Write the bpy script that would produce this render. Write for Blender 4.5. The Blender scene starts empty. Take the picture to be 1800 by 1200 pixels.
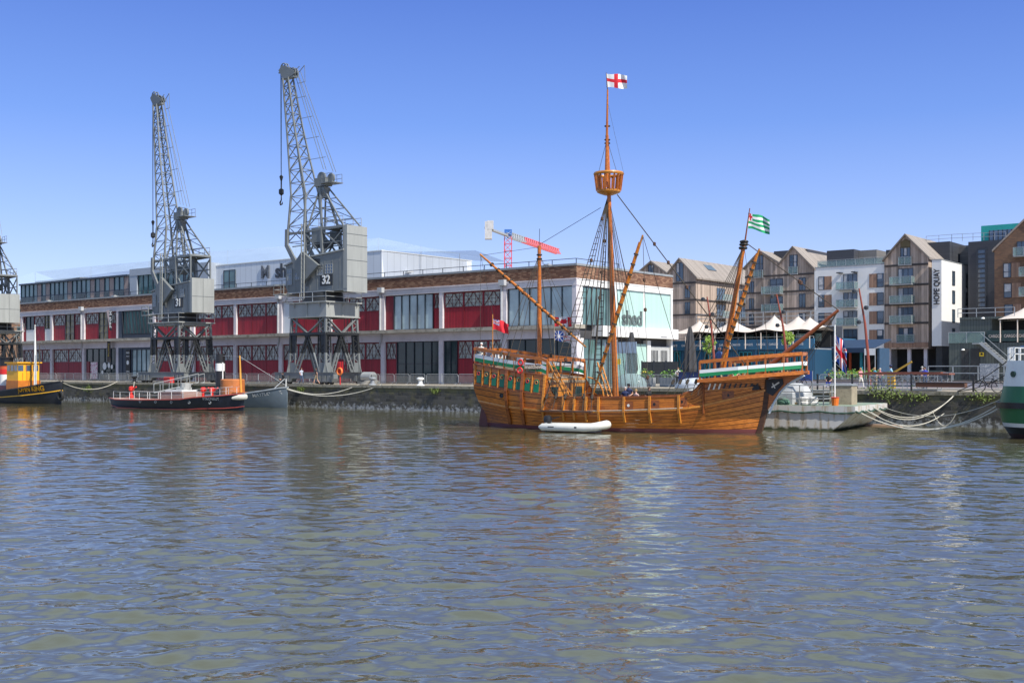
import bpy, math, random
from mathutils import Vector, Matrix, noise
random.seed(7)
R = math.radians
scene = bpy.context.scene
COL = scene.collection
F = 2000.0; CXP = 900.0; YH = 651.0; EYE = 3.75; HQ = 2.3
TH = R(-38.5)
OX, OY = 27.3, 78.1
XX, XY = math.cos(TH), math.sin(TH)
YX, YY = -math.sin(TH), math.cos(TH)

def L(s, w, z=HQ):
    return Vector((OX + s*XX + w*YX, OY + s*XY + w*YY, z))
def S_at(px, w):
    r = (px-CXP)/F
    return (r*(OY+w*YY) - OX - w*YX)/(XX - r*XY)
def D_at(s, w):
    return OY + s*XY + w*YY
def Z_at(py, s, w):
    return EYE + (YH-py)*D_at(s, w)/F
def W3(px, py, Y):
    return Vector(((px-CXP)/F*Y, Y, EYE+(YH-py)*Y/F))

# ---------------------------------------------------------------- mesh builder
class MB:
    def __init__(s):
        s.v = []; s.f = []; s.m = []; s.uv = []
    def add(s, vs, fs, mi=0):
        n = len(s.v); s.v += [tuple(v) for v in vs]
        for f in fs:
            s.f.append(tuple(i+n for i in f)); s.m.append(mi)
    def box(s, x0, x1, y0, y1, z0, z1, mi=0):
        if x0 > x1: x0, x1 = x1, x0
        if y0 > y1: y0, y1 = y1, y0
        if z0 > z1: z0, z1 = z1, z0
        s.add([(x0,y0,z0),(x1,y0,z0),(x1,y1,z0),(x0,y1,z0),(x0,y0,z1),(x1,y0,z1),(x1,y1,z1),(x0,y1,z1)],
              [(0,3,2,1),(4,5,6,7),(0,1,5,4),(1,2,6,5),(2,3,7,6),(3,0,4,7)], mi)
        return s
    def bar(s, p, q, w=.1, h=None, mi=0):
        p = Vector(p); q = Vector(q); d = q-p
        if d.length < 1e-6: return s
        if h is None: h = w
        d.normalize()
        up = Vector((0,0,1)) if abs(d.z) < .95 else Vector((0,1,0))
        a = d.cross(up).normalized(); b = a.cross(d).normalized()
        a = a*w/2; b = b*h/2
        vs = [p-a-b, p+a-b, p+a+b, p-a+b, q-a-b, q+a-b, q+a+b, q-a+b]
        s.add(vs, [(0,3,2,1),(4,5,6,7),(0,1,5,4),(1,2,6,5),(2,3,7,6),(3,0,4,7)], mi)
        return s
    def tube(s, pts, r, n=8, mi=0, cap=True):
        pts = [Vector(p) for p in pts]
        rs = r if isinstance(r, (list, tuple)) else [r]*len(pts)
        rings = []; prev = None
        for i, p in enumerate(pts):
            d = (pts[min(i+1, len(pts)-1)] - pts[max(i-1, 0)]).normalized()
            if prev is None:
                up = Vector((0,0,1)) if abs(d.z) < .9 else Vector((1,0,0))
                a = d.cross(up).normalized()
            else:
                a = (prev - d*prev.dot(d)).normalized()
            prev = a; b = d.cross(a)
            rings.append([p + (a*math.cos(t)+b*math.sin(t))*rs[i] for t in [2*math.pi*k/n for k in range(n)]])
        base = len(s.v)
        for rg in rings: s.v += [tuple(v) for v in rg]
        for i in range(len(rings)-1):
            for k in range(n):
                a0 = base+i*n+k; a1 = base+i*n+(k+1) % n
                s.f.append((a0, a1, a1+n, a0+n)); s.m.append(mi)
        if cap:
            s.f.append(tuple(base+k for k in range(n))[::-1]); s.m.append(mi)
            s.f.append(tuple(base+(len(rings)-1)*n+k for k in range(n))); s.m.append(mi)
        return s
    def lathe(s, prof, c=(0,0,0), n=16, mi=0):
        base = len(s.v)
        for (r, z) in prof:
            for k in range(n):
                t = 2*math.pi*k/n
                s.v.append((c[0]+r*math.cos(t), c[1]+r*math.sin(t), c[2]+z))
        for i in range(len(prof)-1):
            for k in range(n):
                a0 = base+i*n+k; a1 = base+i*n+(k+1) % n
                s.f.append((a0, a1, a1+n, a0+n)); s.m.append(mi)
        s.f.append(tuple(base+k for k in range(n))[::-1]); s.m.append(mi)
        s.f.append(tuple(base+(len(prof)-1)*n+k for k in range(n))); s.m.append(mi)
        return s
    def prism(s, poly, a0, a1, axis='y', mi=0):
        """poly: 2d points; axis y -> (x,z); axis x -> (y,z); axis z -> (x,y)"""
        def P(p, a):
            return (p[0], a, p[1]) if axis == 'y' else ((a, p[0], p[1]) if axis == 'x' else (p[0], p[1], a))
        n = len(poly); vs = [P(p, a0) for p in poly]+[P(p, a1) for p in poly]
        fs = [tuple(range(n))[::-1], tuple(range(n, 2*n))]
        for i in range(n):
            j = (i+1) % n; fs.append((i, j, n+j, n+i))
        s.add(vs, fs, mi); return s
    def quad(s, a, b, c, d, mi=0):
        s.add([a,b,c,d], [(0,1,2,3)], mi); return s
    def ring(s, c, r, t, n=20, plane='xz', m=6, mi=0, r2=None):
        """torus"""
        c = Vector(c); base = len(s.v)
        for i in range(n):
            A = 2*math.pi*i/n
            for j in range(m):
                B = 2*math.pi*j/m
                rr = r+t*math.cos(B); h = t*math.sin(B)*(r2 or 1)
                u, v = rr*math.cos(A), rr*math.sin(A)
                s.v.append(tuple(c+(Vector((u,h,v)) if plane == 'xz' else (Vector((h,u,v)) if plane == 'yz' else Vector((u,v,h))))))
        for i in range(n):
            for j in range(m):
                a = base+i*m+j; b = base+i*m+(j+1) % m
                c2 = base+((i+1) % n)*m+(j+1) % m; d = base+((i+1) % n)*m+j
                s.f.append((a,b,c2,d)); s.m.append(mi)
        return s
    def build(s, name, mat, parent=None, smooth=False, M=None, fix=True):
        me = bpy.data.meshes.new(name)
        me.from_pydata(s.v, [], s.f)
        mats = mat if isinstance(mat, (list, tuple)) else [mat]
        for mm in mats: me.materials.append(mm)
        if len(mats) > 1:
            me.polygons.foreach_set('material_index', s.m)
        me.update()
        if fix and len(s.f) < 60000:
            import bmesh
            bm = bmesh.new(); bm.from_mesh(me)
            bmesh.ops.recalc_face_normals(bm, faces=bm.faces)
            bm.to_mesh(me); bm.free()
        if smooth:
            for p in me.polygons: p.use_smooth = True
            try: me.set_sharp_from_angle(angle=R(38))
            except Exception: pass
        o = bpy.data.objects.new(name, me); COL.objects.link(o)
        if parent: o.parent = parent
        if M is not None: o.matrix_local = M
        return o

def tag(o, label=None, cat=None, group=None, kind=None):
    if label: o['label'] = label
    if cat: o['category'] = cat
    if group: o['group'] = group
    if kind: o['kind'] = kind
    return o
def thing(name, label, cat, loc=(0,0,0), rz=0, group=None):
    o = bpy.data.objects.new(name, None); COL.objects.link(o)
    o.empty_display_size = .3
    o.location = loc; o.rotation_euler = (0,0,rz)
    return tag(o, label, cat, group)
def copy_tree(o, parent=None):
    c = o.copy(); COL.objects.link(c); c.parent = parent
    for ch in [k for k in o.children]: copy_tree(ch, c)
    return c
def text_mb(txt, size, ext=.02, align='CENTER', bold=0.0, sx=1.0):
    cu = bpy.data.curves.new('txt', 'FONT'); cu.body = txt; cu.size = size; cu.extrude = ext
    cu.align_x = align; cu.align_y = 'CENTER'; cu.offset = bold; cu.resolution_u = 3
    o = bpy.data.objects.new('txt', cu); COL.objects.link(o)
    dg = bpy.context.evaluated_depsgraph_get(); ev = o.evaluated_get(dg)
    me = bpy.data.meshes.new_from_object(ev)
    b = MB()
    # text lies in xy -> stand it up in xz, facing -y
    b.add([(v.co.x*sx, -v.co.z, v.co.y) for v in me.vertices], [tuple(p.vertices) for p in me.polygons])
    bpy.data.objects.remove(o); bpy.data.curves.remove(cu); bpy.data.meshes.remove(me)
    return b
def text(name, txt, size, mat, parent, loc, rot=(0,0,0), ext=.02, bold=0.0, sx=1.0, align='CENTER'):
    o = text_mb(txt, size, ext, align, bold, sx).build(name, mat, parent, fix=False)
    o.location = loc; o.rotation_euler = rot
    return o
def sag(p, q, d, n=10):
    p = Vector(p); q = Vector(q)
    return [p.lerp(q, i/n) - Vector((0,0,4*d*(i/n)*(1-i/n))) for i in range(n+1)]

# ---------------------------------------------------------------- materials
MATS = {}
def NT(name):
    m = bpy.data.materials.new(name); m.use_nodes = True
    nt = m.node_tree; b = nt.nodes['Principled BSDF']
    return m, nt, b
def mat(name, col, rough=.6, metal=0.0, var=.15, scale=1.5, col2=None, fac=(.4,.65), bump=0.0, bscale=20, spec=.5, streak=False, obj=True):
    """paint / stone / metal with soft procedural variation, optional second colour in patches"""
    if name in MATS: return MATS[name]
    m, nt, b = NT(name); N = nt.nodes.new; K = nt.links.new
    tc = N('ShaderNodeTexCoord'); mp = N('ShaderNodeMapping')
    K(tc.outputs['Object'], mp.inputs['Vector'])
    if streak: mp.inputs['Scale'].default_value = (3.0, 3.0, .35)
    n1 = N('ShaderNodeTexNoise'); n1.inputs['Scale'].default_value = scale; n1.inputs['Detail'].default_value = 6; n1.inputs['Roughness'].default_value = .6
    K(mp.outputs[0], n1.inputs['Vector'])
    cr = N('ShaderNodeValToRGB')
    c = Vector(col[:3])
    lo = [max(0, x*(1-var)) for x in c]; hi = [min(1, x*(1+var)) for x in c]
    cr.color_ramp.elements[0].position = .3; cr.color_ramp.elements[1].position = .7
    cr.color_ramp.elements[0].color = (*lo, 1); cr.color_ramp.elements[1].color = (*hi, 1)
    K(n1.outputs['Fac'], cr.inputs['Fac'])
    out = cr.outputs['Color']
    if col2 is not None:
        n2 = N('ShaderNodeTexNoise'); n2.inputs['Scale'].default_value = scale*2.3; n2.inputs['Detail'].default_value = 8; n2.inputs['Roughness'].default_value = .7
        K(mp.outputs[0], n2.inputs['Vector'])
        mr = N('ShaderNodeMapRange'); mr.inputs['From Min'].default_value = fac[0]; mr.inputs['From Max'].default_value = fac[1]
        K(n2.outputs['Fac'], mr.inputs['Value'])
        mx = N('ShaderNodeMixRGB'); mx.inputs['Color2'].default_value = (*col2, 1)
        K(mr.outputs[0], mx.inputs['Fac']); K(out, mx.inputs['Color1']); out = mx.outputs[0]
    K(out, b.inputs['Base Color'])
    b.inputs['Roughness'].default_value = rough; b.inputs['Metallic'].default_value = metal
    b.inputs['Specular IOR Level'].default_value = spec
    if bump > 0:
        n3 = N('ShaderNodeTexNoise'); n3.inputs['Scale'].default_value = bscale; n3.inputs['Detail'].default_value = 4
        K(tc.outputs['Object'], n3.inputs['Vector'])
        bp = N('ShaderNodeBump'); bp.inputs['Strength'].default_value = bump; bp.inputs['Distance'].default_value = .03
        K(n3.outputs['Fac'], bp.inputs['Height']); K(bp.outputs[0], b.inputs['Normal'])
    MATS[name] = m; return m
def brickmat(name, c1, c2, mortar, w=.23, h=.075, axis='xz'):
    if name in MATS: return MATS[name]
    m, nt, b = NT(name); N = nt.nodes.new; K = nt.links.new
    tc = N('ShaderNodeTexCoord'); sp = N('ShaderNodeSeparateXYZ'); K(tc.outputs['Object'], sp.inputs[0])
    ad = N('ShaderNodeMath'); ad.operation = 'ADD'; K(sp.outputs['X'], ad.inputs[0]); K(sp.outputs['Y'], ad.inputs[1])
    cb = N('ShaderNodeCombineXYZ'); K(ad.outputs[0], cb.inputs['X']); K(sp.outputs['Z'], cb.inputs['Y'])
    br = N('ShaderNodeTexBrick'); K(cb.outputs[0], br.inputs['Vector'])
    br.inputs['Scale'].default_value = 1; br.inputs['Brick Width'].default_value = w; br.inputs['Row Height'].default_value = h
    br.inputs['Mortar Size'].default_value = .008; br.inputs['Color1'].default_value = (*c1,1); br.inputs['Color2'].default_value = (*c2,1)
    br.inputs['Mortar'].default_value = (*mortar,1); br.inputs['Bias'].default_value = -.2
    n1 = N('ShaderNodeTexNoise'); n1.inputs['Scale'].default_value = .8; n1.inputs['Detail'].default_value = 5; K(tc.outputs['Object'], n1.inputs['Vector'])
    mr = N('ShaderNodeMapRange'); mr.inputs['To Min'].default_value = .65; mr.inputs['To Max'].default_value = 1.35; K(n1.outputs['Fac'], mr.inputs['Value'])
    mx = N('ShaderNodeMixRGB'); mx.blend_type = 'MULTIPLY'; mx.inputs['Fac'].default_value = 1; K(br.outputs['Color'], mx.inputs['Color1']); K(mr.outputs[0], mx.inputs['Color2'])
    K(mx.outputs[0], b.inputs['Base Color']); b.inputs['Roughness'].default_value = .85
    MATS[name] = m; return m
def stripes(name, c1, c2, period, axis='X', width=.1, rough=.6, metal=0.0, var=.35, both=False, bump=.0, vscale=(1,1,.15)):
    """boards / cladding / corrugation: thin seams of c2 between boards of c1 with per board variation"""
    if name in MATS: return MATS[name]
    m, nt, b = NT(name); N = nt.nodes.new; K = nt.links.new
    tc = N('ShaderNodeTexCoord'); sp = N('ShaderNodeSeparateXYZ'); K(tc.outputs['Object'], sp.inputs[0])
    if both:
        ad = N('ShaderNodeMath'); ad.operation = 'ADD'; K(sp.outputs['X'], ad.inputs[0]); K(sp.outputs['Y'], ad.inputs[1]); src = ad.outputs[0]
    else: src = sp.outputs[axis]
    dv = N('ShaderNodeMath'); dv.operation = 'DIVIDE'; K(src, dv.inputs[0]); dv.inputs[1].default_value = period
    fr = N('ShaderNodeMath'); fr.operation = 'FRACT'; K(dv.outputs[0], fr.inputs[0])
    fl = N('ShaderNodeMath'); fl.operation = 'FLOOR'; K(dv.outputs[0], fl.inputs[0])
    wn = N('ShaderNodeTexWhiteNoise'); wn.noise_dimensions = '1D'; K(fl.outputs[0], wn.inputs['W'])
    lt = N('ShaderNodeMath'); lt.operation = 'LESS_THAN'; K(fr.outputs[0], lt.inputs[0]); lt.inputs[1].default_value = width
    mp = N('ShaderNodeMapping'); mp.inputs['Scale'].default_value = vscale; K(tc.outputs['Object'], mp.inputs['Vector'])
    n1 = N('ShaderNodeTexNoise'); n1.inputs['Scale'].default_value = 3; n1.inputs['Detail'].default_value = 6; K(mp.outputs[0], n1.inputs['Vector'])
    av = N('ShaderNodeMath'); av.operation = 'ADD'; K(wn.outputs['Value'], av.inputs[0]); K(n1.outputs['Fac'], av.inputs[1])
    mr = N('ShaderNodeMapRange'); mr.inputs['From Min'].default_value = .3; mr.inputs['From Max'].default_value = 1.7
    mr.inputs['To Min'].default_value = 1-var; mr.inputs['To Max'].default_value = 1+var; K(av.outputs[0], mr.inputs['Value'])
    mx = N('ShaderNodeMixRGB'); mx.blend_type = 'MULTIPLY'; mx.inputs['Fac'].default_value = 1; mx.inputs['Color1'].default_value = (*c1,1); K(mr.outputs[0], mx.inputs['Color2'])
    m2 = N('ShaderNodeMixRGB'); K(lt.outputs[0], m2.inputs['Fac']); K(mx.outputs[0], m2.inputs['Color1']); m2.inputs['Color2'].default_value = (*c2,1)
    K(m2.outputs[0], b.inputs['Base Color']); b.inputs['Roughness'].default_value = rough; b.inputs['Metallic'].default_value = metal
    if bump:
        bp = N('ShaderNodeBump'); bp.inputs['Strength'].default_value = bump; bp.inputs['Distance'].default_value = .04
        pp = N('ShaderNodeMath'); pp.operation = 'PINGPONG'; K(fr.outputs[0], pp.inputs[0]); pp.inputs[1].default_value = .5
        K(pp.outputs[0], bp.inputs['Height']); K(bp.outputs[0], b.inputs['Normal'])
    MATS[name] = m; return m
def glassmat(name, col, rough=.04, trans=0.0, spec=1.0, var=.3, warp=.015):
    """window glass seen from outside: dark mirror-like body with a faint waviness"""
    if name in MATS: return MATS[name]
    m, nt, b = NT(name); N = nt.nodes.new; K = nt.links.new
    tc = N('ShaderNodeTexCoord'); n1 = N('ShaderNodeTexNoise'); n1.inputs['Scale'].default_value = .35; n1.inputs['Detail'].default_value = 3
    K(tc.outputs['Object'], n1.inputs['Vector'])
    cr = N('ShaderNodeValToRGB'); cr.color_ramp.elements[0].position = .35; cr.color_ramp.elements[1].position = .65
    cr.color_ramp.elements[0].color = (*[x*(1-var) for x in col],1); cr.color_ramp.elements[1].color = (*[min(1,x*(1+var)) for x in col],1)
    K(n1.outputs['Fac'], cr.inputs['Fac']); K(cr.outputs[0], b.inputs['Base Color'])
    b.inputs['Roughness'].default_value = rough; b.inputs['Specular IOR Level'].default_value = spec; b.inputs['IOR'].default_value = 1.6
    n2 = N('ShaderNodeTexNoise'); n2.inputs['Scale'].default_value = .8; K(tc.outputs['Object'], n2.inputs['Vector'])
    bp = N('ShaderNodeBump'); bp.inputs['Strength'].default_value = .3; bp.inputs['Distance'].default_value = warp
    K(n2.outputs['Fac'], bp.inputs['Height']); K(bp.outputs[0], b.inputs['Normal'])
    MATS[name] = m; return m
def clear_glass(name, tint=(.8,.9,.88), body=.25):
    if name in MATS: return MATS[name]
    m, nt, b = NT(name); N = nt.nodes.new; K = nt.links.new
    tr = N('ShaderNodeBsdfTransparent'); tr.inputs[0].default_value = (*tint,1)
    mx = N('ShaderNodeMixShader'); mx.inputs[0].default_value = body
    b.inputs['Base Color'].default_value = (.35,.45,.45,1); b.inputs['Roughness'].default_value = .05
    K(tr.outputs[0], mx.inputs[1]); K(b.outputs[0], mx.inputs[2]); K(mx.outputs[0], nt.nodes['Material Output'].inputs[0])
    MATS[name] = m; return m

concrete = mat('white_painted_concrete', (.60,.56,.59), .75, var=.1, scale=.5, col2=(.38,.34,.31), fac=(.55,.82), bump=.15)
white_render = mat('white_render', (.70,.70,.70), .8, var=.04, scale=.6)
ledge_m = mat('weathered_ledge_concrete', (.36,.33,.28), .9, var=.2, scale=.7, col2=(.12,.105,.08), fac=(.5,.7), bump=.3)
brick_dark = brickmat('brown_brick', (.13,.055,.032), (.33,.19,.115), (.055,.045,.04), w=.45, h=.15)
brick_tan = brickmat('tan_brick', (.20,.105,.06), (.32,.19,.115), (.14,.10,.075))
red_door = stripes('dark_red_boards', (.28,.011,.024), (.17,.007,.014), .22, 'X', .12, .55, var=.3)
red_paint = mat('dark_red_paint', (.20,.010,.018), .5, var=.2)
frost = mat('old_frosted_glazing', (.36,.39,.36), .3, var=.3, scale=.9, spec=.6)
lattice_m = mat('dark_red_lattice_steel', (.11,.02,.022), .5)
glass_dark = glassmat('dark_window_glass', (.02,.04,.042), .12, spec=.35)
glass_teal = glassmat('teal_window_glass', (.09,.17,.17), .08, spec=.6)
glass_pale = glassmat('pale_blinds_behind_glass', (.26,.35,.37), .08)
glass_blue = glassmat('blue_grey_window_glass', (.06,.10,.16), .05)
channel_glass = stripes('pale_green_channel_glass', (.42,.60,.55), (.28,.43,.39), .26, 'Y', .1, .2, var=.06)
frame_dark = mat('dark_frame_metal', (.03,.035,.045), .4)
slate_blue = mat('dark_slate_blue_cladding', (.045,.06,.085), .5)
clad_white = stripes('pale_metal_cladding', (.62,.66,.72), (.36,.39,.43), 1.15, 'X', .04, .45, both=True, var=.05)
grey_metal = mat('mid_grey_metal', (.25,.27,.29), .5, var=.15)
galv = mat('galvanised_steel', (.38,.40,.41), .42, metal=.3, var=.15)
crane_grey = mat('crane_grey_paint', (.155,.168,.172), .5, var=.14, scale=.9, col2=(.20,.13,.085), fac=(.66,.86))
crane_pale = mat('crane_panel_paint', (.29,.30,.29), .55, var=.1, scale=.8, col2=(.22,.16,.11), fac=(.68,.9), streak=True)
crane_black = mat('crane_black_tar_paint', (.018,.02,.022), .5)
black = mat('black_paint', (.014,.014,.016), .4)
white = mat('white_paint', (.72,.72,.70), .45, var=.05)
rope_m = mat('tarred_rope', (.055,.045,.035), .9)
rope_tan = mat('hemp_rope', (.40,.33,.22), .9)
rope_white = mat('pale_mooring_rope', (.52,.49,.42), .9)
red = mat('bright_red_paint', (.55,.02,.02), .5)
green = mat('green_paint', (.01,.18,.07), .5)
yellow = mat('yellow_paint', (.72,.38,.02), .5)
# ================================================================ camera, light, sky
cam_d = bpy.data.cameras.new('camera'); cam = bpy.data.objects.new('camera', cam_d); COL.objects.link(cam)
cam.location = (0,0,EYE); cam.rotation_euler = (R(90),0,0)
cam_d.sensor_width = 36; cam_d.lens = 36*F/1800; cam_d.shift_y = (YH-600)/1800
cam_d.clip_end = 6000; cam_d.clip_start = .5
scene.camera = cam
SUN_AZ = TH + R(-9.0); SUN_EL = R(47)      # direction towards the sun
sd = Vector((math.cos(SUN_AZ)*math.cos(SUN_EL), math.sin(SUN_AZ)*math.cos(SUN_EL), math.sin(SUN_EL)))
sl = bpy.data.lights.new('sun', 'SUN'); sl.energy = 4.3; sl.angle = R(.53); sl.color = (1,.94,.84)
so = bpy.data.objects.new('sun', sl); COL.objects.link(so); so.location = (60,-40,90)
so.rotation_euler = sd.to_track_quat('Z', 'Y').to_euler()
w = bpy.data.worlds.new('World'); scene.world = w; w.use_nodes = True
nt = w.node_tree; bg = nt.nodes['Background']
sky = nt.nodes.new('ShaderNodeTexSky'); sky.sky_type = 'NISHITA'; sky.sun_disc = False
sky.sun_elevation = SUN_EL; sky.sun_rotation = math.pi/2 - SUN_AZ
sky.air_density = 1.0; sky.dust_density = .2; sky.ozone_density = 4.0; sky.altitude = 1500
# clear-day gradient: pale lavender haze at the horizon, deep blue higher up, brightness added above the view for water and walls, mixed with the physical sky
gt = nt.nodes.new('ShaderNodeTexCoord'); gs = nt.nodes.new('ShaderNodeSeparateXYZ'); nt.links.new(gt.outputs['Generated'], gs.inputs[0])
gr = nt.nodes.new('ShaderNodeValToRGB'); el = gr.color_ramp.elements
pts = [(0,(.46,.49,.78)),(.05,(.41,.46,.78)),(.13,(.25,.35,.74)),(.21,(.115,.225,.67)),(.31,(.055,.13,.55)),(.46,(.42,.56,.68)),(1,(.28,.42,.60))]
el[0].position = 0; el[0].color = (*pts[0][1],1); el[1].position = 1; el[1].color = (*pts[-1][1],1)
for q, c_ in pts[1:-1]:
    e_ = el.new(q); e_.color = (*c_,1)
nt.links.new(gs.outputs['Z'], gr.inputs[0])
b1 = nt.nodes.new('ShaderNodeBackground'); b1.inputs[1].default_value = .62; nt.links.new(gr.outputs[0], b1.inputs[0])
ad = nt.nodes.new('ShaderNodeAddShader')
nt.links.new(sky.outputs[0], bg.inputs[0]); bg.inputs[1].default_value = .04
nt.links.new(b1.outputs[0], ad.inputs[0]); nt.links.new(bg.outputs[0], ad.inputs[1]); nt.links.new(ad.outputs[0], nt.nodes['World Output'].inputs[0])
vs = scene.view_settings; vs.view_transform = 'Standard'; vs.look = 'None'; vs.exposure = 0.56; vs.gamma = 1

# ================================================================ water
m, nt, b = NT('harbour_water'); N = nt.nodes.new; K = nt.links.new
b.inputs['Base Color'].default_value = (.072,.066,.034,1); b.inputs['Roughness'].default_value = .045; b.inputs['IOR'].default_value = 2.15; b.inputs['Specular Tint'].default_value = (.97,1.0,.84,1)
tc = N('ShaderNodeTexCoord')
def wav(sc, scale, det, dist_, rot=0, rough=.5):
    mp = N('ShaderNodeMapping'); mp.inputs['Scale'].default_value = sc; mp.inputs['Rotation'].default_value = (0,0,rot)
    K(tc.outputs['Object'], mp.inputs['Vector'])
    n = N('ShaderNodeTexNoise'); n.inputs['Scale'].default_value = scale; n.inputs['Detail'].default_value = det
    n.inputs['Distortion'].default_value = dist_; n.inputs['Roughness'].default_value = rough
    K(mp.outputs[0], n.inputs['Vector']); return n.outputs['Fac']
h1 = wav((.6,1,1), 1.95, 1.6, 1.1, R(8), .42); h2 = wav((.7,1,1), 4.6, 2, .6, R(-14), .5); hp = wav((.5,.5,1), .06, 3, .5); h3 = wav((.5,.8,1), .33, 1, 0)
def mul(a, k):
    x = N('ShaderNodeMath'); x.operation = 'MULTIPLY'; K(a, x.inputs[0]); x.inputs[1].default_value = k; return x.outputs[0]
def add_(a, c):
    x = N('ShaderNodeMath'); x.operation = 'ADD'; K(a, x.inputs[0]); K(c, x.inputs[1]); return x.outputs[0]
pm = N('ShaderNodeMapRange'); pm.inputs['From Min'].default_value = .35; pm.inputs['From Max'].default_value = .65; pm.inputs['To Min'].default_value = .65; pm.inputs['To Max'].default_value = 1.25; K(hp, pm.inputs['Value'])
hm = N('ShaderNodeMath'); hm.operation = 'MULTIPLY'; K(add_(mul(h1, .010), mul(h2, .012)), hm.inputs[0]); K(pm.outputs[0], hm.inputs[1])
hh = hm.outputs[0]
bp = N('ShaderNodeBump'); bp.inputs['Strength'].default_value = 1.0; bp.inputs['Distance'].default_value = 1.0
K(hh, bp.inputs['Height']); K(bp.outputs[0], b.inputs['Normal'])
MATS['water'] = m
import numpy as np
def wave_sheet():
    rg = np.random.RandomState(4)
    nr, nc = 1000, 640
    t = np.linspace(0, 1, nr)[:, None]; yy = 10.5*(175/10.5)**t*np.ones((1, nc))
    u = np.linspace(-1, 1, nc)[None, :]; xx = u*(.60*yy+6)
    h = np.zeros_like(yy)
    n = 110
    lam = .24*(2.1/.24)**rg.rand(n); ang = np.radians(90+rg.randn(n)*38); ph = rg.rand(n)*6.283
    slope = .0150*(lam/.9)**.05*np.where(lam > 1.5, .7, 1.0)
    row = yy[:, :1]*math.log(175/10.5)/nr
    patch = .85+.22*np.sin(xx*.11+yy*.05+1)*np.sin(yy*.09-xx*.03)+.12*np.sin(xx*.31-yy*.13)
    for k in range(n):
        kk = 2*math.pi/lam[k]; att = np.clip((lam[k]/row-3.0)/3.0, 0, 1)
        w_ = np.sin(kk*(xx*math.cos(ang[k])+yy*math.sin(ang[k]))+ph[k]+.8*np.sin(.35*xx+.22*yy+k))
        h += att*slope[k]/kk*w_
    h = h*patch
    h = h + 1.6*h*np.abs(h)          # sharper crests, flatter troughs
    fade = np.clip((175-yy)/40, 0, 1); h = h*fade
    co = np.stack([xx, yy, h], -1).reshape(-1, 3).astype(np.float32)
    idx = np.arange(nr*nc).reshape(nr, nc)
    q = np.stack([idx[:-1,:-1], idx[:-1,1:], idx[1:,1:], idx[1:,:-1]], -1).reshape(-1, 4)
    # calm outer sheet around and beyond the rippled part
    b0 = nr*nc
    outer = np.array([[-1200,-60,-.05],[1200,-60,-.05],[1200,700,-.05],[-1200,700,-.05]], np.float32)
    co = np.vstack([co, outer]); q = np.vstack([q, [[b0,b0+1,b0+2,b0+3]]])
    me = bpy.data.meshes.new('water'); me.vertices.add(len(co)); me.vertices.foreach_set('co', co.ravel())
    me.loops.add(q.size); me.loops.foreach_set('vertex_index', q.ravel().astype(np.int32))
    me.polygons.add(len(q)); me.polygons.foreach_set('loop_start', (np.arange(len(q))*4).astype(np.int32)); me.polygons.foreach_set('loop_total', np.full(len(q), 4, np.int32))
    me.polygons.foreach_set('use_smooth', np.ones(len(q), bool))
    me.update(); me.validate(); me.materials.append(MATS['water'])
    o = bpy.data.objects.new('water', me); COL.objects.link(o); return tag(o, kind='structure')
wave_sheet()

# ================================================================ quay ground and wall
paving = mat('quay_paving', (.36,.31,.24), .85, var=.15, scale=.35, col2=(.22,.19,.15), fac=(.5,.7), bump=.2)
g = MB(); g.box(-420, 700, .6, 900, -.6, 0)
go = g.build('quay_ground', paving); go.location = L(0,0); go.rotation_euler = (0,0,TH); tag(go, kind='structure')
cob = mat('cobbled_apron', (.17,.155,.135), .85, var=.25, scale=2.5, col2=(.09,.085,.075), fac=(.45,.6), bump=.6, bscale=6)
g = MB(); g.box(-420, 700, 8.6, 15.2, 0.0, .004)
go = g.build('dock_road', cob); go.location = L(0,0,HQ); go.rotation_euler = (0,0,TH); tag(go, kind='structure')
g = MB()
for ww in (1.9, 2.05, 7.1, 7.25): g.box(-420, 30, ww, ww+.06, .002, .012)
go = g.build('rail_track', mat('worn_rail_steel', (.2,.17,.15), .35, metal=.7)); go.location = L(0,0,HQ); go.rotation_euler = (0,0,TH); tag(go, kind='structure')

# quay wall: rough masonry blocks, dark with pale salt stains low down
m, nt, b = NT('quay_masonry'); N = nt.nodes.new; K = nt.links.new
tc = N('ShaderNodeTexCoord'); sp = N('ShaderNodeSeparateXYZ'); K(tc.outputs['Object'], sp.inputs[0])
cb = N('ShaderNodeCombineXYZ'); K(sp.outputs['X'], cb.inputs['X']); K(sp.outputs['Z'], cb.inputs['Y'])
br = N('ShaderNodeTexBrick'); K(cb.outputs[0], br.inputs['Vector']); br.inputs['Scale'].default_value = 1
br.inputs['Brick Width'].default_value = .8; br.inputs['Row Height'].default_value = .31; br.inputs['Mortar Size'].default_value = .018
br.inputs['Color1'].default_value = (.035,.033,.03,1); br.inputs['Color2'].default_value = (.10,.092,.08,1); br.inputs['Mortar'].default_value = (.10,.095,.09,1)
n1 = N('ShaderNodeTexNoise'); n1.inputs['Scale'].default_value = 1.1; n1.inputs['Detail'].default_value = 9; n1.inputs['Roughness'].default_value = .7; K(tc.outputs['Object'], n1.inputs['Vector'])
n2 = N('ShaderNodeTexNoise'); n2.inputs['Scale'].default_value = 2.6; n2.inputs['Detail'].default_value = 9; n2.inputs['Roughness'].default_value = .75; K(tc.outputs['Object'], n2.inputs['Vector'])
zr = N('ShaderNodeMapRange'); zr.inputs['From Min'].default_value = -1.3; zr.inputs['From Max'].default_value = -2.2; zr.inputs['To Min'].default_value = 0; zr.inputs['To Max'].default_value = .2; K(sp.outputs['Z'], zr.inputs['Value'])
a1 = N('ShaderNodeMath'); a1.operation = 'ADD'; K(n2.outputs['Fac'], a1.inputs[0]); K(zr.outputs[0], a1.inputs[1])
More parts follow.
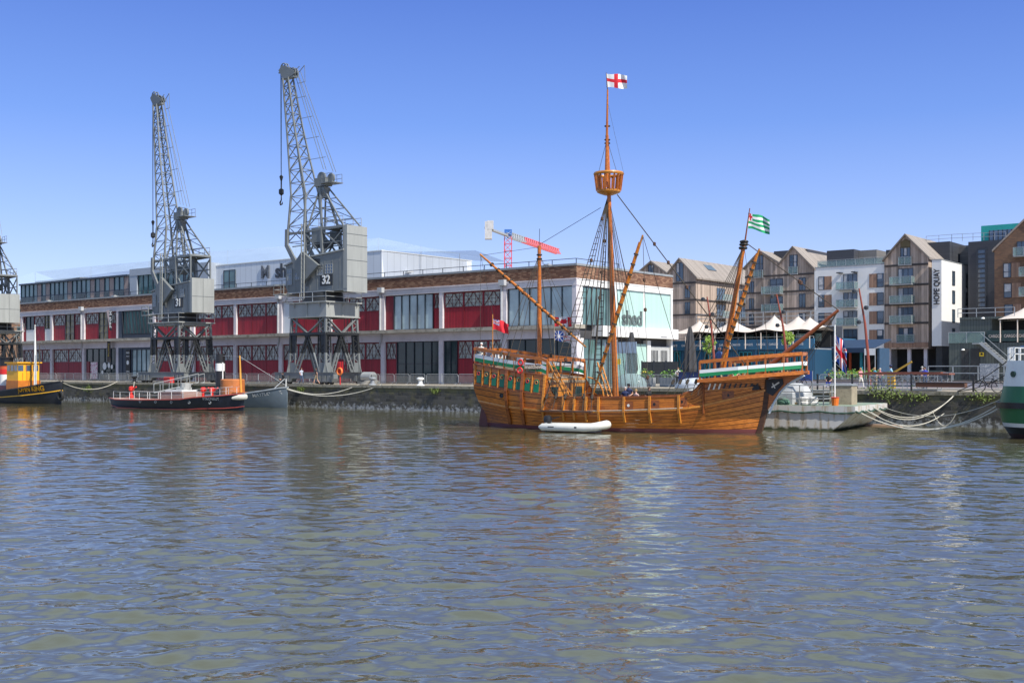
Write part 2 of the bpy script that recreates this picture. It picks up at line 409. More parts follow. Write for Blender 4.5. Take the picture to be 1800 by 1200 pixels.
mr = N('ShaderNodeMapRange'); mr.inputs['From Min'].default_value = .64; mr.inputs['From Max'].default_value = .74; K(a1.outputs[0], mr.inputs['Value'])
mx = N('ShaderNodeMixRGB'); K(mr.outputs[0], mx.inputs['Fac']); K(br.outputs['Color'], mx.inputs['Color1']); mx.inputs['Color2'].default_value = (.38,.38,.38,1)
zt = N('ShaderNodeMapRange'); zt.inputs['From Min'].default_value = -.9; zt.inputs['From Max'].default_value = -.1; zt.inputs['To Min'].default_value = 0; zt.inputs['To Max'].default_value = .25; K(sp.outputs['Z'], zt.inputs['Value'])
a2 = N('ShaderNodeMath'); a2.operation = 'ADD'; K(n1.outputs['Fac'], a2.inputs[0]); K(zt.outputs[0], a2.inputs[1])
mr2 = N('ShaderNodeMapRange'); mr2.inputs['From Min'].default_value = .52; mr2.inputs['From Max'].default_value = .74; K(a2.outputs[0], mr2.inputs['Value'])
mx2 = N('ShaderNodeMixRGB'); K(mr2.outputs[0], mx2.inputs['Fac']); K(mx.outputs[0], mx2.inputs['Color1']); mx2.inputs['Color2'].default_value = (.13,.115,.05,1)
K(mx2.outputs[0], b.inputs['Base Color']); b.inputs['Roughness'].default_value = .8
bp = N('ShaderNodeBump'); bp.inputs['Strength'].default_value = .8; bp.inputs['Distance'].default_value = .08
a3 = N('ShaderNodeMath'); a3.operation = 'ADD'; K(n1.outputs['Fac'], a3.inputs[0]); K(br.outputs['Fac'], a3.inputs[1]); a3.operation = 'SUBTRACT'
K(a3.outputs[0], bp.inputs['Height']); K(bp.outputs[0], b.inputs['Normal'])
masonry = m
qw = thing('quay_wall', 'long dark weathered stone quay wall rising from the water', 'quay wall', L(0,0,HQ), TH)
g = MB(); g.box(-420, 700, 0, .6, -5, -.22); g.build('wall_face', masonry, qw)
g = MB()
x = -420.0
while x < 120:
    l_ = random.uniform(1.3,1.9); g.box(x, x+l_-.02, -.06+random.uniform(-.01,.01), .62, -.22, .02+random.uniform(0,.01)); x += l_
coping_m = mat('coping_stone', (.28,.25,.19), .85, var=.2, scale=1.2, col2=(.10,.09,.055), fac=(.5,.68), bump=.4)
g.build('coping', coping_m, qw)
# weeds along the wall
leafm = mat('wall_weed_leaf', (.10,.14,.025), .7, var=.4, scale=3)
def weed(px, py, r, seed, label):
    rr = random.Random(seed); s = S_at(px, -.1); z = Z_at(py, s, -.1)
    g = MB()
    for i in range(int(90*r+30)):
        d = Vector((rr.gauss(0,.5), -abs(rr.gauss(0,.22)), rr.gauss(0,.22)))*r
        a = Vector((rr.uniform(-1,1), rr.uniform(-1,1), rr.uniform(-1,1))).normalized()*.09; c = a.orthogonal().normalized()*.05
        g.add([d-a, d+c, d+a, d-c], [(0,1,2,3)])
    o = g.build('wall_plant', leafm, fix=False); o.location = L(s,-.02,z); o.rotation_euler = (0,0,TH)
    tag(o, label, 'plant', 'weeds growing from the quay wall')
weed(155, 683, .9, 1, 'weed tuft on the quay wall right of the yellow wheelhouse tug')
weed(528, 684, .6, 2, 'small weed clump on the wall just right of the grey tug bow')
weed(765, 687, .6, 3, 'small weed tuft on the wall left of the wooden ship stern')
weed(1545, 686, 1.0, 4, 'large green bush on the quay edge left of the stacked gangways')
weed(1572, 694, 1.2, 5, 'leafy clump on the dark wall right of the white barge cabin')
weed(1614, 697, .8, 6, 'yellow green weed on the dark wall below the stacked gangways')
weed(1725, 698, .8, 7, 'weed tuft on the wall below the leaning bicycle')
# ================================================================ museum shed
SW = 16.0; S0 = S_at(1009, SW); BAY = 9.08; NB = 12
sh = thing('dockside_museum_shed', 'long two storey white concrete dock shed with dark red doors and brick parapet', 'museum building', L(S0,SW), TH)
XL = -BAY*NB
DEP = 19.0
def px_x(px, w=0): return S_at(px, SW+w) - S0
ZG, ZB, ZL, ZU, ZF, ZP = 4.75, 5.7, 6.1, 10.1, 10.8, 12.1
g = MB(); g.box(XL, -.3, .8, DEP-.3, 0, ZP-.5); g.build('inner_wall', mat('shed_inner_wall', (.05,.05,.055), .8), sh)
# columns
for i in range(NB+1):
    cx = -BAY*i; g = MB()
    g.box(cx-.32, cx+.32, 0, .6, 0, ZG); g.box(cx-.26, cx+.26, .02, .6, ZL, ZU)
    g.build('column', concrete, sh)
g = MB(); g.box(XL-.35, .33, -.02, .5, ZU, ZF); g.box(XL-.35, .33, -.1, .5, ZF-.1, ZF+.02)
g.build('fascia', concrete, sh)
g = MB(); g.box(XL-.35, .33, -.03, .6, ZG, ZB); g.build('floor_beam', concrete, sh)
g = MB()
x = XL-.4
while x < .6:
    l_ = min(BAY/2, 1.2-x if x > -1 else 99); g.box(x, x+l_-.015, -1.15, .7, ZB, ZL-.03+random.uniform(-.015,.015)); x += l_
    if x > -.5: break
g.box(-.5, .9, -1.15, .7, ZB, ZL); 
g.build('ledge', ledge_m, sh)
g = MB(); g.box(XL-.3, .3, .03, .45, ZF+.02, ZP); g.box(-.13, .3, .45, DEP, ZF+.02, ZP); g.box(XL-.3,XL+.1,.45,DEP,0,ZP)
g.build('brick_parapet', brick_dark, sh)
g = MB(); g.box(XL-.33, .36, -.02, .5, ZP, ZP+.22); g.box(-.18, .36, .5, DEP+.05, ZP, ZP+.22); g.build('coping', grey_metal, sh)
g = MB(); g.box(XL, 0, .5, DEP, ZP-.5, ZP-.45); g.build('roof', mat('grey_roof_felt', (.2,.2,.21), .9), sh)
# roof rail
g = MB()
def rail(g, p, q, h, step, r=.025, nr=2):
    p = Vector(p); q = Vector(q); n = max(1, int((q-p).length/step))
    for i in range(n+1):
        a = p.lerp(q, i/n); g.bar(a, a+Vector((0,0,h)), r*2)
    for k in range(nr): g.bar(p+Vector((0,0,h*(k+1)/nr)), q+Vector((0,0,h*(k+1)/nr)), r*2)
rail(g, (XL,.25,ZP+.22), (.1,.25,ZP+.22), .5, 3.0, .03, 1); rail(g, (.1,.25,ZP+.22), (.1,8,ZP+.22), .5, 2.5, .03, 1)
g.build('roof_rail', frame_dark, sh)
for i in (1, 3, 5, 7, 10):      # rainwater pipes with hopper heads
    cx = -BAY*i; g = MB(); g.box(cx-.38, cx+.38, -.55, -.1, ZU+.35, ZU+.95); g.tube([(cx-.28,-.2,ZU+.35),(cx-.28,-.12,ZU-.1),(cx-.28,-.12,ZL)], .12, 8)
    g.tube([(cx-.1,-.15,ZB),(cx-.1,-.15,ZB-.5),(cx-.35,-.12,ZG-.3)], .1, 8)
    g.build('rain_pipe', mat('pale_grey_pipe', (.42,.43,.45), .5), sh)

def xlattice(x0, x1, z0, z1, y):
    """glazing with muntins and an X brace"""
    f = MB(); n = max(2, round((x1-x0)/.55))
    for i in range(1, n): 
        xx = x0+(x1-x0)*i/n; f.box(xx-.018, xx+.018, y-.03, y, z0, z1)
    for k in range(1, 4):
        zz = z0+(z1-z0)*k/4; f.box(x0, x1, y-.025, y-.002, zz-.015, zz+.015)
    xm = (x0+x1)/2
    f.bar((x0,y-.06,z0),(xm,y-.06,z1),.05); f.bar((x1,y-.06,z0),(xm,y-.06,z1),.05)
    f.bar((x0,y-.07,z1),(xm,y-.07,z0),.03); f.bar((x1,y-.07,z1),(xm,y-.07,z0),.03)
    return f
def reddoor(x0, x1, z0, z1, zs=None):
    """one sliding door leaf: boarded red lower part, glazed lattice above"""
    zs = zs or z0+(z1-z0)*.58
    g = MB(); g.box(x0, x1, .3, .42, z0, zs-.02); d = g.build('door_leaf', red_door, sh)
    g = MB(); g.box(x0, x1, .34, .40, zs, z1); g.build('glazing', frost, d)
    f = xlattice(x0+.1, x1-.1, zs+.06, z1-.05, .34); f.build('lattice', lattice_m, d)
    f = MB(); t = .11
    f.box(x0, x0+t, .26, .36, zs, z1); f.box(x1-t, x1, .26, .36, zs, z1); f.box(x0, x1, .255, .35, zs-.06, zs+.06); f.box(x0, x1, .255, .35, z1-.1, z1)
    f.box(x0, x0+t*.6, .27, .33, z0, zs-.06); f.box(x1-t*.6, x1, .27, .33, z0, zs-.06)
    f.build('door_frame', red_paint, d)
def glazed(x0, x1, z0, z1, n, gm, tr=None, y=.32, fm=None, name='window', slant=0, bars=.07):
    g = MB(); g.box(x0, x1, y, y+.06, z0, z1); p = g.build(name, gm, sh)
    f = MB()
    for i in range(n+1):
        xx = x0+(x1-x0)*i/n; f.bar((xx+slant,y-.06,z1),(xx,y-.06,z0),bars,.12)
    f.box(x0, x1, y-.1, y, z1-.07, z1); f.box(x0, x1, y-.1, y, z0, z0+.07)
    if tr:
        for t in tr: f.box(x0, x1, y-.08, y, z0+(z1-z0)*t-.03, z0+(z1-z0)*t+.03)
    f.build('window_frame', fm or frame_dark, p)
    return p
def bx(i):     # clear opening of bay i (0 nearest the corner): left x, right x
    return -BAY*(i+1)+.3, -BAY*i-.3
U = (ZL, ZU); G = (0, ZG)
def redbay(i, z, n=3, x0=None, x1=None):
    a, c = bx(i); a = a if x0 is None else x0; c = c if x1 is None else x1
    for k in range(n): reddoor(a+(c-a)*k/n, a+(c-a)*(k+1)/n, z[0]+.02, z[1]-.05)
# bay 0
a, c = bx(0); glazed(a+.1, c, ZL, ZU-.02, 6, glass_pale); glazed(a+.2, c, .3, ZG-.05, 4, glass_dark, [.45])
redbay(1, U); a, c = bx(1); glazed(a, a+1.9, 0, ZG-.05, 2, glass_dark, [.5]); redbay(1, G, 3, x0=a+2.0)
a, c = bx(2); glazed(a+1.3, c-1.1, ZL, ZU-.03, 5, glass_pale); reddoor(c-1.0, c, ZL, ZU-.05)
g = MB(); g.box(a, a+1.2, .25, .4, ZL, ZU-.05); g.build('red_panel', red_paint, sh)
reddoor(a, a+1.7, .02, ZG-.05); glazed(a+1.8, c, 0, ZG-.03, 5, glass_dark, [.47])
redbay(3, U); redbay(3, G)
a, c = bx(4); redbay(4, U, 3, x0=a+1.9); redbay(4, G)
g = MB(); g.box(a, a+1.8, .25, .4, ZL, ZU-.05); g.build('white_panel', clad_white, sh)
for i in (5, 6): redbay(i, U); redbay(i, G)
redbay(7, U, 3); redbay(7, G, 3)
# entrance bay 8 (deep, slanting fins)
a, c = bx(8)
g = MB(); g.box(a, c, .1, .5, 0, ZG+1.9); g.box(a, a+1.0, .02, .5, 0, ZU-.02); g.build('entrance_surround', slate_blue, sh)
glazed(a+1.4, c-.2, ZL+.6, ZU-.1, 8, glass_teal, y=.08, slant=-.5, bars=.16)
glazed(a+3.6, c-.3, .1, ZG-.3, 4, glass_pale, [.3], y=.04)
g = MB(); g.box(a+2.0, a+3.1, -.06, .08, .1, ZG-.25); ps = g.build('poster_pillar', black, sh)
g = MB(); g.lathe([(0,0),(.32,0),(.32,.02),(0,.02)], n=20)
o = g.build('round_emblem', white, ps); o.location = (a+2.55,-.07,2.6); o.rotation_euler = (R(90),0,0)
text('poster_text', 'SHED', .35, white, ps, (a+2.55,-.08,4.0)); text('poster_text', 'BRISTOL', .2, white, ps, (a+2.55,-.08,3.5)); text('poster_text', 'OPEN', .3, white, ps, (a+2.55,-.08,1.3))
text('poster_text', 'FREE ENTRY', .42, white, ps, (a+5.8,-.03,1.0))
# bays 9, 10, 11
def window_tall(x0, x1, z0, z1):
    p = glazed(x0, x1, z0, z1, 2, mat('dim_lit_room_behind_glass', (.16,.13,.06), .15, var=.6, scale=1.2), [.25,.5,.75])
a, c = bx(9)
reddoor(a, a+3.5, ZL, ZU-.05); window_tall(a+3.7, a+6.0, ZL, ZU-.05); reddoor(a+6.1, c, ZL, ZU-.05)
glazed(a+.3, c-.1, .1, ZG-.05, 5, glass_dark, [.55])
g = MB(); g.box(a+1.6, a+3.4, .12, .2, .2, 2.7); p = g.build('pink_poster', mat('pink_poster', (.45,.06,.18), .5, col2=(.75,.7,.7), fac=(.45,.5), scale=2.5), sh)
g = MB(); g.box(a+.5, a+1.3, .1, .2, .1, 2.8); g.build('red_panel', red_paint, sh)
g = MB()
for k,(ox,oz,r) in enumerate([(5.3,2.1,.5),(6.4,2.2,.35),(7.2,2.0,.3),(4.7,1.2,.25)]):
    g.add([(a+ox+r*math.cos(t*.5236), .15, oz+r*1.1*math.sin(t*.5236)) for t in range(12)], [tuple(range(12))])
g.build('window_stickers', white, sh, fix=False)
a, c = bx(10)
reddoor(a, a+3.3, ZL, ZU-.05); window_tall(a+3.5, a+5.9, ZL, ZU-.05); reddoor(a+6.0, c, ZL, ZU-.05)
redbay(10, G, 2)
a, c = bx(11)
glazed(a+.8, a+3.2, ZL+1.9, ZU-.05, 2, glass_dark); g = MB(); g.box(a+.8, a+3.2, .28, .4, ZL, ZL+1.85); g.box(c-2.0, c, .28, .4, ZL, ZL+1.85); g.build('white_panel', white, sh)
reddoor(a+3.3, c-2.1, ZL, ZU-.05); window_tall(c-2.0, c-.2, ZL+1.9, ZU-.05); reddoor(a, a+.7, ZL, ZU-.05)
redbay(11, G, 3)
# hanging banners on the column left of the entrance
cx = -BAY*9
g = MB(); g.prism([(cx-.75,-0),(cx-.2,-.0),(cx-.2,-.03),(cx-.75,-.03)], ZL+1.2, ZU+.1, 'z'); g.v = [(x, y-.75, z) for x,y,z in g.v]
for (x_, z_) in ((cx-.48, ZU+.1), (cx-.48, ZL+1.2)): g.bar((x_, -.8, z_), (x_, 0, z_), .04)
bn = g.build('black_banner', black, sh)
text('banner_text', 'M shed', .85, white, bn, (cx-.48,-.80,ZL+2.8), (0,R(90),0), bold=.015, ext=.01)
g = MB(); g.prism([(cx-1.5,ZU+.15),(cx-.78,ZU+.15),(cx-.78,ZU-2.3)], -.78,-.76, 'y'); g.build('white_banner', mat('pale_banner', (.55,.42,.40), .7, var=.1), sh)
g = MB(); g.box(cx-1.3,cx-.45,-.8,-.77,ZG-2.0,ZG+1.2); b2 = g.build('black_banner', mat('brown_black_banner', (.05,.04,.04), .7), sh)
text('banner_text', 'Exploring', .5, mat('gold_letter', (.5,.35,.05), .5), b2, (cx-.85,-.82,ZG-.3), (0,R(90),0), ext=.01)

# ---- right hand end wall (faces the sun)
E0 = .31
g = MB(); g.box(-.3, E0, .4, DEP, ZU, ZF); g.box(E0, E0+.05, .4, DEP, ZF-.12, ZF); g.box(-.3, E0, DEP-.35, DEP, 0, ZU)
g.box(-.28, E0-.02, 0+.6, 1.1, ZL, ZU); g.box(-.28, E0-.02, 6.5, 7.4, ZL, ZU); g.box(-.28, E0-.02, .6, 1.3, 0, ZG); g.box(-.28, E0-.02, 7.0, 7.6, 0, ZG); g.box(-.28, E0-.02, 13.6, 14.3, 0, ZG)
g.build('end_frame', white_render, sh)
g = MB(); g.box(-.3, 1.0, 3.6, DEP+.1, ZB-.7, ZL+.0); g.build('end_canopy', white_render, sh)
def eglaz(y0, y1, z0, z1, n, gm, tr=None, name='window', fm=None):
    g = MB(); g.box(.06, .12, y0, y1, z0, z1); p = g.build(name, gm, sh)
    f = MB()
    for i in range(n+1):
        yy = y0+(y1-y0)*i/n; f.box(.12, .2, yy-.05, yy+.05, z0, z1)
    f.box(.12, .19, y0, y1, z1-.08, z1); f.box(.12, .19, y0, y1, z0, z0+.08)
    for t in (tr or []): f.box(.12,.18,y0,y1,z0+(z1-z0)*t-.04,z0+(z1-z0)*t+.04)
    f.build('window_frame', fm or frame_dark, p)
eglaz(1.1, 6.5, ZL, ZU-.02, 6, glass_teal)
g = MB(); g.box(.04, .14, 7.4, DEP-.35, ZL, ZU-.02); cg = g.build('green_panel', channel_glass, sh)
g = MB(); g.box(.14, .2, 12.9, 13.2, ZL, ZU-.02); g.build('mullion', white, cg)
eglaz(1.3, 7.0, 0, ZG, 5, glass_teal, [.55]); 
g = MB(); g.box(.04, .14, 7.6, 13.6, 0, ZG-.4); g.build('green_panel', channel_glass, sh)
g = MB(); g.box(.0, .12, 14.3, DEP-.4, 0, ZG-.6); dd = g.build('grey_shutter', mat('grey_shutter', (.42,.43,.43), .6), sh)
for yy in (14.7, 16.7):
    for k in range(5):
        g = MB(); g.box(.12, .16, yy+k*.3, yy+.13+k*.3, 1.9, 3.7); g.build('vent_slot', frame_dark, dd)
text('letter_sign', 'shed', 2.2, mat('sign_letters_grey', (.11,.14,.14), .5), sh, (.2, 10.6, ZL+.95), (0,0,R(90)), bold=.05, ext=.06)
g = MB(); g.box(1.0,1.04,15.2,16.6,ZB-.55,ZB-.5); g.build('small_sign', frame_dark, sh)
# ---- roof storey
def rx(px, y): return S_at(px, SW+y) - S0
def rz(px, py, y):
    s = S_at(px, SW+y); return Z_at(py, s, SW+y) - HQ
y1 = 2.2
xa, xb = rx(37,y1), rx(227,y1); zt = (rz(37,500,y1)+rz(227,483,y1))/2
g = MB(); g.box(xa, xb, y1+.05, 16, ZP-.4, zt-.2); st = g.build('glazed_storey', glass_teal, sh)
f = MB(); n = 24
f.box(xa-.1, xb, y1-.35, 16.2, zt-.2, zt+.05); f.box(xa, xb, y1-.05, y1+.04, ZP+1.3, ZP+1.4)
for i in range(n+1): f.box(xa+(xb-xa)*i/n-.05, xa+(xb-xa)*i/n+.05, y1-.07, y1+.04, ZP, zt-.2)
f.build('window_frame', slate_blue, st)
p_ = mat('buff_panel', (.34,.26,.23), .6)
for i in (4, 6, 11, 16, 18, 20, 23):
    g = MB(); g.box(xa+(xb-xa)*i/n+.08, xa+(xb-xa)*(i+1)/n-.08, y1-.03, y1+.03, ZP, zt-.25); g.build('buff_panel', p_, st)
for i in (0,1,2,5,8,9,13,14,17,19,21,22):
    g = MB(); g.box(xa+(xb-xa)*i/n+.1, xa+(xb-xa)*(i+1)/n-.1, y1-.045, y1+.02, ZP+.1, ZP+1.25); g.build('opening_light', glass_dark, st)
g = MB(); g.box(rx(62,6), rx(140,6), 6, 15, zt, zt+.9); g.build('plant_room', grey_metal, sh)
# grey framed glazed box
y2 = 1.2; xa, xb = rx(228,y2), rx(366,y2); zt2 = (rz(228,473.6,y2)+rz(366,461,y2))/2
g = MB(); g.box(xa, xb, y2+.1, 14, zt2-.9, zt2); g.box(xa, xa+1.8, y2, 14, ZP-.3, zt2-.9); g.box(rx(348,y2), xb, y2, 14, ZP-.3, zt2-.9); g.box(xa,xb,y2-.04,y2+.14,zt2-.95,zt2+.03)
gb = g.build('grey_box_storey', mat('pale_blue_grey_panel', (.33,.37,.43), .5, var=.04), sh)
g = MB(); g.box(xa+1.8, rx(348,y2), y2+.3, 13, ZP-.3, zt2-.9); q = g.build('window', glass_teal, gb)
f = MB()
for i in range(13):
    xx = xa+1.8+(rx(348,y2)-xa-1.8)*i/12; f.box(xx-.05, xx+.05, y2+.2, y2+.3, ZP-.3, zt2-.95)
f.build('window_frame', frame_dark, q)
# white clad gallery
y3 = 2.5; xa, xb = rx(377,y3), rx(671,y3); zt3 = rz(671,441,y3)
g = MB(); g.box(xa, xb, y3, DEP, ZP-.3, zt3); wb = g.build('white_clad_storey', clad_white, sh)
g = MB(); g.box(xa-.05, xb+.06, y3-.06, DEP+.05, zt3, zt3+.12); g.build('coping', white, wb)
g = MB(); g.box(rx(394,y3), rx(414,y3), y3-.06, y3, ZP+.1, zt3-.7); q = g.build('window', glass_teal, wb)
f = MB(); xw0, xw1 = rx(394,y3), rx(414,y3)
for t in (0,.5,1): f.box(xw0+(xw1-xw0)*t-.06, xw0+(xw1-xw0)*t+.06, y3-.1, y3-.06, ZP+.1, zt3-.7)
f.box(xw0,xw1,y3-.1,y3-.06,zt3-.78,zt3-.68); f.box(xw0,xw1,y3-.1,y3-.06,ZP+1.2,ZP+1.3); f.build('window_frame', frame_dark, q)
xs = rx(459,y3); hs = (rz(459,487,y3)-rz(459,468,y3)) if False else 1.9
zs_ = (rz(470,479,y3))
text('letter_sign', 'M', 2.3, mat('sign_pattern_grey', (.13,.14,.16), .5, var=.4, scale=3), wb, (xs+.95, y3-.12, zs_), bold=.06, ext=.05)
text('letter_sign', 'shed', 2.5, frame_dark, wb, (xs+5.3, y3-.12, zs_), bold=.06, ext=.05)
g = MB(); yl = y3+4; g.box(xb+.02, xb+.35, yl, yl+.7, zt3-2.4, zt3-2.15); g.box(xb+.35,xb+.6,yl-.2,yl+.9,zt3-2.3,zt3-2.1); g.build('flood_lamp', white, wb)
# lamps over the parapet
for px in (84, 200, 962):
    xx = rx(px, -.8); g = MB(); g.bar((xx,.3,ZP+.1),(xx,-.7,ZP+.3),.06); g.box(xx-.3,xx+.3,-1.0,-.45,ZP+.05,ZP+.22); g.build('flood_lamp', galv, sh)

# ---- bird netting over the roof on thin poles
def netmat():
    m, nt, b = NT('fine_blue_netting'); N = nt.nodes.new; K = nt.links.new
    tr = N('ShaderNodeBsdfTransparent'); mx = N('ShaderNodeMixShader')
    tc = N('ShaderNodeTexCoord'); n = N('ShaderNodeTexNoise'); n.inputs['Scale'].default_value = .12; n.inputs['Detail'].default_value = 3; K(tc.outputs['Object'], n.inputs['Vector'])
    mr = N('ShaderNodeMapRange'); mr.inputs['To Min'].default_value = .28; mr.inputs['To Max'].default_value = .6; K(n.outputs['Fac'], mr.inputs['Value'])
    b.inputs['Base Color'].default_value = (.36,.46,.60,1); b.inputs['Roughness'].default_value = 1
    K(mr.outputs[0], mx.inputs[0]); K(tr.outputs[0], mx.inputs[1]); K(b.outputs[0], mx.inputs[2]); K(mx.outputs[0], nt.nodes['Material Output'].inputs[0])
    return m
nm = netmat()
netr = thing('roof_netting', 'pale see-through bird netting stretched on thin poles over the shed roof', 'netting', L(S0,SW,HQ), TH)
ridge = [(62,478),(160,468),(262,459),(330,446),(400,440),(520,431),(665,418),(740,433),(808,446)]
g = MB(); pole = MB(); prev = None
for (px, py) in ridge:
    yr = 9.0; X = rx(px, yr); Zr = rz(px, py, yr)
    base = zt if px < 230 else (zt2 if px < 370 else zt3)
    base = min(base, Zr-.3)
    cur = [Vector((X, y3 if px > 370 else y1, base)), Vector((X, yr-3.5, (Zr*.55+base*.45))), Vector((X, yr, Zr)), Vector((X, yr+4, (Zr*.6+base*.4))), Vector((X, 18, base))]
    pole.tube([(X,yr,ZP-.3),(X,yr,Zr)], .035, 5)
    if prev:
        for k in range(4): g.quad(prev[k], cur[k], cur[k+1], prev[k+1])
    prev = cur
a = Vector((rx(826,8), 9, zt3)); 
for k in range(4): g.add([prev[k], a, prev[k+1]], [(0,1,2)])
g.build('net_sheet', nm, netr, fix=False)
pole.build('net_poles', galv, netr)
# ================================================================ harbour cranes
def make_crane(num, s, w, rot, label, tallbox, hooklen=12.2, low=False, jx=1.1):
    DZ = -1.45 if low else 0.0
    t = thing('harbour_crane', label, 'crane', L(s, w), TH, 'electric cargo cranes along the quay')
    HX, HW = 2.8, 2.3         # half size of the portal at the top
    BX, BW = 3.1, 2.6       # at the foot
    def leg(sx, sy, z):       # corner position at height z
        k = 1 - z/7.1; fl = .9*max(0, (1-z/3.3))
        return Vector((sx*(HX-.15+ .25*k), sy*(HW-.1+.25*k), z))
    # bogies
    for sy in (-1, 1):
        g = MB(); y = sy*BW; g.box(-4.6, 4.6, y-.3, y+.3, .6, 1.2); g.box(-4.7,4.7,y-.35,y+.35,1.2,1.27)
        for sx in (-1, 1):
            g.prism([(sx*2.0,.25),(sx*4.4,.25),(sx*4.6,.6),(sx*1.8,.6)], y-.4, y+.4, 'y')
            for k in (2.5, 3.3, 4.0):
                g.box(sx*k-.22, sx*k+.22, y-.46, y-.4, .3, .95)
        b_ = g.build('bogie_beam', crane_grey, t)
        for k in (-4.0,-3.3,-2.5,2.5,3.3,4.0):
            g = MB(); g.lathe([(0,-.12),(.27,-.12),(.27,.12),(0,.12)], (0,0,0), 16); o = g.build('wheel', crane_black, b_, smooth=True); o.rotation_euler = (R(90),0,0); o.location = (k,y,.27)
    # legs: two diverging struts per leg, laced, with a black tarred band
    for sx in (-1, 1):
        for sy in (-1, 1):
            for nm, za, zb, mm in (('leg', 1.25, 3.3, crane_grey), ('leg_band', 3.3, 5.35, crane_black), ('leg_upper', 5.35, 7.1, crane_grey)):
                g = MB(); a = leg(sx, sy, za); b_ = leg(sx, sy, zb)
                wd = .85
                inx = Vector((-sx*wd, 0, 0)); iny = Vector((0, -sy*wd*.8, 0))
                flare = 1.0 if za < 2 else 0
                g.bar(a+Vector((0,0,0)), b_, .24)
                g.bar(a+inx*(1+flare*.1), b_+inx, .12); g.bar(a+iny, b_+iny, .12)
                n = 4
                for i in range(n):
                    p = a.lerp(b_, i/n); q = a.lerp(b_, (i+1)/n)
                    A, B = (Vector((0,0,0)), inx) if i % 2 == 0 else (inx, Vector((0,0,0)))
                    g.bar(p+A, q+B, .07); A, B = (Vector((0,0,0)), iny) if i % 2 == 0 else (iny, Vector((0,0,0))); g.bar(p+A, q+B, .07)
                if nm == 'leg':      # gusset foot
                    g.prism([(a.x+sx*.35,1.27),(a.x-sx*1.5,1.27),(a.x-sx*.85,2.3),(a.x+sx*.05,2.3)], a.y-sy*.06, a.y+sy*.02, 'y')
                    g.prism([(a.y+sy*.35,1.27),(a.y-sy*1.1,1.27),(a.y-sy*.6,2.3),(a.y+sy*.05,2.3)], a.x-sx*.06, a.x+sx*.02, 'x')
                if nm == 'leg_band' :
                    g.prism([(a.x,za),(a.x-sx*.9,za),(a.x-sx*.95,zb),(b_.x,zb)], a.y-sy*.1, a.y-sy*.04, 'y')
                g.build(nm, mm, t)
    # bracing on the four faces: inverted V (K) below, X above
    def face(f, mats_):
        for z0, z1, kind, mm, nm in ((1.3,5.3,'K',crane_grey,'lower_brace'), (5.35,7.1,'X',crane_grey,'upper_brace')):
            g = MB()
            A = f(-1, z0); B = f(1, z0); C_ = f(-1, z1); D_ = f(1, z1); M_ = (C_+D_)/2
            if kind == 'X': N_ = (A+B)/2; g.bar(C_, N_, .30, .12); g.bar(D_, N_, .30, .12)
            else:
                q = .78
                a2 = A.lerp(B, .16); b2 = B.lerp(A, .16)
                g.bar(a2, M_, .2, .12); g.bar(b2, M_, .2, .12)
                g.bar(a2+(B-A)*.07, M_+(B-A)*.05, .08); g.bar(b2-(B-A)*.07, M_-(B-A)*.05, .08)
                for i in range(5):
                    p = a2.lerp(M_, (i+.5)/5.5); g.bar(p, p+(B-A)*.07, .06); p = b2.lerp(M_, (i+.5)/5.5); g.bar(p, p-(B-A)*.07, .06)
            if kind == 'X': g.build(nm, mm, t)
            else:
                for part, za_, zb_, m2 in (('lower_brace', -9, 3.3, crane_grey), ('black_brace', 3.3, 99, crane_black)):
                    gg = MB()
                    for P0, P1 in ((a2, M_), (b2, M_), (a2+(B-A)*.09, M_+(B-A)*.07), (b2-(B-A)*.09, M_-(B-A)*.07)):
                        k0 = max(0, min(1, (za_-P0.z)/(P1.z-P0.z))); k1 = max(0, min(1, (zb_-P0.z)/(P1.z-P0.z))); gg.bar(P0.lerp(P1,k0), P0.lerp(P1,k1), .2 if P0 in (a2,b2) else .11, .12)
                    for i in range(8):
                        for P0, sg in ((a2,1),(b2,-1)):
                            p = P0.lerp(M_, (i+.5)/8.5)
                            if za_ <= p.z < zb_: gg.bar(p, p+(B-A)*.08*sg, .07)
                    gg.build(part, m2, t)
    for sy in (-1, 1): face(lambda u, z: leg(1, sy, z) if u > 0 else leg(-1, sy, z), 0)
    for sx in (-1, 1): face(lambda u, z: leg(sx, 1, z) if u > 0 else leg(sx, -1, z), 0)
    g = MB()
    for z in (5.32,):
        for sy in (-1, 1): g.box(-HX-.02, HX+.02, sy*HW-.12, sy*HW+.12, z-.14, z+.14)
        for sx in (-1, 1): g.box(sx*HX-.11, sx*HX+.11, -HW, HW, z-.13, z+.13)
    g.build('portal_ring_beam', crane_black, t)
    g = MB()
    GZ = 7.13 if low else 8.55
    for sy in (-1, 1): (g.box(-HX-.1, HX+.1, sy*HW-.05, sy*HW+.05, 7.1, 8.55) if not low else 0); g.box(-HX-.15, HX+.15, sy*HW-.15, sy*HW+.15, 7.02, 7.12); (g.box(-.1,.0,sy*HW-.12,sy*HW+.12,7.12,8.5) if not low else 0)
    for sx in (-1, 1): (g.box(sx*HX-.05, sx*HX+.05, -HW+.05, HW-.05, 7.1, 8.55) if not low else 0); g.box(sx*HX-.15, sx*HX+.15, -HW+.1, HW-.1, 7.02, 7.12); (g.box(sx*HX-.12,sx*HX+.12,-.1,.1,7.12,8.5) if not low else 0)
    (g.box(-HX, HX, -HW, HW, 8.3, 8.5) if not low else g.box(-HX, HX, -HW, HW, 6.8, 7.0))
    g.build('portal_girder', crane_pale, t)
    # walkway with brackets and railing
    g = MB(); g.box(-HX-.3, HX+.3, -HW-.3, HW+.3, 8.55, 8.68)
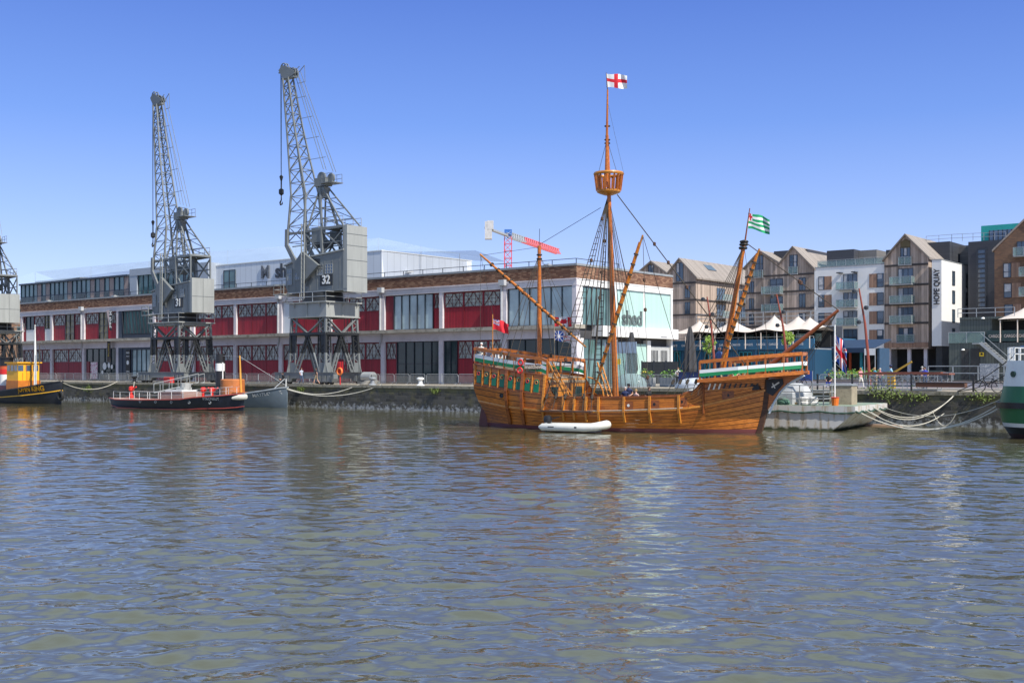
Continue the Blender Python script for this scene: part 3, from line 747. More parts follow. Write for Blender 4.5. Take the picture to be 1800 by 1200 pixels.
    for sy in (-1, 1):
        for k in (-2,0,2): g.bar((k, sy*HW, 8.0), (k, sy*(HW+.28), 8.55), .08)
    for sx in (-1, 1):
        for k in (-2,0,2): g.bar((sx*HX, k, 8.0), (sx*(HX+.28), k, 8.55), .08)
    g.v = [(x,y,z+DZ) for x,y,z in g.v]; g.build('walkway', crane_pale, t)
    g = MB(); cs = [(-HX-.25,-HW-.25),(HX+.25,-HW-.25),(HX+.25,HW+.25),(-HX-.25,HW+.25)]
    for i in range(4):
        a = cs[i]; b_ = cs[(i+1) % 4]; rail(g, (a[0],a[1],8.68), (b_[0],b_[1],8.68), 1.0, 1.9, .028, 2)
    g.v = [(x,y,z+DZ) for x,y,z in g.v]; g.build('walkway_railing', galv, t)
    g = MB(); g.lathe([(0,8.68),(2.3,8.68),(2.3,9.1),(2.0,9.15),(2.0,9.7),(0,9.7)], n=24); g.v = [(x,y,z+DZ) for x,y,z in g.v]; g.build('slew_ring', crane_black, t, smooth=True)
    # access ladder inside the portal
    g = MB(); 
    for dx in (-.25,.25): g.bar((1.2+dx,2.0,1.2),(1.2+dx,2.0,7.1),.05)
    for k in range(15): g.bar((.95,2.0,1.4+k*.36),(1.45,2.0,1.4+k*.36),.03)
    g.build('ladder', crane_grey, t)
    # ---- superstructure turned by rot: a = forward (towards -x), y = across
    RM = Matrix.Rotation(rot, 4, 'Z')
    def SB(g, name, mm, parent=t, **k):
        g.v = [tuple(RM @ Vector((-x, y, z+DZ))) for x, y, z in g.v]
        return g.build(name, mm, parent, **k)
    hw = 1.42
    hr = -4.5
    g = MB(); g.prism([(4.55,10.4),(4.1,9.75),(hr,9.75),(hr,13.9 if tallbox else 13.3),(2.6,13.3 if tallbox else 12.9),(4.55,12.75 if tallbox else 12.5)], -hw, hw, 'y')
    house = SB(g, 'machine_house', crane_grey)
    g = MB(); g.prism([(hr-.1,13.9 if tallbox else 13.3),(hr-.1,14.05 if tallbox else 13.42),(2.55,13.45 if tallbox else 13.02),(4.75,12.88 if tallbox else 12.63),(4.75,12.72 if tallbox else 12.5),(2.55,13.3 if tallbox else 12.9)], -hw-.12, hw+.12, 'y')
    SB(g, 'house_roof', crane_pale, house)
    g = MB()
    for k in range(8): a = hr+.55+k*1.15; g.box(a-.02, a+.02, -hw-.025, -hw, 9.8, 13.0-.0)
    g.box(hr, 4.1, -hw-.04, -hw, 9.75, 9.95); SB(g, 'panel_seams', crane_grey, house)
    if tallbox:
        g = MB(); g.box(hr-.55, hr-.0, -hw-.02, hw+.02, 9.6, 16.5); bxo = SB(g, 'counterweight_box', crane_pale)
        g = MB()
        for z in (11.2,12.9,14.4,15.6): g.box(hr-.58, hr-.54, -hw-.04, hw+.04, z-.02, z+.02)
        g.box(hr-.57,hr+.02,-hw-.035,-hw-.02,9.9,9.95); g.box(hr+.02,hr+.12,-hw-.03,-hw+.1,9.8,16.4); SB(g, 'panel_seams', crane_grey, bxo)
    else:
        g = MB(); g.box(hr-.5, hr-.0, -hw-.05, hw+.05, 9.7, 13.75); bxo = SB(g, 'counterweight_box', crane_pale)
        g = MB(); g.box(hr-.53, hr-.49, -hw, hw, 11.6, 11.63); g.box(hr-.53,hr-.49,-.02,.02,9.75,13.7); SB(g, 'panel_seams', crane_grey, bxo)
    for (a0, a1, z0, z1) in ((3.55,4.3,10.7,12.4),(2.1,3.0,11.2,12.4),(.7-2.1,.4-.9,11.5,12.6)) + (((-2.9,-1.75,11.6,12.6),) if tallbox else ((-3.2,-2.3,11.6,12.5),)):
        g = MB(); g.box(a0, a1, -hw-.03, -hw, z0, z1); wn = SB(g, 'house_window', glass_blue, house)
        f = MB(); n = 3
        for i in range(n+1): xx = a0+(a1-a0)*i/n; f.box(xx-.03, xx+.03, -hw-.06, -hw-.03, z0, z1)
        for i in range(4): zz = z0+(z1-z0)*i/3; f.box(a0, a1, -hw-.055, -hw-.03, zz-.03, zz+.03)
        SB(f, 'window_frame', crane_pale, wn)
    g = MB(); g.box(4.56, 4.6, -1.1, .9, 11.2, 12.3); SB(g, 'cab_window', glass_blue, house)
    g = MB()
    for k in range(6): g.box(-.9,.3,-hw-.05,-hw,12.75+k*.09,12.79+k*.09)
    SB(g, 'vent_louvre', crane_black, house)
    # number plate
    g = MB(); npx = -1.9; g.box(npx-.95, npx+.95, -hw-.05, -hw, 10.35, 11.5); pl = SB(g, 'number_plate', crane_black, house)
    b_ = text_mb(num, 1.25, .02, 'CENTER', .035)
    b_.v = [(npx-x, -hw-.08+y, 10.93+z) for x, y, z in b_.v]
    SB(b_, 'crane_number', white, pl, fix=False)
    # cab balcony and steps
    g = MB(); g.box(3.9, 5.6, -hw-.9, hw+.3, 9.6, 9.7); rail(g, (3.9,-hw-.85,9.7), (5.55,-hw-.85,9.7), 1, .9); rail(g, (5.55,-hw-.85,9.7),(5.55,hw+.25,9.7), 1, .9)
    g.bar((3.6,-hw-.4,9.6),(4.4,-hw-.4,8.7),.06); SB(g, 'cab_balcony', crane_pale)
    # open frame over the house
    ztop = 16.4
    g = MB()
    for sy in (-1, 1):
        y = sy*1.3
        g.bar((-4.4,y,ztop),(4.3,y,ztop-.2),.22); g.bar((-4.4,y,ztop),(-4.4,y,13.7),.16); g.bar((-1.0,y,ztop),(-1.2,y,13.2),.3)
        g.bar((-4.4,y,14),(-1.1,y,ztop-.2),.14); g.bar((-1.1,y,13.6),(-4.3,y,ztop-.3),.12)
        g.bar((-1.0,y,13.6),(1.6,y,ztop-.2),.16); g.bar((1.4,y,13.4),(-.9,y,ztop-.2),.14); g.bar((1.5,y,ztop),(1.4,y,13.2),.2)
        g.bar((-4.4,y,14.9),(3.6,y,14.8),.1)
        g.box(-.9, .5, y-.06, y+.06, ztop-1.4, ztop+.1)
    for a in (-4.4,-2.7,-1,1.5,4.2): g.bar((a,-1.3,ztop),(a,1.3,ztop),.14)
    SB(g, 'upper_frame', crane_grey)
    g = MB(); g.box(-4.4,-.6,-1.3,1.3,ztop+.1,ztop+.16); rail(g, (-4.3,-1.3,ztop+.1),(-.6,-1.3,ztop+.1), 1.0, 1.2, .025); rail(g, (-4.3,1.3,ztop+.1),(-.6,1.3,ztop+.1), 1.0, 1.2, .025)
    SB(g, 'upper_platform', crane_pale)
    # balance plates and winch struts down the near side
    for sy in (-1, 1):
        y = sy*1.55
        g = MB(); g.prism([(4.7,16.9),(3.6,16.9),(3.9,15.2),(1.35,10.8),(.6,11.2)] if False else [(4.45,16.7),(4.05,16.7),(4.05,15.1),(1.0,11.0),(1.0,10.5),(1.4,10.5),(4.5,14.9)], y-.1, y+.1, 'y')
        SB(g, 'jib_foot_beam', crane_grey)
    g = MB(); g.prism([(2.9,12.6),(1.4,14.1),(-1.2,12.5),(1.3,10.7)], -hw-.55, -hw-.2, 'y'); SB(g, 'balance_weight', crane_grey)
    g = MB()
    g.bar((1.2,-hw-.7,17.0),(1.25,-hw-.7,8.9),.1); g.bar((.75,-hw-.7,17.0),(.85,-hw-.7,8.9),.08)
    for k in range(16): g.bar((1.2,-hw-.7,9.2+k*.5),(.8,-hw-.7,9.2+k*.5),.04)
    SB(g, 'counterweight_guide', crane_pale)
    g = MB(); g.tube([(.4,-.9,15.0),(.4,.9,15.0)], .5, 16); SB(g, 'winch_drum', crane_grey)
    # jib: four chords laced together
    st = [(15.3,4.35,1.7,1.3),(16.8,4.3,1.7,1.3),(20.4,4.25,1.9,.95),(24+jx*.3,4.85,3.1,.75),(27.4+jx*.6,5.4,4.15,.6),(32.5+jx,6.35,5.45,.35)]
    def jib(z, front, sy):
        for i in range(len(st)-1):
            if z <= st[i+1][0] or i == len(st)-2:
                k = (z-st[i][0])/(st[i+1][0]-st[i][0]); A = st[i]; B = st[i+1]
                a = (A[1]+(B[1]-A[1])*k) if front else (A[2]+(B[2]-A[2])*k)
                return Vector((a, sy*(A[3]+(B[3]-A[3])*k), z))
    g = MB()
    for fr in (0, 1):
        for sy in (-1, 1):
            for i in range(len(st)-1): g.bar(jib(st[i][0]+1e-6, fr, sy), jib(st[i+1][0], fr, sy), .2 if i < 2 else .15)
    jo = SB(g, 'jib_chords', crane_grey)
    zs = [15.3]; 
    while zs[-1] < 32+jx: zs.append(zs[-1] + max(.75, 1.75-.045*(zs[-1]-15)))
    zs[-1] = 32.4+jx
    g = MB()
    for i in range(len(zs)-1):
        z0, z1 = zs[i], zs[i+1]; fl = i % 2
        for sy in (-1, 1):
            g.bar(jib(z0, 1, sy), jib(z0, 0, sy), .07); g.bar(jib(z0, 1, sy), jib(z1, 0, sy), .08)
        for fr in (0, 1):
            g.bar(jib(z0, fr, -1), jib(z0, fr, 1), .07); g.bar(jib(z0, fr, -1 if fl else 1), jib(z1, fr, 1 if fl else -1), .07)
    SB(g, 'jib_lacing', crane_grey, jo)
    # head with sheaves
    def SBj(g, *q, **k):
        g.v = [(x,y,z+jx) for x,y,z in g.v]; return SB(g, *q, **k)
    g = MB()
    for sy in (-1, 1): g.prism([(7.1,33.5),(6.5,33.95),(5.9,33.8),(4.5,33.05),(4.4,32.75),(5.5,32.4),(6.4,32.5)], sy*.3-.03, sy*.3+.03, 'y')
    g.box(4.6,6.6,-.3,.3,32.4,32.6); g.bar((6.9,0,33.6),(7.4,0,33.3),.12)
    hd = SBj(g, 'jib_head', crane_grey)
    for (a, z) in ((6.4,33.7),(4.9,32.95)):
        for y in (-.18,.18):
            g = MB(); g.ring((a,y,z), .5, .06, 18, 'xz', 5)
            for q in range(3): A = q*math.pi/3; g.bar((a-.5*math.cos(A),y,z-.5*math.sin(A)),(a+.5*math.cos(A),y,z+.5*math.sin(A)),.05)
            SBj(g, 'sheave', crane_grey, hd)
    g = MB(); g.bar((4.4,.3,33),(3.5,.3,33.6),.06); g.bar((3.5,.3,33.6),(3.4,.3,31.8),.04); g.bar((4.6,.3,31.8),(3.4,.3,31.8),.05); g.bar((4.5,-.3,33),(3.6,-.3,33.4),.05)
    SBj(g, 'head_ladder', crane_grey, hd)
    # A-frame and its sheave box
    ap = Vector((.2,0,21.6))
    g = MB()
    for sy in (-1, 1):
        p = Vector((ap.x, sy*.4, ap.z-.6))
        g.bar(p, (1.3,sy*1.25,ztop), .14); g.bar(p, (-1.0,sy*1.25,ztop), .26, .16); g.bar(p+Vector((-.4,0,0)), (-4.4,sy*1.3,ztop), .14)
        for k in (.25,.5,.75):
            q1 = p.lerp(Vector((-1,sy*1.25,ztop)), k); q2 = (p+Vector((-.4,0,0))).lerp(Vector((-4.4,sy*1.3,ztop)), k); q0 = p.lerp(Vector((1.3,sy*1.25,ztop)), k)
            g.bar(q1, q2, .08); g.bar(q0, q1, .09); q3 = (p+Vector((-.4,0,0))).lerp(Vector((-4.4,sy*1.3,ztop)), min(1,k+.25)); g.bar(q1, q3, .07)
            g.bar(q1, Vector((q1.x,-q1.y,q1.z)), .07)
    SB(g, 'a_frame', crane_grey)
    g = MB(); g.box(ap.x-.9, ap.x+.8, -.5, .5, 21.1, 22.0); g.prism([(ap.x-.7,21.0),(ap.x+.6,21.0),(ap.x+.2,19.9),(ap.x-.3,19.9)], -.45, .45, 'y')
    rail(g, (ap.x-2.2,-.7,21.4),(ap.x-.6,-.7,21.4), .9, .8, .02); g.box(ap.x-2.3,ap.x-.4,-.8,.8,21.3,21.38); rail(g, (ap.x-2.2,.7,21.4),(ap.x-.6,.7,21.4), .9, .8, .02)
    ab = SB(g, 'sheave_box', crane_grey)
    for (a, z, r) in ((ap.x+.2,22.1,.6),(ap.x-1.3,21.9,.5)):
        g = MB(); g.tube([(a,-.12,z),(a,.12,z)], r, 18); SB(g, 'sheave', crane_grey, ab)
    # ropes, hook
    g = MB()
    for y in (-.2,.2):
        g.bar((4.7,y,33.2+jx),(-.1,y,22.9),.045); g.bar((4.1,y*1.3,33.0+jx),(-1.6,y,22.5),.045)
    for k in (.25,.45,.65,.85):
        A = Vector((4.4,0,33+jx)).lerp(Vector((-.8,0,22.5)), k); B = jib(A.z, 0, 0) ; g.bar(A+Vector((-.2,0,0)), B, .045)
    SB(g, 'luffing_ropes', crane_grey)
    hx = 7.0
    g = MB(); g.bar((hx,0,33.6+jx),(hx,0,34-hooklen+1.2),.05); g.bar((hx+.12,0,33.4+jx),(hx+.05,0,34-hooklen+1.2),.03)
    hr_ = SB(g, 'hoist_rope', crane_black)
    zz = 34-hooklen
    g = MB(); g.tube([(hx,0,zz+1.3),(hx,0,zz+1.1),(hx,0,zz+.6),(hx,0,zz-.2),(hx,0,zz-.35),(hx,0,zz-.8),(hx,0,zz-1.0)], [.05,.22,.08,.08,.28,.28,.06], 10)
    g.tube([(hx,0,zz-1.0),(hx,0,zz-1.5),(hx+.2,0,zz-1.75),(hx+.12,0,zz-2.0),(hx-.15,0,zz-1.95),(hx-.22,0,zz-1.7)], [.05,.07,.1,.1,.08,.03], 8)
    SB(g, 'hook_block', crane_black, hr_)
    return t
cw = 4.6
make_crane('32', S_at(570, cw), cw, R(0), 'nearest tall grey dockside crane numbered 32 with a high box at its rear', True)
make_crane('31', S_at(319, cw), cw, R(-6), 'tall grey dockside crane numbered 31 standing beside the shed entrance', False, 13.6, True, 3.4)
make_crane('30', S_at(-6, cw), cw, R(-8), 'grey dockside crane cut off by the left edge behind the yellow wheelhouse tug', False, 12.2, True, 2.0)
# ================================================================ wooden caravel
SA = math.atan2(-.512, .859); SO = Vector((-1.95, 78.0, 0))
def shX(px, y):
    r = (px-CXP)/F; return (r*(78+.859*y)+1.95-.512*y)/(.859+.512*r)
def shZ(py, x, y): return EYE+(YH-py)*(78-.512*x+.859*y)/F
def interp(x, pts):
    if x <= pts[0][0]: return pts[0][1]
    for (a, b_), (c, d) in zip(pts, pts[1:]):
        if x <= c:
            k = (x-a)/(c-a); return b_+(d-b_)*k
    return pts[-1][1]
def smooth_interp(x, pts):
    if x <= pts[0][0]: return pts[0][1]
    for (a, b_), (c, d) in zip(pts, pts[1:]):
        if x <= c:
            k = (x-a)/(c-a); k = k*k*(3-2*k); return b_+(d-b_)*k
    return pts[-1][1]
# wood
def woodmat(name, c1, c2, rough=.38, scale=(1.2,8,8), spec=.5, boot=False, planks=False, seam=(.02,.008,.003)):
    if name in MATS: return MATS[name]
    m, nt, b = NT(name); N = nt.nodes.new; K = nt.links.new
    tc = N('ShaderNodeTexCoord'); mp = N('ShaderNodeMapping'); mp.inputs['Scale'].default_value = scale; K(tc.outputs['Object'], mp.inputs['Vector'])
    n1 = N('ShaderNodeTexNoise'); n1.inputs['Scale'].default_value = 1.2; n1.inputs['Detail'].default_value = 7; n1.inputs['Roughness'].default_value = .65; K(mp.outputs[0], n1.inputs['Vector'])
    cr = N('ShaderNodeValToRGB'); cr.color_ramp.elements[0].position = .32; cr.color_ramp.elements[1].position = .66
    cr.color_ramp.elements[0].color = (*c2,1); cr.color_ramp.elements[1].color = (*c1,1)
    fac = n1.outputs['Fac']
    if planks:
        uv = N('ShaderNodeUVMap'); sp = N('ShaderNodeSeparateXYZ'); K(uv.outputs[0], sp.inputs[0])
        fr = N('ShaderNodeMath'); fr.operation = 'FRACT'; K(sp.outputs['Y'], fr.inputs[0])
        fl = N('ShaderNodeMath'); fl.operation = 'FLOOR'; K(sp.outputs['Y'], fl.inputs[0])
        # butt joints: plank index along the strake
        du = N('ShaderNodeMath'); du.operation = 'MULTIPLY_ADD'; K(fl.outputs[0], du.inputs[0]); du.inputs[1].default_value = .37; 
        dx = N('ShaderNodeMath'); dx.operation = 'DIVIDE'; K(sp.outputs['X'], dx.inputs[0]); dx.inputs[1].default_value = 4.2; K(dx.outputs[0], du.inputs[2])
        fu = N('ShaderNodeMath'); fu.operation = 'FLOOR'; K(du.outputs[0], fu.inputs[0])
        cb = N('ShaderNodeCombineXYZ'); K(fl.outputs[0], cb.inputs[0]); K(fu.outputs[0], cb.inputs[1])
        wn = N('ShaderNodeTexWhiteNoise'); wn.noise_dimensions = '2D'; K(cb.outputs[0], wn.inputs['Vector'])
        ma = N('ShaderNodeMath'); ma.operation = 'MULTIPLY_ADD'; K(wn.outputs['Value'], ma.inputs[0]); ma.inputs[1].default_value = .2; ma.inputs[2].default_value = -.08
        ad = N('ShaderNodeMath'); ad.operation = 'ADD'; K(ma.outputs[0], ad.inputs[0]); K(n1.outputs['Fac'], ad.inputs[1]); fac = ad.outputs[0]
    K(fac, cr.inputs['Fac']); out = cr.outputs[0]
    if planks:
        lt = N('ShaderNodeMath'); lt.operation = 'LESS_THAN'; K(fr.outputs[0], lt.inputs[0]); lt.inputs[1].default_value = .11
        mx = N('ShaderNodeMixRGB'); K(lt.outputs[0], mx.inputs['Fac']); K(out, mx.inputs['Color1']); mx.inputs['Color2'].default_value = (*seam,1); out = mx.outputs[0]
        bp = N('ShaderNodeBump'); bp.inputs['Strength'].default_value = .7; bp.inputs['Distance'].default_value = .03
        sm = N('ShaderNodeMath'); sm.operation = 'SUBTRACT'; K(fr.outputs[0], sm.inputs[0]); K(lt.outputs[0], sm.inputs[1])
        K(sm.outputs[0], bp.inputs['Height']); K(bp.outputs[0], b.inputs['Normal'])
    if boot:
        sz = N('ShaderNodeSeparateXYZ'); K(tc.outputs['Object'], sz.inputs[0])
        lt2 = N('ShaderNodeMath'); lt2.operation = 'LESS_THAN'; K(sz.outputs['Z'], lt2.inputs[0]); lt2.inputs[1].default_value = .24
        m2 = N('ShaderNodeMixRGB'); K(lt2.outputs[0], m2.inputs['Fac']); K(out, m2.inputs['Color1']); m2.inputs['Color2'].default_value = (.17,.045,.05,1); out = m2.outputs[0]
    K(out, b.inputs['Base Color']); b.inputs['Roughness'].default_value = rough; b.inputs['Specular IOR Level'].default_value = spec
    MATS[name] = m; return m
hull_m = woodmat('varnished_hull_planking', (.58,.185,.028), (.30,.085,.016), .36, (.8,5,6), boot=True, planks=True)
wood_o = woodmat('orange_varnished_spar', (.54,.165,.022), (.30,.08,.012), .3)
wood_y = woodmat('honey_varnished_trim', (.60,.25,.035), (.34,.115,.02), .35)
wood_b = woodmat('brown_varnished_timber', (.30,.09,.02), (.13,.035,.01), .4)
deck_m = woodmat('pale_deck_planks', (.33,.24,.15), (.20,.14,.09), .7)
wood_dk = woodmat('dark_oiled_timber', (.11,.05,.025), (.05,.022,.012), .6)

ship = thing('wooden_sailing_ship', 'orange varnished three masted wooden sailing ship with green and white rail strips', 'sailing ship', SO, SA)
XS, XB = .4, 20.0
def stem(z): return interp(z, [(-1,19.0),(0,19.46),(1.5,19.85),(3,20.0),(4,20.05)])
def stern(z): return interp(z, [(-1,.7),(0,.45),(1.6,.35),(3,.3),(4.5,.2)])
zwale = [(.2,1.75),(3,1.42),(6.4,1.2),(9,1.18),(12.1,1.28),(15.4,1.45),(16.6,1.63),(18.5,2.13),(20.05,2.62)]
ztop = [(.2,4.22),(6.4,3.43),(6.42,3.43)]
def ZT(x):
    if x <= 6.4: return interp(x, [(.2,4.22),(3.3,3.78),(6.4,3.43)])
    if x <= 7.3: k = (x-6.4)/.9; return 2.1 + (3.43-2.1)*(1-math.sin(k*math.pi/2))
    return smooth_interp(x, [(7.3,2.08),(12.1,2.14),(15.2,2.24),(16.1,2.5),(16.8,3.2),(22,3.4)]) if x > 15.2 else interp(x, [(7.3,2.08),(12.1,2.14),(15.2,2.24)])
def ZW(x): return interp(x, zwale)
def HB(x, z):
    a, c = stern(z), stem(z)
    u = min(1, max(0, (x-a)/(c-a)))
    Bm = interp(z, [(-1,2.1),(0,2.85),(1.2,3.12),(2.2,3.02),(4.5,2.5)])
    tf = interp(z, [(-1,.02),(0,.03),(.8,.12),(1.8,.42),(2.6,.6),(4.5,.66)])
    af = tf+(1-tf)*(1-(1-min(1,u/.42))**2.3)
    p = interp(z, [(-1,2.2),(0,2.3),(1.5,2.7),(3.5,3.0)])
    fw = 1-max(0,(u-.5)/.5)**p
    return max(.03, Bm*min(af, fw) if u < .5 else Bm*fw)
def hull_side(name, rows, sgn, m_, parent, off=0.0, xs=None):
    """rows: list of functions x->z from low to high"""
    n = 90; vs = []; uvs = []; me = bpy.data.meshes.new(name)
    for i in range(n+1):
        t = i/n; t = t*.9 + .1*(1-math.cos(t*math.pi))/2
        for j, fz in enumerate(rows):
            z0 = fz(XS+t*(XB-XS)); a, c = stern(z0), stem(z0); x = a+(c-a)*t; z = fz(x)
            vs.append((x, sgn*(HB(x, z)-off), z)); uvs.append((x, j))
    m = len(rows); fs = []
    for i in range(n):
        for j in range(m-1):
            q = (i*m+j, (i+1)*m+j, (i+1)*m+j+1, i*m+j+1); fs.append(q if sgn < 0 else q[::-1])
    me.from_pydata(vs, [], fs); me.materials.append(m_)
    uvl = me.uv_layers.new(name='UVMap')
    for lp in me.loops: uvl.data[lp.index].uv = uvs[lp.vertex_index]
    for p in me.polygons: p.use_smooth = True
    return me
# one hull mesh: both sides with shared planking rows
rows = [(lambda x, k=k: -.8+(ZW(x)+.8)*k/11) for k in range(12)] + [(lambda x, k=k: ZW(x)+(ZT(x)-ZW(x))*k/6) for k in range(1, 7)]
import bmesh
def join_meshes(name, mes, parent, mats_=None):
    bm = bmesh.new()
    for me in mes: bm.from_mesh(me)
    out = bpy.data.meshes.new(name); bm.to_mesh(out); bm.free()
    for mm in (mats_ or mes[0].materials): out.materials.append(mm)
    o = bpy.data.objects.new(name, out); COL.objects.link(o); o.parent = parent; return o
hull = join_meshes('hull', [hull_side('h', rows, -1, hull_m, None), hull_side('h', rows, 1, hull_m, None)], ship, [hull_m])
rin = [(lambda x: min(1.15, ZT(x)-.5) if x < 15.8 else min(2.3,ZT(x)-.3)), (lambda x: ZT(x))]
inn = join_meshes('bulwark_lining', [hull_side('h', rin, -1, wood_b, None, .14), hull_side('h', rin, 1, wood_b, None, .14)], ship, [wood_b])
# transom
g = MB(); zs = [-.8+.25*k for k in range(21)]; zs = [z for z in zs if z < 4.22]+[4.22]
for z0, z1 in zip(zs, zs[1:]):
    g.quad((stern(z0),-HB(stern(z0),z0),z0),(stern(z0),HB(stern(z0),z0),z0),(stern(z1),HB(stern(z1),z1),z1),(stern(z1),-HB(stern(z1),z1),z1))
g.build('transom', wood_b, ship)
def plank_deck(name, x0, x1, zf, m_, shrink=.1, n=24, ext=None):
    g = MB(); prev = None
    for i in range(n+1):
        x = x0+(x1-x0)*i/n; z = zf(x); hb = (ext(x) if ext else HB(x, z))-shrink; cur = [(x,-hb,z),(x,hb,z),(x,hb,z-.12),(x,-hb,z-.12)]
        if prev:
            for k in range(4): g.quad(prev[k], cur[k], cur[(k+1)%4], prev[(k+1)%4])
        else: g.quad(*cur)
        prev = cur
    g.quad(*prev); return g.build(name, m_, ship)
plank_deck('main_deck', 6.3, 16.6, lambda x: 1.2, deck_m)
plank_deck('quarter_deck', .35, 6.5, lambda x: ZT(x)-.12, deck_m)
g = MB(); g.box(6.35,6.45,-2.75,2.75,1.2,3.25); bh = g.build('cabin_bulkhead', wood_y, ship)
g = MB(); g.box(6.45,6.5,-.5,.4,1.25,3.0); g.build('door', wood_dk, bh)
g = MB(); g.box(6.45,6.49,-2.2,-1.3,1.9,2.7); g.box(6.45,6.49,1.2,2.1,1.9,2.7); g.build('window', glass_dark, bh)
fcz = lambda x: interp(x, [(16.5,3.20),(22.3,3.72)])
fcw = lambda x: interp(x, [(16.5,2.62),(19.0,2.35),(20.5,1.6),(22.3,.5)])
plank_deck('forecastle_deck', 16.6, 22.3, fcz, wood_b, 0, ext=fcw)
g = MB(); g.box(16.75,16.8,-2.2,2.2,1.2,3.1); g.build('forecastle_bulkhead', wood_b, ship)
# cap rails, wale and mouldings following the side
def along(x0, x1, zf, off, w, h, sides=(-1,1), n=40, name='moulding', m_=None, parent=None):
    for sgn in sides:
        g = MB(); prev = None
        for i in range(n+1):
            x = x0+(x1-x0)*i/n; z = zf(x); y = HB(x, z)
            cur = [(x, sgn*(y-.05), z-h/2), (x, sgn*(y+off+w), z-h/2), (x, sgn*(y+off+w), z+h/2), (x, sgn*(y-.05), z+h/2)]
            if prev:
                for k in range(4): g.quad(prev[k], cur[k], cur[(k+1)%4], prev[(k+1)%4])
            else: g.quad(*cur)
            prev = cur
        g.quad(*prev); g.build(name, m_, parent or ship)
along(.4, 19.9, ZW, 0, .08, .12, name='rubbing_strake', m_=wood_y, n=70)
along(6.9, 15.6, lambda x: ZW(x)+.06, 0, .10, .05, name='pale_wale_cap', m_=mat('pale_worn_wood', (.50,.42,.33), .6), n=50)
along(7.3, 16.7, lambda x: ZT(x), -.02, .09, .1, name='cap_rail', m_=wood_b, n=50)
along(.4, 6.4, lambda x: ZT(x), 0, .1, .1, name='cap_rail', m_=wood_b, n=20)
along(.4, 6.3, lambda x: interp(x,[(.3,2.83),(6.4,2.2)]), 0, .07, .07, name='panel_sill', m_=wood_b, n=20)
along(16.8, 19.85, lambda x: 2.55+.25*(x-16.8)/3, 0, .05, .06, name='moulding', m_=wood_y, n=20)
# forecastle edge moulding
for sgn in (-1,1):
    g = MB(); P = [Vector((x, sgn*fcw(x), fcz(x)-.08)) for x in [16.6+5.7*i/12 for i in range(13)]]
    for a, c in zip(P, P[1:]): g.bar(a, c, .16, .22)
    g.build('deck_edge', wood_o, ship)
# vertical fenders / frames on the side
for px in (889, 920):
    x = shX(px, -2.6); P = [Vector((x, -HB(x,z)-.06, z)) for z in [ZT(x)-.05, 3.0, 2.4, 1.8, 1.2, .6, .25]]
    g = MB()
    for a, c in zip(P, P[1:]): g.bar(a, c, .2, .2)
    g.build('hull_fender', wood_b, ship)
for px in (955, 992, 1011, 1032, 1054, 1098, 1141, 1188):
    x = shX(px, -3.0); P = [Vector((x, -HB(x,z)-.05, z)) for z in [ZT(x)+.02, 1.7, 1.2, .9, .6]]
    g = MB()
    for a, c in zip(P, P[1:]): g.bar(a, c, .13, .2)
    g.build('hull_fender', wood_y, ship)
# green arched ports with round lights and the posts between them
for i in range(8):
    x = .82+i*.705; zl = interp(x,[(.3,2.83),(6.4,2.2)]); zt_ = ZT(x); zc = (zl+zt_)/2-.1
    w_, h_ = .2, .42
    def P(dx, dz, o=.035):
        xx = x+dx; zz = zc+dz+dx*-.11; return (xx, -HB(xx, zz)-o, zz)
    pts = [(-w_,-h_),(w_,-h_),(w_,h_*.45)]+[(w_*math.cos(a), h_*.45+w_*1.1*math.sin(a)) for a in [math.pi*k/8 for k in range(1,8)]]+[(-w_,h_*.45)]
    g = MB(); n = len(pts); v1 = [P(*p, .035) for p in pts]; v0 = [P(*p, -.02) for p in pts]
    g.add(v1+v0, [tuple(range(n))]+[(k,(k+1)%n,n+(k+1)%n,n+k) for k in range(n)])
    po = g.build('port_lid', mat('deep_green_gloss', (.005,.13,.06), .35), ship)
    c = Vector(P(0,.2,.05)); g = MB(); g.ring(c, .10, .025, 14, 'xz', 5); g.build('port_ring', red if i % 2 == 0 else wood_y, po)
    g = MB(); g.add([c+Vector((.085*math.cos(t*.524),-.005,.085*math.sin(t*.524))) for t in range(12)], [tuple(range(12))]); g.build('port_light', black, po)
    for xx in (x-.35,):
        g = MB(); g.bar((xx,-HB(xx,zl)-.03,zl),(xx,-HB(xx,ZT(xx))-.03,ZT(xx)-.02),.05,.08); g.build('panel_post', wood_y, ship)
# quarter-deck railing with white and green weather strips
strip_w = mat('white_canvas_strip', (.68,.70,.72), .7, var=.05); strip_g = mat('green_canvas_strip', (.008,.22,.08), .6)
def rail_line(x, sgn, dz, k): 
    return Vector((x, sgn*(HB(x, ZT(x))-.1), ZT(x)+dz))
for sgn in (-1, 1):
    X = [.35+6.1*i/14 for i in range(15)]
    top = lambda x: interp(x, [(.3,1.03),(6.5,1.02)])
    g = MB()
    for a, c in zip(X, X[1:]): g.bar(rail_line(a,sgn,top(a),0), rail_line(c,sgn,top(c),0), .14, .2)
    g.build('top_rail', wood_o, ship)
    for nm, z0, z1, mm in (('white_strip', .42, .66, strip_w), ('green_strip', .18, .42, strip_g)):
        g = MB()
        for a, c in zip(X, X[1:]):
            A = rail_line(a,sgn,z0,0); B = rail_line(c,sgn,z0,0); C_ = rail_line(c,sgn,z1,0); D_ = rail_line(a,sgn,z1,0); o = Vector((0,sgn*.05,0))
            g.quad(A+o,B+o,C_+o,D_+o); g.quad(A-o*.2,B-o*.2,C_-o*.2,D_-o*.2)
        g.build(nm, mm, ship)
    for a in X[::2]:
        g = MB(); g.bar(rail_line(a,sgn,-.1,0), rail_line(a,sgn,top(a),0), .1); g.build('rail_post', wood_o, ship)
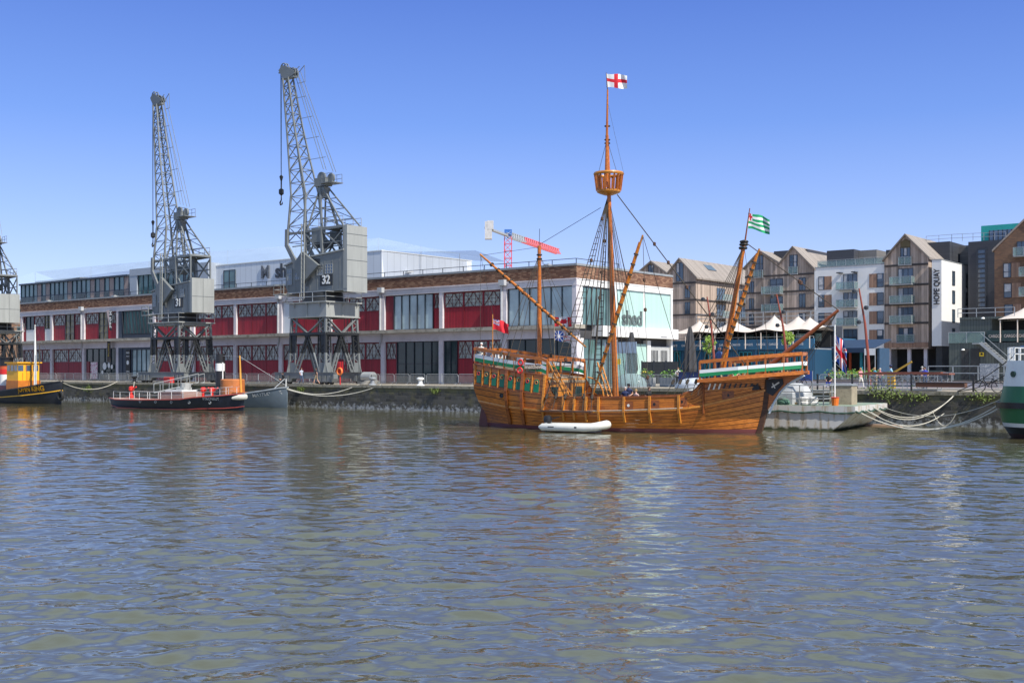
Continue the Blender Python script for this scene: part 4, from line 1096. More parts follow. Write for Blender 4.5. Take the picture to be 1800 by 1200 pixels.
g = MB(); g.bar((6.45,-2.5,4.45),(6.45,2.5,4.45),.14,.18); g.build('top_rail', wood_o, ship)
g = MB(); g.bar((.35,-1.7,5.2),(.35,1.7,5.2),.14,.18); g.build('top_rail', wood_o, ship)
g = MB(); g.box(.27,.33,-1.65,1.65,4.4,4.85); g.build('white_strip', strip_w, ship)
# forecastle railing
for sgn in (-1, 1):
    X = [16.7+5.5*i/12 for i in range(13)]
    fp = lambda x, dz: Vector((x, sgn*(fcw(x)-.08), fcz(x)+dz))
    g = MB()
    for a, c in zip(X, X[1:]): g.bar(fp(a,1.03), fp(c,1.03), .1, .2)
    g.build('top_rail', wood_o, ship)
    for nm, z0, z1, mm in (('white_strip', .36, .56, strip_w), ('green_strip', .15, .36, strip_g)):
        g = MB()
        for a, c in zip(X, X[1:]):
            o = Vector((0,sgn*.06,0)); g.quad(fp(a,z0)+o,fp(c,z0)+o,fp(c,z1)+o,fp(a,z1)+o); g.quad(fp(a,z0)+o*.4,fp(c,z0)+o*.4,fp(c,z1)+o*.4,fp(a,z1)+o*.4)
        g.build(nm, mm, ship)
    for a in X[::2]:
        g = MB(); g.bar(fp(a,-.05), fp(a,1.05), .1); g.build('rail_post', wood_o, ship)
g = MB(); g.bar((22.2,-.45,4.72),(22.2,.45,4.72),.1,.2); g.build('top_rail', wood_o, ship)
g = MB(); g.box(22.2,22.26,-.4,.4,4.05,4.28); g.build('white_strip', strip_w, ship)
# slots under the forecastle deck
for i in range(10):
    x = 16.95+i*.27; z0 = 2.58+.02*i; z1 = min(3.02, z0+.4-.02*i)
    g = MB(); g.quad((x,-HB(x,z0)-.03,z0),(x+.09,-HB(x+.09,z0)-.03,z0),(x+.2,-HB(x+.2,z1)-.03,z1),(x+.11,-HB(x+.11,z1)-.03,z1)); g.build('timber_slot', black if i > 2 else white, ship, fix=False)
# gun ports
for px, py in ((1109, 712), (1152, 710), (1196, 706), (1266, 695)):
    x = shX(px, -2.7); z = shZ(py, x, -2.7)
    g = MB(); b_ = HB(x, z)
    g.quad((x-.3,-HB(x-.3,z)-.03,z-.24),(x+.3,-HB(x+.3,z)-.03,z-.24),(x+.3,-HB(x+.3,z)-.03,z+.24),(x-.3,-HB(x-.3,z)-.03,z+.24)); pl = g.build('gun_port', wood_b, ship, fix=False)
    g = MB(); g.add([(x+.09*math.cos(t*.524),-b_-.045,z+.09*math.sin(t*.524)) for t in range(12)], [tuple(range(12))]); g.build('port_hole', black if px != 1109 else white, pl, fix=False)
x = shX(883, -2.3); z = shZ(695, x, -2.3); g = MB(); g.ring((x,-HB(x,z)-.04,z), .13, .03, 14, 'xz', 5); g.add([(x+.12*math.cos(t*.524),-HB(x,z)-.03,z+.12*math.sin(t*.524)) for t in range(12)], [tuple(range(12))]); g.build('hawse_hole', black, ship)
x = 19.4; z = 2.72; g = MB(); g.prism([(x-.3,z-.05),(x-.1,z+.2),(x+.25,z+.12),(x+.3,z-.1),(x-.2,z-.15)], -HB(x,z)-.12, -HB(x,z)+.3, 'y'); g.build('hawse_hole', black, ship)
# stem post, knee, rudder
g = MB(); P = [Vector((stem(z)+.02, 0, z)) for z in [-.8,-.3,.2,.8,1.4,2.0,2.6,3.2]]
for a, c in zip(P, P[1:]): g.bar(a, c, .3, .26)
g.build('stem_post', wood_dk, ship)
g = MB(); K_ = [(stem(1.3)+.1,1.3),(20.35,1.9),(20.7,2.5),(21.2,3.0),(22.1,3.5),(22.1,3.62),(19.9,3.2)]
g.prism(K_, -.09, .09, 'y'); g.build('beak_knee', wood_o, ship)
g = MB(); P = [Vector((a,0,b_)) for a, b_ in [(20.1,1.2),(20.4,1.85),(20.76,2.45),(21.26,2.95),(22.2,3.45)]]
for a, c in zip(P, P[1:]): g.bar(a, c, .22, .07)
g.build('knee_edge', mat('pale_blue_white_edge', (.55,.62,.70), .5), ship)
for sgn in (-1,1):
    g = MB(); g.prism([(19.95,3.2),(20.95,3.28),(21.0,2.95),(20.35,2.25),(19.98,2.45)], sgn*.16, sgn*.10, 'y'); bb = g.build('bow_board', black, ship)
g = MB(); g.bar((20.3,-.18,2.75),(20.75,-.18,3.05),.08); g.bar((20.35,-.18,3.0),(20.5,-.18,2.7),.06); g.build('bow_emblem', white, bb)
g = MB(); g.prism([(.4,-.8),(-.35,-.8),(-.3,.35),(-.1,1.4),(.2,2.3),(.4,2.3)], -.08, .08, 'y'); g.build('rudder', mat('red_brown_underwater_paint', (.14,.045,.04), .6), ship)
# channel, chains
g = MB(); x0, x1 = shX(952,-3.2), shX(1042,-3.2); g.box(x0, x1, -3.45, -3.0, 1.16, 1.26); g.build('chain_channel', wood_dk, ship)
g = MB(); g.box(x0, x1, 3.0, 3.45, 1.16, 1.26); g.build('chain_channel', wood_dk, ship)
g = MB(); n_ = text_mb('matthew', .36, .01, bold=.008); x = shX(938,-2.6); nb = MB()
z_ = ZT(x)+.42; y_ = -(HB(x,ZT(x))-.1)-.1
g.box(x-.62, x+.62, y_-.0, y_+.06, z_-.16, z_+.16); pb = g.build('name_board', wood_dk, ship); pb.rotation_euler = (0,0,0)
n_.v = [(a+x, b_+y_-.02, c+z_+.02) for a,b_,c in n_.v]; n_.build('ship_name', mat('pale_letter', (.6,.5,.4), .5), pb, fix=False)
for px, py in ((915,637),(915,651)):
    x = shX(px,-2.5); z = shZ(py,x,-2.5); g = MB(); g.ring((x,-HB(x,z)-.12,z), .17, .06, 16, 'xz', 6); g.build('lifebuoy', red, ship, smooth=True)

# ---- masts and spars
def spar(name, p, q, r0, r1, m_, n=10, parent=ship):
    g = MB(); g.tube([p, Vector(p).lerp(Vector(q),.5), q], [r0, (r0+r1)/2, r1], n); return g.build(name, m_, parent, smooth=True)
MP = lambda px, py, y=0: Vector((shX(px,y), y, shZ(py, shX(px,y), y)))
mm_ = spar('main_mast', (10.03,0,1.2), tuple(MP(1067,238)), .21, .11, wood_o, 14)
tm = spar('top_mast', tuple(MP(1069,330,-.05)+Vector((0,-.28,0))), tuple(MP(1068,158,-.3)), .12, .05, wood_o, 10)
spar('flag_staff', tuple(MP(1068,160,-.3)), tuple(MP(1065.5,128,-.3)), .035, .02, wood_dk, 8)
g = MB()
for py in (246,252,222): p = MP(1067.5,py,-.15); g.ring(tuple(p), .16, .04, 12, 'xy', 5)
g.build('mast_band', black, tm)
mz = spar('mizzen_mast', (4.4,0,3.2), tuple(MP(948,432)), .17, .12, wood_o, 12)
g = MB(); g.ring(tuple(MP(948,448)), .15, .05, 12, 'xy', 5); g.ring(tuple(MP(948,455)), .15, .05, 12, 'xy', 5); g.bar(MP(948,432), MP(948.5,402), .025); g.build('mast_band', black, mz)
fm_ = spar('fore_mast', tuple(MP(1269,655)), tuple(MP(1309,422)), .2, .12, wood_o, 12)
spar('fore_topmast', tuple(MP(1308,436,-.12)), tuple(MP(1318,366,-.12)), .06, .03, wood_b, 8)
g = MB()
for py in (425,430,436): g.ring(tuple(MP(1308-(py-425)*.17,py)), .2, .08, 12, 'xy', 5)
g.build('mast_band', black, fm_)
spar('bowsprit', (19.0,0,2.95+.2), tuple(MP(1474,545)), .18, .09, woodmat('red_brown_spar', (.34,.09,.025), (.2,.05,.02), .35), 12)
def yard(name, a, b_, furl=True):
    a = Vector(a); b_ = Vector(b_); o = MB(); o.tube([a, a.lerp(b_,.25), a.lerp(b_,.6), b_], [.05,.09,.11,.06], 10)
    yo = o.build(name, wood_y, ship, smooth=True)
    g = MB(); off = Vector((0,-.16,.06)); g.tube([a.lerp(b_,.15)+off, a.lerp(b_,.55)+off, a.lerp(b_,.95)+off], [.04,.08,.05], 8); g.build('yard_doubling', wood_o, yo, smooth=True)
    n = 13; d = (b_-a).normalized()
    for i in range(n):
        c = a.lerp(b_, .14+.8*i/n)+off*.5; g = MB(); g.tube([c-d*.05, c+d*.05], .165, 8); g.build('lashing', rope_m, yo)
    return yo
yard('mizzen_yard', MP(1030,610,-.45), MP(844,447,-.45))
yard('main_yard', MP(1042,694,-.6), MP(1130,413,-.6))
yard('fore_yard', MP(1268,640,-.5), MP(1335,437,-.5))
# crow's nest
cn = MP(1070,338); zb = cn.z; zt_ = MP(1070,306).z
g = MB(); g.lathe([(.25,-.2),(.6,-.08),(.76,0),(.78,.12),(.7,.14)], (cn.x,0,zb), 24); nest = g.build('crows_nest', wood_y, ship, smooth=True)
g = MB(); g.ring((cn.x,0,zt_), .9, .09, 28, 'xy', 6, r2=1.2); g.build('nest_rim', wood_y, nest, smooth=True)
g = MB()
for k in range(18):
    A = 2*math.pi*k/18; c, s_ = math.cos(A), math.sin(A); g.bar((cn.x+.76*c,.76*s_,zb+.1),(cn.x+.9*c,.9*s_,zt_),.11,.05)
g.build('nest_slats', wood_o, nest)
# ---- standing rigging
mt = MP(1069,344); zc = 1.3
def shrouds(top, xs, y, z, name, rat=None, r=.026):
    g = MB()
    for x in xs: g.tube([top, (x,y,z)], r, 5, cap=False)
    for x in xs:
        d = (Vector((x,y,z))-Vector(top)); g.tube([Vector((x,y,z))-d.normalized()*1.0, Vector((x,y,z))-d.normalized()*.72], .09, 6)
    if rat:
        a, b_ = xs[0], xs[rat]
        A = Vector((a,y,z)); B = Vector((b_,y,z)); T = Vector(top); n = 32
        for i in range(2, n):
            g.tube([A.lerp(T,i/(n+3)), B.lerp(T,i/(n+3))], .02, 4, cap=False)
    return g.build(name, rope_m, ship)
shrouds(tuple(mt), [6.5,7.2,7.9,8.6,9.3,9.9], -3.3, zc, 'shrouds', 2)
shrouds(tuple(mt), [6.5,7.2,7.9,8.6,9.3], 3.3, zc, 'shrouds', 1)
mz_t = MP(948,447)
shrouds(tuple(mz_t), [2.6,3.3,4.0], -2.55, 4.0, 'shrouds', None, .018)
shrouds(tuple(mz_t), [2.6,3.3,4.0], 2.55, 4.0, 'shrouds', None, .018)
ft = MP(1308,432)
shrouds(tuple(ft), [14.6,15.1,15.6,16.2,16.6], -2.6, 2.3, 'shrouds', None, .02)
shrouds(tuple(ft), [14.6,15.1,15.6,16.2], 2.6, 2.3, 'shrouds', None, .018)
g = MB()
be = MP(1474,545)
for a, b_, r in ((MP(1085,342),Vector((19.0,0,3.6)),.035),(MP(1313,428),be,.03),(MP(1056,365),MP(948,430),.018),(MP(948,434),MP(846,449,-.4),.014),
               (MP(1130,414,-.6),Vector((13.5,-2.8,2.3)),.018),(MP(1130,414,-.6),Vector((13.9,2.8,2.3)),.018),(MP(1104,500,-.5),mt,.02),(MP(1335,438,-.5),Vector((20.6,-1.5,3.7)),.016),
               (MP(845,449,-.4),Vector((.5,-1.2,5.2)),.012),(MP(845,449,-.4),Vector((.6,1.2,5.2)),.012),(MP(1040,690,-.6),Vector((7.5,-2.6,2.1)),.02),(MP(1067,245),MP(1050,312),.014),(MP(1067,245),MP(1087,312),.014),
               (mt,Vector((10.8,-2.9,2.2)),.014),(mt,Vector((11.2,2.9,2.2)),.014),(mt,Vector((9.6,.9,1.4)),.02),(mt,Vector((10.5,-.8,1.4)),.02),(mt,Vector((10.9,.9,1.4)),.015),
               (be,Vector((22.1,-.4,3.8)),.014),(be,Vector((22.1,.4,3.8)),.014),(be,Vector((20.2,0,1.6)),.02),(ft,Vector((18.2,-.6,3.7)),.014),(ft,Vector((19.4,.6,3.7)),.014),(mz_t,Vector((7.8,-.3,5.5)),.014),(mz_t, Vector((6.4,1.8,4.4)),.012),(mz_t, Vector((6.4,-1.8,4.4)),.012),
               (MP(1068,180,-.3),Vector((11.0,-.9,16.1)),.008)):
    g.tube([a, b_], r, 5, cap=False)
for y_ in (-.5,-.3,.3,.5):
    for x_ in (9.0,9.4,10.8,11.1): g.tube([mt, (x_+y_,y_*2.5,1.5)], .013, 4, cap=False)
g.build('stays_and_running_rigging', rope_m, ship)
g = MB(); rr = random.Random(3)
for (a, b_) in ((MP(1085,342),Vector((19.0,0,3.6))),(MP(1313,428),be),(mt,Vector((7.2,-3.3,1.3))),(MP(1130,414,-.6),Vector((13.5,-2.8,2.3))),(MP(1040,690,-.6),mt)):
    for k in range(3):
        c = Vector(a).lerp(Vector(b_), rr.uniform(.1,.9)); g = MB(); g.lathe([(.02,-.13),(.1,-.08),(.1,.08),(.02,.13)], tuple(c), 8); g.build('pulley_block', wood_dk, ship)
# boarding ladders and yellow stays amidships
for (xa, ya, za, xb_, yb_, zb_) in ((6.5,-2.6,4.3,7.8,-2.7,2.1),(7.6,2.2,4.3,9.0,1.4,1.4),(6.5,-2.0,3.5,8.2,-1.6,1.3)):
    g = MB(); A = Vector((xa,ya,za)); B = Vector((xb_,yb_,zb_)); o = Vector((0.05,.45,0))
    g.bar(A,B,.08); g.bar(A+o,B+o,.08)
    for k in range(1,8): g.bar(A.lerp(B,k/8), A.lerp(B,k/8)+o, .05)
    g.build('deck_ladder', wood_y, ship)
for sgn in (-1,1):
    g = MB(); pts = [Vector((6.6+1.2*math.sin(t), sgn*2.75, 3.3-1.35*(1-math.cos(t)))) for t in [0,.4,.8,1.2,1.57]]; g.tube(pts, .06, 6); g.build('curved_bulwark_rail', wood_y, ship)
g = MB(); g.box(8.6,9.6,-.8,.6,1.2,1.75); g.build('deck_hatch', wood_b, ship)
g = MB(); g.box(12.4,13.9,-1.2,.9,1.2,1.8); g.build('deck_hatch', mat('pale_green_tarp', (.30,.5,.42), .8), ship)
g = MB(); g.tube([(2.5,-.5,4.0),(2.5,-.5,4.75)],.35,12); g.box(3.0,3.8,.2,1.4,3.9,4.5); g.build('deck_locker', wood_dk, ship)
rr = random.Random(5)
g = MB()
for k in range(9):
    x = rr.uniform(7.0,9.3); z = 1.45; y = -2.75; g.ring((x,y,z+rr.uniform(0,.5)), rr.uniform(.12,.25), .04, 10, 'xz', 5)
g.build('coiled_ropes', rope_tan, ship)
g = MB()
for k in range(8):
    x = rr.uniform(17.2,21.2); g.ring((x,rr.uniform(-1,1),fcz(x)+.2), rr.uniform(.15,.3), .05, 10, 'xz', 5)
g.build('coiled_ropes', rope_tan, ship)

# ---------------------------------------------------------------- flags
def flag(name, label, base, w_, h_, ang, cells, mats_, droop=.15, group=None, pole=None, amp=.08, cat='flag', nx=30, ny=20, phase=0.0, tilt=0.0):
    """cells(u,v)->material index; cloth streams from base along ang"""
    t = thing(name, label, cat, base, 0, group) if pole else None
    vs = []; fs = []; mi = []
    d = Vector((math.cos(ang), math.sin(ang), 0)); nrm = Vector((-d.y, d.x, 0))
    for j in range(ny+1):
        for i in range(nx+1):
            u = i/nx; v = j/ny
            off = amp*w_*u**.7*math.sin(u*9+v*2.2+phase)+.4*amp*w_*u*math.sin(u*17+v*3+phase)
            p = d*(u*w_*(1-.04*math.sin(u*9)))+nrm*off+Vector((0,0,v*h_ - droop*h_*u**1.4*1.0 - tilt*u*h_*(1-v)*0 + .04*h_*math.sin(u*8+v*3+phase)))
            vs.append(p)
    for j in range(ny):
        for i in range(nx):
            a = j*(nx+1)+i; fs.append((a,a+1,a+nx+2,a+nx+1)); mi.append(cells((i+.5)/nx,(j+.5)/ny))
    g = MB(); g.add(vs, fs); g.m = mi
    o = g.build('flag_cloth' if pole else name, mats_, t, smooth=False, fix=False)
    for p in o.data.polygons: p.use_smooth = True
    if pole:
        pg = MB(); pg.tube([(0,0,-pole[0]),(0,0,h_+pole[1])], pole[2], 8); pg.build('flag_pole', pole[3], t); return t
    o.location = base; return tag(o, label, cat, group)
f_white = mat('white_flag_cloth', (.72,.72,.74), .8, var=.03); f_red = mat('red_flag_cloth', (.60,.015,.03), .8, var=.05); f_blue = mat('blue_flag_cloth', (.02,.07,.35), .8); f_green = mat('green_flag_cloth', (.005,.30,.12), .8, var=.05)
def sw(p): return ship_M @ Vector(p)
ship_M = Matrix.Translation(SO) @ Matrix.Rotation(SA, 4, 'Z')
flag('national_flag', 'white flag with a red cross flying from the very top of the main mast', sw(MP(1066,154,-.3)), 1.35, .88, R(-12), lambda u, v: 1 if abs(u-.45) < .07 or abs(v-.52) < .12 else 0, [f_white, f_red], .2, amp=.06)
def striped(u, v):
    if u < .2 and v > .52: return 1 if abs(u-.1) < .045 or abs(v-.76) < .08 else 0
    return 2 if int(v*7) % 2 == 0 else 0
flag('striped_flag', 'green and white striped flag with a red cross corner on the leaning foremast', sw(MP(1315.2,402,-.12)), 1.28, .95, R(-15), striped, [f_white, f_red, f_green], .45, amp=.07)
def ujack(u, v):
    if abs(u-.5) < .055 or abs(v-.5) < .1: return 1
    if abs(u-.5) < .1 or abs(v-.5) < .18: return 0
    a = abs(abs(u-.5)-abs(v-.5)); 
    return 1 if a < .03 else (0 if a < .09 else 2)
def rens(u, v):
    if u < .42 and v > .5: return ujack(u/.42, (v-.5)*2)
    return 1
flag('red_ensign', 'red ensign with a small union corner on a short staff at the ship stern', sw(MP(866,579,-1.3)), 1.15, .72, R(-18), rens, [f_white, f_red, f_blue], .5, pole=(1.7,.3,.03,wood_y), nx=48, ny=30)
def canada(u, v):
    if u < .25 or u > .75: return 1
    x, y = (u-.5)*4*.62, (v-.5)*2.0
    r = math.hypot(x, y); a = math.atan2(y, x)
    lim = .38+.22*abs(math.sin(a*3.5+.8)); 
    if y < -.3: return 1 if abs(x) < .06 and y > -.6 else 0
    return 1 if r < lim else 0
flag('maple_leaf_flag', 'red and white flag with a red maple leaf above the blue and white flag', sw(MP(975,574,1.0)), 1.2, .66, R(-18), canada, [f_white, f_red], .05, nx=60, ny=40, amp=.07)
def nfl(u, v):
    if u < .5:
        x, y = (u)/.5, v
        if abs(y-.5) < .05 or abs(x-.5) < .04: return 0
        d = abs(abs(x-.5)-abs(y-.5)); return 0 if d < .07 else 2
    if abs(v-.5) < .05 and u < .8: return 1
    d = abs(abs(v-.5)-.45*(1-(u-.5)*1.6)); return 1 if d < .03 else 0
flag('provincial_flag', 'blue and white flag hanging just below the maple leaf flag', sw(MP(975,598,1.0)), 1.15, .66, R(-18), nfl, [f_white, f_red, f_blue], .35, nx=50, ny=36, phase=1.3)
g = MB(); g.tube([MP(975,650,1.0), MP(974,546,1.0)], .02, 6); g.build('signal_halyard', rope_tan, ship)

# ---------------------------------------------------------------- inflatable dinghy
dx = shX(1014, -4.4); dg = thing('inflatable_dinghy', 'white inflatable dinghy with black outboard alongside the wooden ship', 'dinghy', sw((dx,-4.5,0)), SA+R(1))
tube_m = mat('off_white_rubber', (.66,.65,.60), .5, var=.06, scale=2)
g = MB(); P = [(-2.25,-.62,.30),(-2.0,-.62,.29),(.9,-.62,.30),(1.6,-.52,.40),(2.0,-.2,.50),(2.05,0,.52),(2.0,.2,.50),(1.6,.52,.40),(.9,.62,.30),(-2.0,.62,.29),(-2.25,.62,.30)]
g.tube(P, [.06,.23,.24,.25,.25,.25,.25,.25,.24,.23,.06], 14); g.build('tube', tube_m, dg, smooth=True)
g = MB(); g.box(-1.9,1.5,-.45,.45,.05,.14); g.box(-1.95,-1.88,-.45,.45,.08,.55); g.build('floor', grey_metal, dg)
g = MB(); g.box(-.2,.2,-.5,.5,.38,.42); g.build('thwart', grey_metal, dg)
g = MB(); g.lathe([(0,.3),(.14,.3),(.16,.5),(.24,.56),(.27,.72),(.24,.92),(.12,1.0),(0,1.0)], (-1.95,0,0), 14); ob = g.build('outboard_motor', black, dg, smooth=True)
g = MB(); g.bar((-1.8,0,.75),(-1.2,.1,.9),.05); g.bar((-2.05,0,.5),(-2.05,0,-.3),.12); g.build('tiller', black, ob)
g = MB(); g.box(-1.5,-1.1,-.865,-.84,.30,.36); g.box(.3,.45,-.87,-.85,.28,.38); g.build('dark_patch', frame_dark, dg)
# ================================================================ waterside flats
boards = stripes('weathered_timber_boards', (.38,.30,.25), (.15,.11,.09), .42, 'X', .07, .85, both=True, var=.5, vscale=(1,1,.25))
boards_red = stripes('fresh_timber_boards', (.30,.18,.125), (.12,.07,.05), .22, 'X', .1, .75, both=True, var=.35)
slate = stripes('grey_brown_slate_roof', (.27,.235,.21), (.17,.145,.13), .35, 'Y', .12, .8, var=.3, vscale=(3,1,3))
dark_clad = stripes('dark_grey_cladding', (.045,.048,.06), (.025,.027,.034), .3, 'Z', .1, .6, var=.12)
grey_slate = stripes('pale_grey_slate_hanging', (.17,.16,.155), (.10,.095,.09), .3, 'Z', .12, .7, var=.2)
win_m = glassmat('flat_window_glass', (.05,.08,.12), .06, spec=.8)
balc = clear_glass('balcony_glass', (.80,.88,.90), .28)
curtain = mat('window_curtain', (.45,.45,.47), .8, var=.2, scale=3)
W0 = 96.0
def fx(px, w=W0): return S_at(px, w)
def fz(py, px, w=W0): return Z_at(py, S_at(px, w), w)-HQ
class Flat:
    def __init__(s, label, px0, w=W0, cat='apartment building'):
        s.w = w; s.s0 = S_at(px0, w); s.t = thing('apartment_building', label, cat, L(s.s0, w), TH)
    def x(s, px): return S_at(px, s.w)-s.s0
    def z(s, py, px): return Z_at(py, S_at(px, s.w), s.w)-HQ
    def window(s, x0, x1, z0, z1, n=2, shutter=None, y=0, mull=True, name='window', gm=None, transom=None):
        g = MB(); g.box(x0, x1, y-.02, y+.1, z0, z1); p = g.build(name, gm or win_m, s.t)
        f = MB(); t = .07
        for i in range(n+1): xx = x0+(x1-x0)*i/n; f.box(xx-t/2, xx+t/2, y-.07, y-.015, z0, z1)
        f.box(x0, x1, y-.07, y-.015, z0, z0+t); f.box(x0, x1, y-.07, y-.015, z1-t, z1)
        if transom: f.box(x0, x1, y-.065, y-.015, z0+(z1-z0)*transom-.03, z0+(z1-z0)*transom+.03)
        f.build('window_frame', frame_dark, p)
        q_ = random.random()
        if q_ < .6:
            k_ = random.choice((0, 1)) if n > 1 else 0; wd_ = (x1-x0)/n; zz_ = z0+.08 if q_ < .3 else z0+(z1-z0)*random.uniform(.4,.8)
            g = MB(); g.box(x0+k_*wd_+.06, x0+(k_+random.uniform(.5,.95))*wd_, y-.028, y-.021, zz_, z1-.08); g.build('blind', curtain, p)
        if shutter:
            g = MB(); g.box(shutter[0], shutter[1], y-.05, y+.02, z0, z1); g.build('timber_panel', boards_red, p)
        return p
    def balcony(s, x0, x1, z, d=1.4, h=1.1, y=0):
        g = MB(); g.box(x0, x1, y-d, y-.01, z-.16, z); b_ = g.build('balcony', grey_metal, s.t)
        g = MB(); g.box(x0+.02, x1-.02, y-d+.02, y-d+.04, z+.05, z+h); g.box(x0+.02, x0+.04, y-d+.05, y-.02, z+.05, z+h); g.box(x1-.04, x1-.02, y-d+.05, y-.02, z+.05, z+h)
        g.build('balcony_glass', balc, b_)
        g = MB(); g.bar((x0,y-d+.03,z+h+.02),(x1,y-d+.03,z+h+.02),.05); 
        for xx in (x0+.03,(x0+x1)/2,x1-.03): g.bar((xx,y-d+.03,z),(xx,y-d+.03,z+h),.05)
        g.bar((x0+.03,y-d,z+h+.02),(x0+.03,y,z+h+.02),.05); g.bar((x1-.03,y-d,z+h+.02),(x1-.03,y,z+h+.02),.05)
        g.build('balcony_rail', galv, b_)
def gable_roof(F_, pts, depth, y0=-.35, m_=None):
    up = [(x, z+.32) for x, z in pts]; poly = pts + up[::-1]
    g = MB()
    for (a, b_) in zip(pts, pts[1:]):
        g.prism([a, b_, (b_[0], b_[1]+.3), (a[0], a[1]+.3)], y0, depth, 'y')
    return g.build('roof', m_ or slate, F_.t)
# --- A : timber clad with two gables, long side in the sun
A = Flat('timber clad flats with two gables just right of the white dock shed', 1223)
P = lambda px, py: (A.x(px), A.z(py, px))
eR = P(1223,487); p2 = P(1194.6,456); va = P(1174,482); p1 = P(1145,461); eL = P(1115,487)
DA = 34
g = MB(); g.prism([(eL[0],0),(eR[0],0),eR,p2,va,p1,eL], 0, DA, 'y'); g.build('wall', boards, A.t)
gable_roof(A, [eL,p1,va,p2,(eR[0]+.4,eR[1]-.35)], DA+.3)
g = MB()
for py in (497,527,553):
    z = A.z(py, 1210); g.box(eL[0], eR[0]+.06, -.07, .0, z-.15, z+.15); g.box(eR[0], eR[0]+.07, 0, DA, z-.15, z+.15); g.build('floor_band', mat('dark_timber_band', (.05,.04,.038), .7), A.t); g = MB()
for (a, b_, c, d) in ((1189,1201,462,495),(1204,1213,503,524),(1204,1213,531,553),(1140,1149,466,490),(1140,1149,503,524)):
    A.window(A.x(a), A.x(b_), A.z(d, a), A.z(c, a), 2)
for yy in (7.5, 16):       # windows and balconies on the sunny side
    for z in (8.0, 11.0, 14.0):
        g = MB(); g.box(eR[0]-.05, eR[0]+.03, yy, yy+3, z, z+2.2); p = g.build('window', win_m, A.t)
        f = MB()
        for k in range(4): f.box(eR[0]+.03, eR[0]+.08, yy+k-.04, yy+k+.04, z, z+2.2)
        f.build('window_frame', frame_dark, p)
        g = MB(); g.box(eR[0]+.02, eR[0]+1.4, yy-.3, yy+3.4, z-.15, z); b_ = g.build('balcony', grey_metal, A.t)
        g = MB(); g.box(eR[0]+1.36, eR[0]+1.38, yy-.3, yy+3.4, z, z+1.05); g.build('balcony_glass', balc, b_)
g = MB(); g.prism([(eR[0]-1.5,eR[1]+1.65),(eR[0]-2.5,eR[1]+2.65),(eR[0]-2.45,eR[1]+2.85),(eR[0]-1.3,eR[1]+1.85)], 7, 10, 'y'); g.build('roof_light', win_m, A.t)
# --- B : timber clad with two gables behind the foremast
B = Flat('timber clad flats with two gables left of the plain white block', 1430)
P = lambda px, py: (B.x(px), B.z(py, px))
eR = P(1430.5,472); p2 = P(1394,435.5); va = P(1371,464); p1 = P(1336,443); eL = P(1310,471)
g = MB(); g.prism([(eL[0],0),(eR[0],0),eR,p2,va,p1,eL], 0, 16, 'y'); g.build('wall', boards, B.t)
gable_roof(B, [(eL[0]-.3,eL[1]-.3),p1,va,p2,(eR[0]+.3,eR[1]-.3)], 16.3)
g = MB()
for px, py in ((1370,484),(1370,513),(1370,543),(1370,573)):
    z = B.z(py, px); g = MB(); g.box(eL[0]-.05, eR[0]+.05, -.07, .0, z-.14, z+.14); g.build('floor_band', MATS['dark_timber_band'], B.t)
for (a, b_, c, d) in ((1328,1341,449,486),(1388,1402,448,480),(1317,1325,495,515),(1317,1325,524,546),(1354,1376,490,514),(1354,1376,521,546),(1405,1416,488,511),(1405,1416,516,540),(1405,1416,550,568),(1317,1325,552,570)):
    B.window(B.x(a), B.x(b_), B.z(d, (a+b_)/2), B.z(c, (a+b_)/2), 2, gm=win_m, transom=.6 if b_-a > 12 else None)
for (a, b_, d) in ((1344,1377,516),(1344,1377,547),(1326,1342,487),(1387,1403,481)):
    B.balcony(B.x(a), B.x(b_), B.z(d, (a+b_)/2), 1.3 if b_-a > 20 else .3)
g = MB(); g.box(va[0]-3, va[0]+3, 4, 12, va[1], va[1]+2.6); g.build('dark_roof_dormer', dark_clad, B.t)
# --- C : white rendered block
Cc = Flat('plain white rendered block with timber panels and three glass balconies', 1431)
x0, x1 = .05, Cc.x(1554.5); zt_ = Cc.z(468, 1492); zb = Cc.z(611, 1492)
g = MB(); g.box(x0, x1, 0, 15, 0, zt_); g.build('wall', white_render, Cc.t)
g = MB(); g.box(x0, x1, -.06, .3, zt_, zt_+.15); g.build('coping', grey_metal, Cc.t)
rows_ = [(486,510),(519,541),(551,573),(583,605)]
for k, (a, b_) in enumerate(rows_):
    za, zb_ = Cc.z(b_, 1440), Cc.z(a, 1440)
    zc0, zc1 = Cc.z(b_-2.5, 1492), Cc.z(a-2.5, 1492); zd0, zd1 = Cc.z(b_-6, 1540), Cc.z(a-6, 1540)
    f0, f1 = zc0, zc1
    Cc.window(Cc.x(1439), Cc.x(1449), f0, f1, 1, (Cc.x(1449.5), Cc.x(1462)), transom=.35)
    Cc.window(Cc.x(1483), Cc.x(1507), f0-.1, f1+.2, 3)
    Cc.window(Cc.x(1542), Cc.x(1553), f0, f1, 1, (Cc.x(1528), Cc.x(1541.5)), transom=.35)
    if k < 3: Cc.balcony(Cc.x(1475), Cc.x(1508), f0-.1, 1.4)
    else:
        g = MB()
        for i in range(14): xx = Cc.x(1483)+(Cc.x(1507)-Cc.x(1483))*i/13; g.bar((xx,-.12,f0-.1),(xx,-.12,f0+1.0),.04)
        g.build('juliet_rail', frame_dark, Cc.t)
for px in (1475, 1501):
    g = MB(); g.box(Cc.x(px), Cc.x(px+7), -1.2, 0, zt_-1.1, zt_-.95); g.build('lamp_bracket', frame_dark, Cc.t)
g = MB(); g.box(Cc.x(1440), Cc.x(1488), 3, 11, zt_+.1, zt_+3.0); g.build('penthouse', dark_clad, Cc.t)
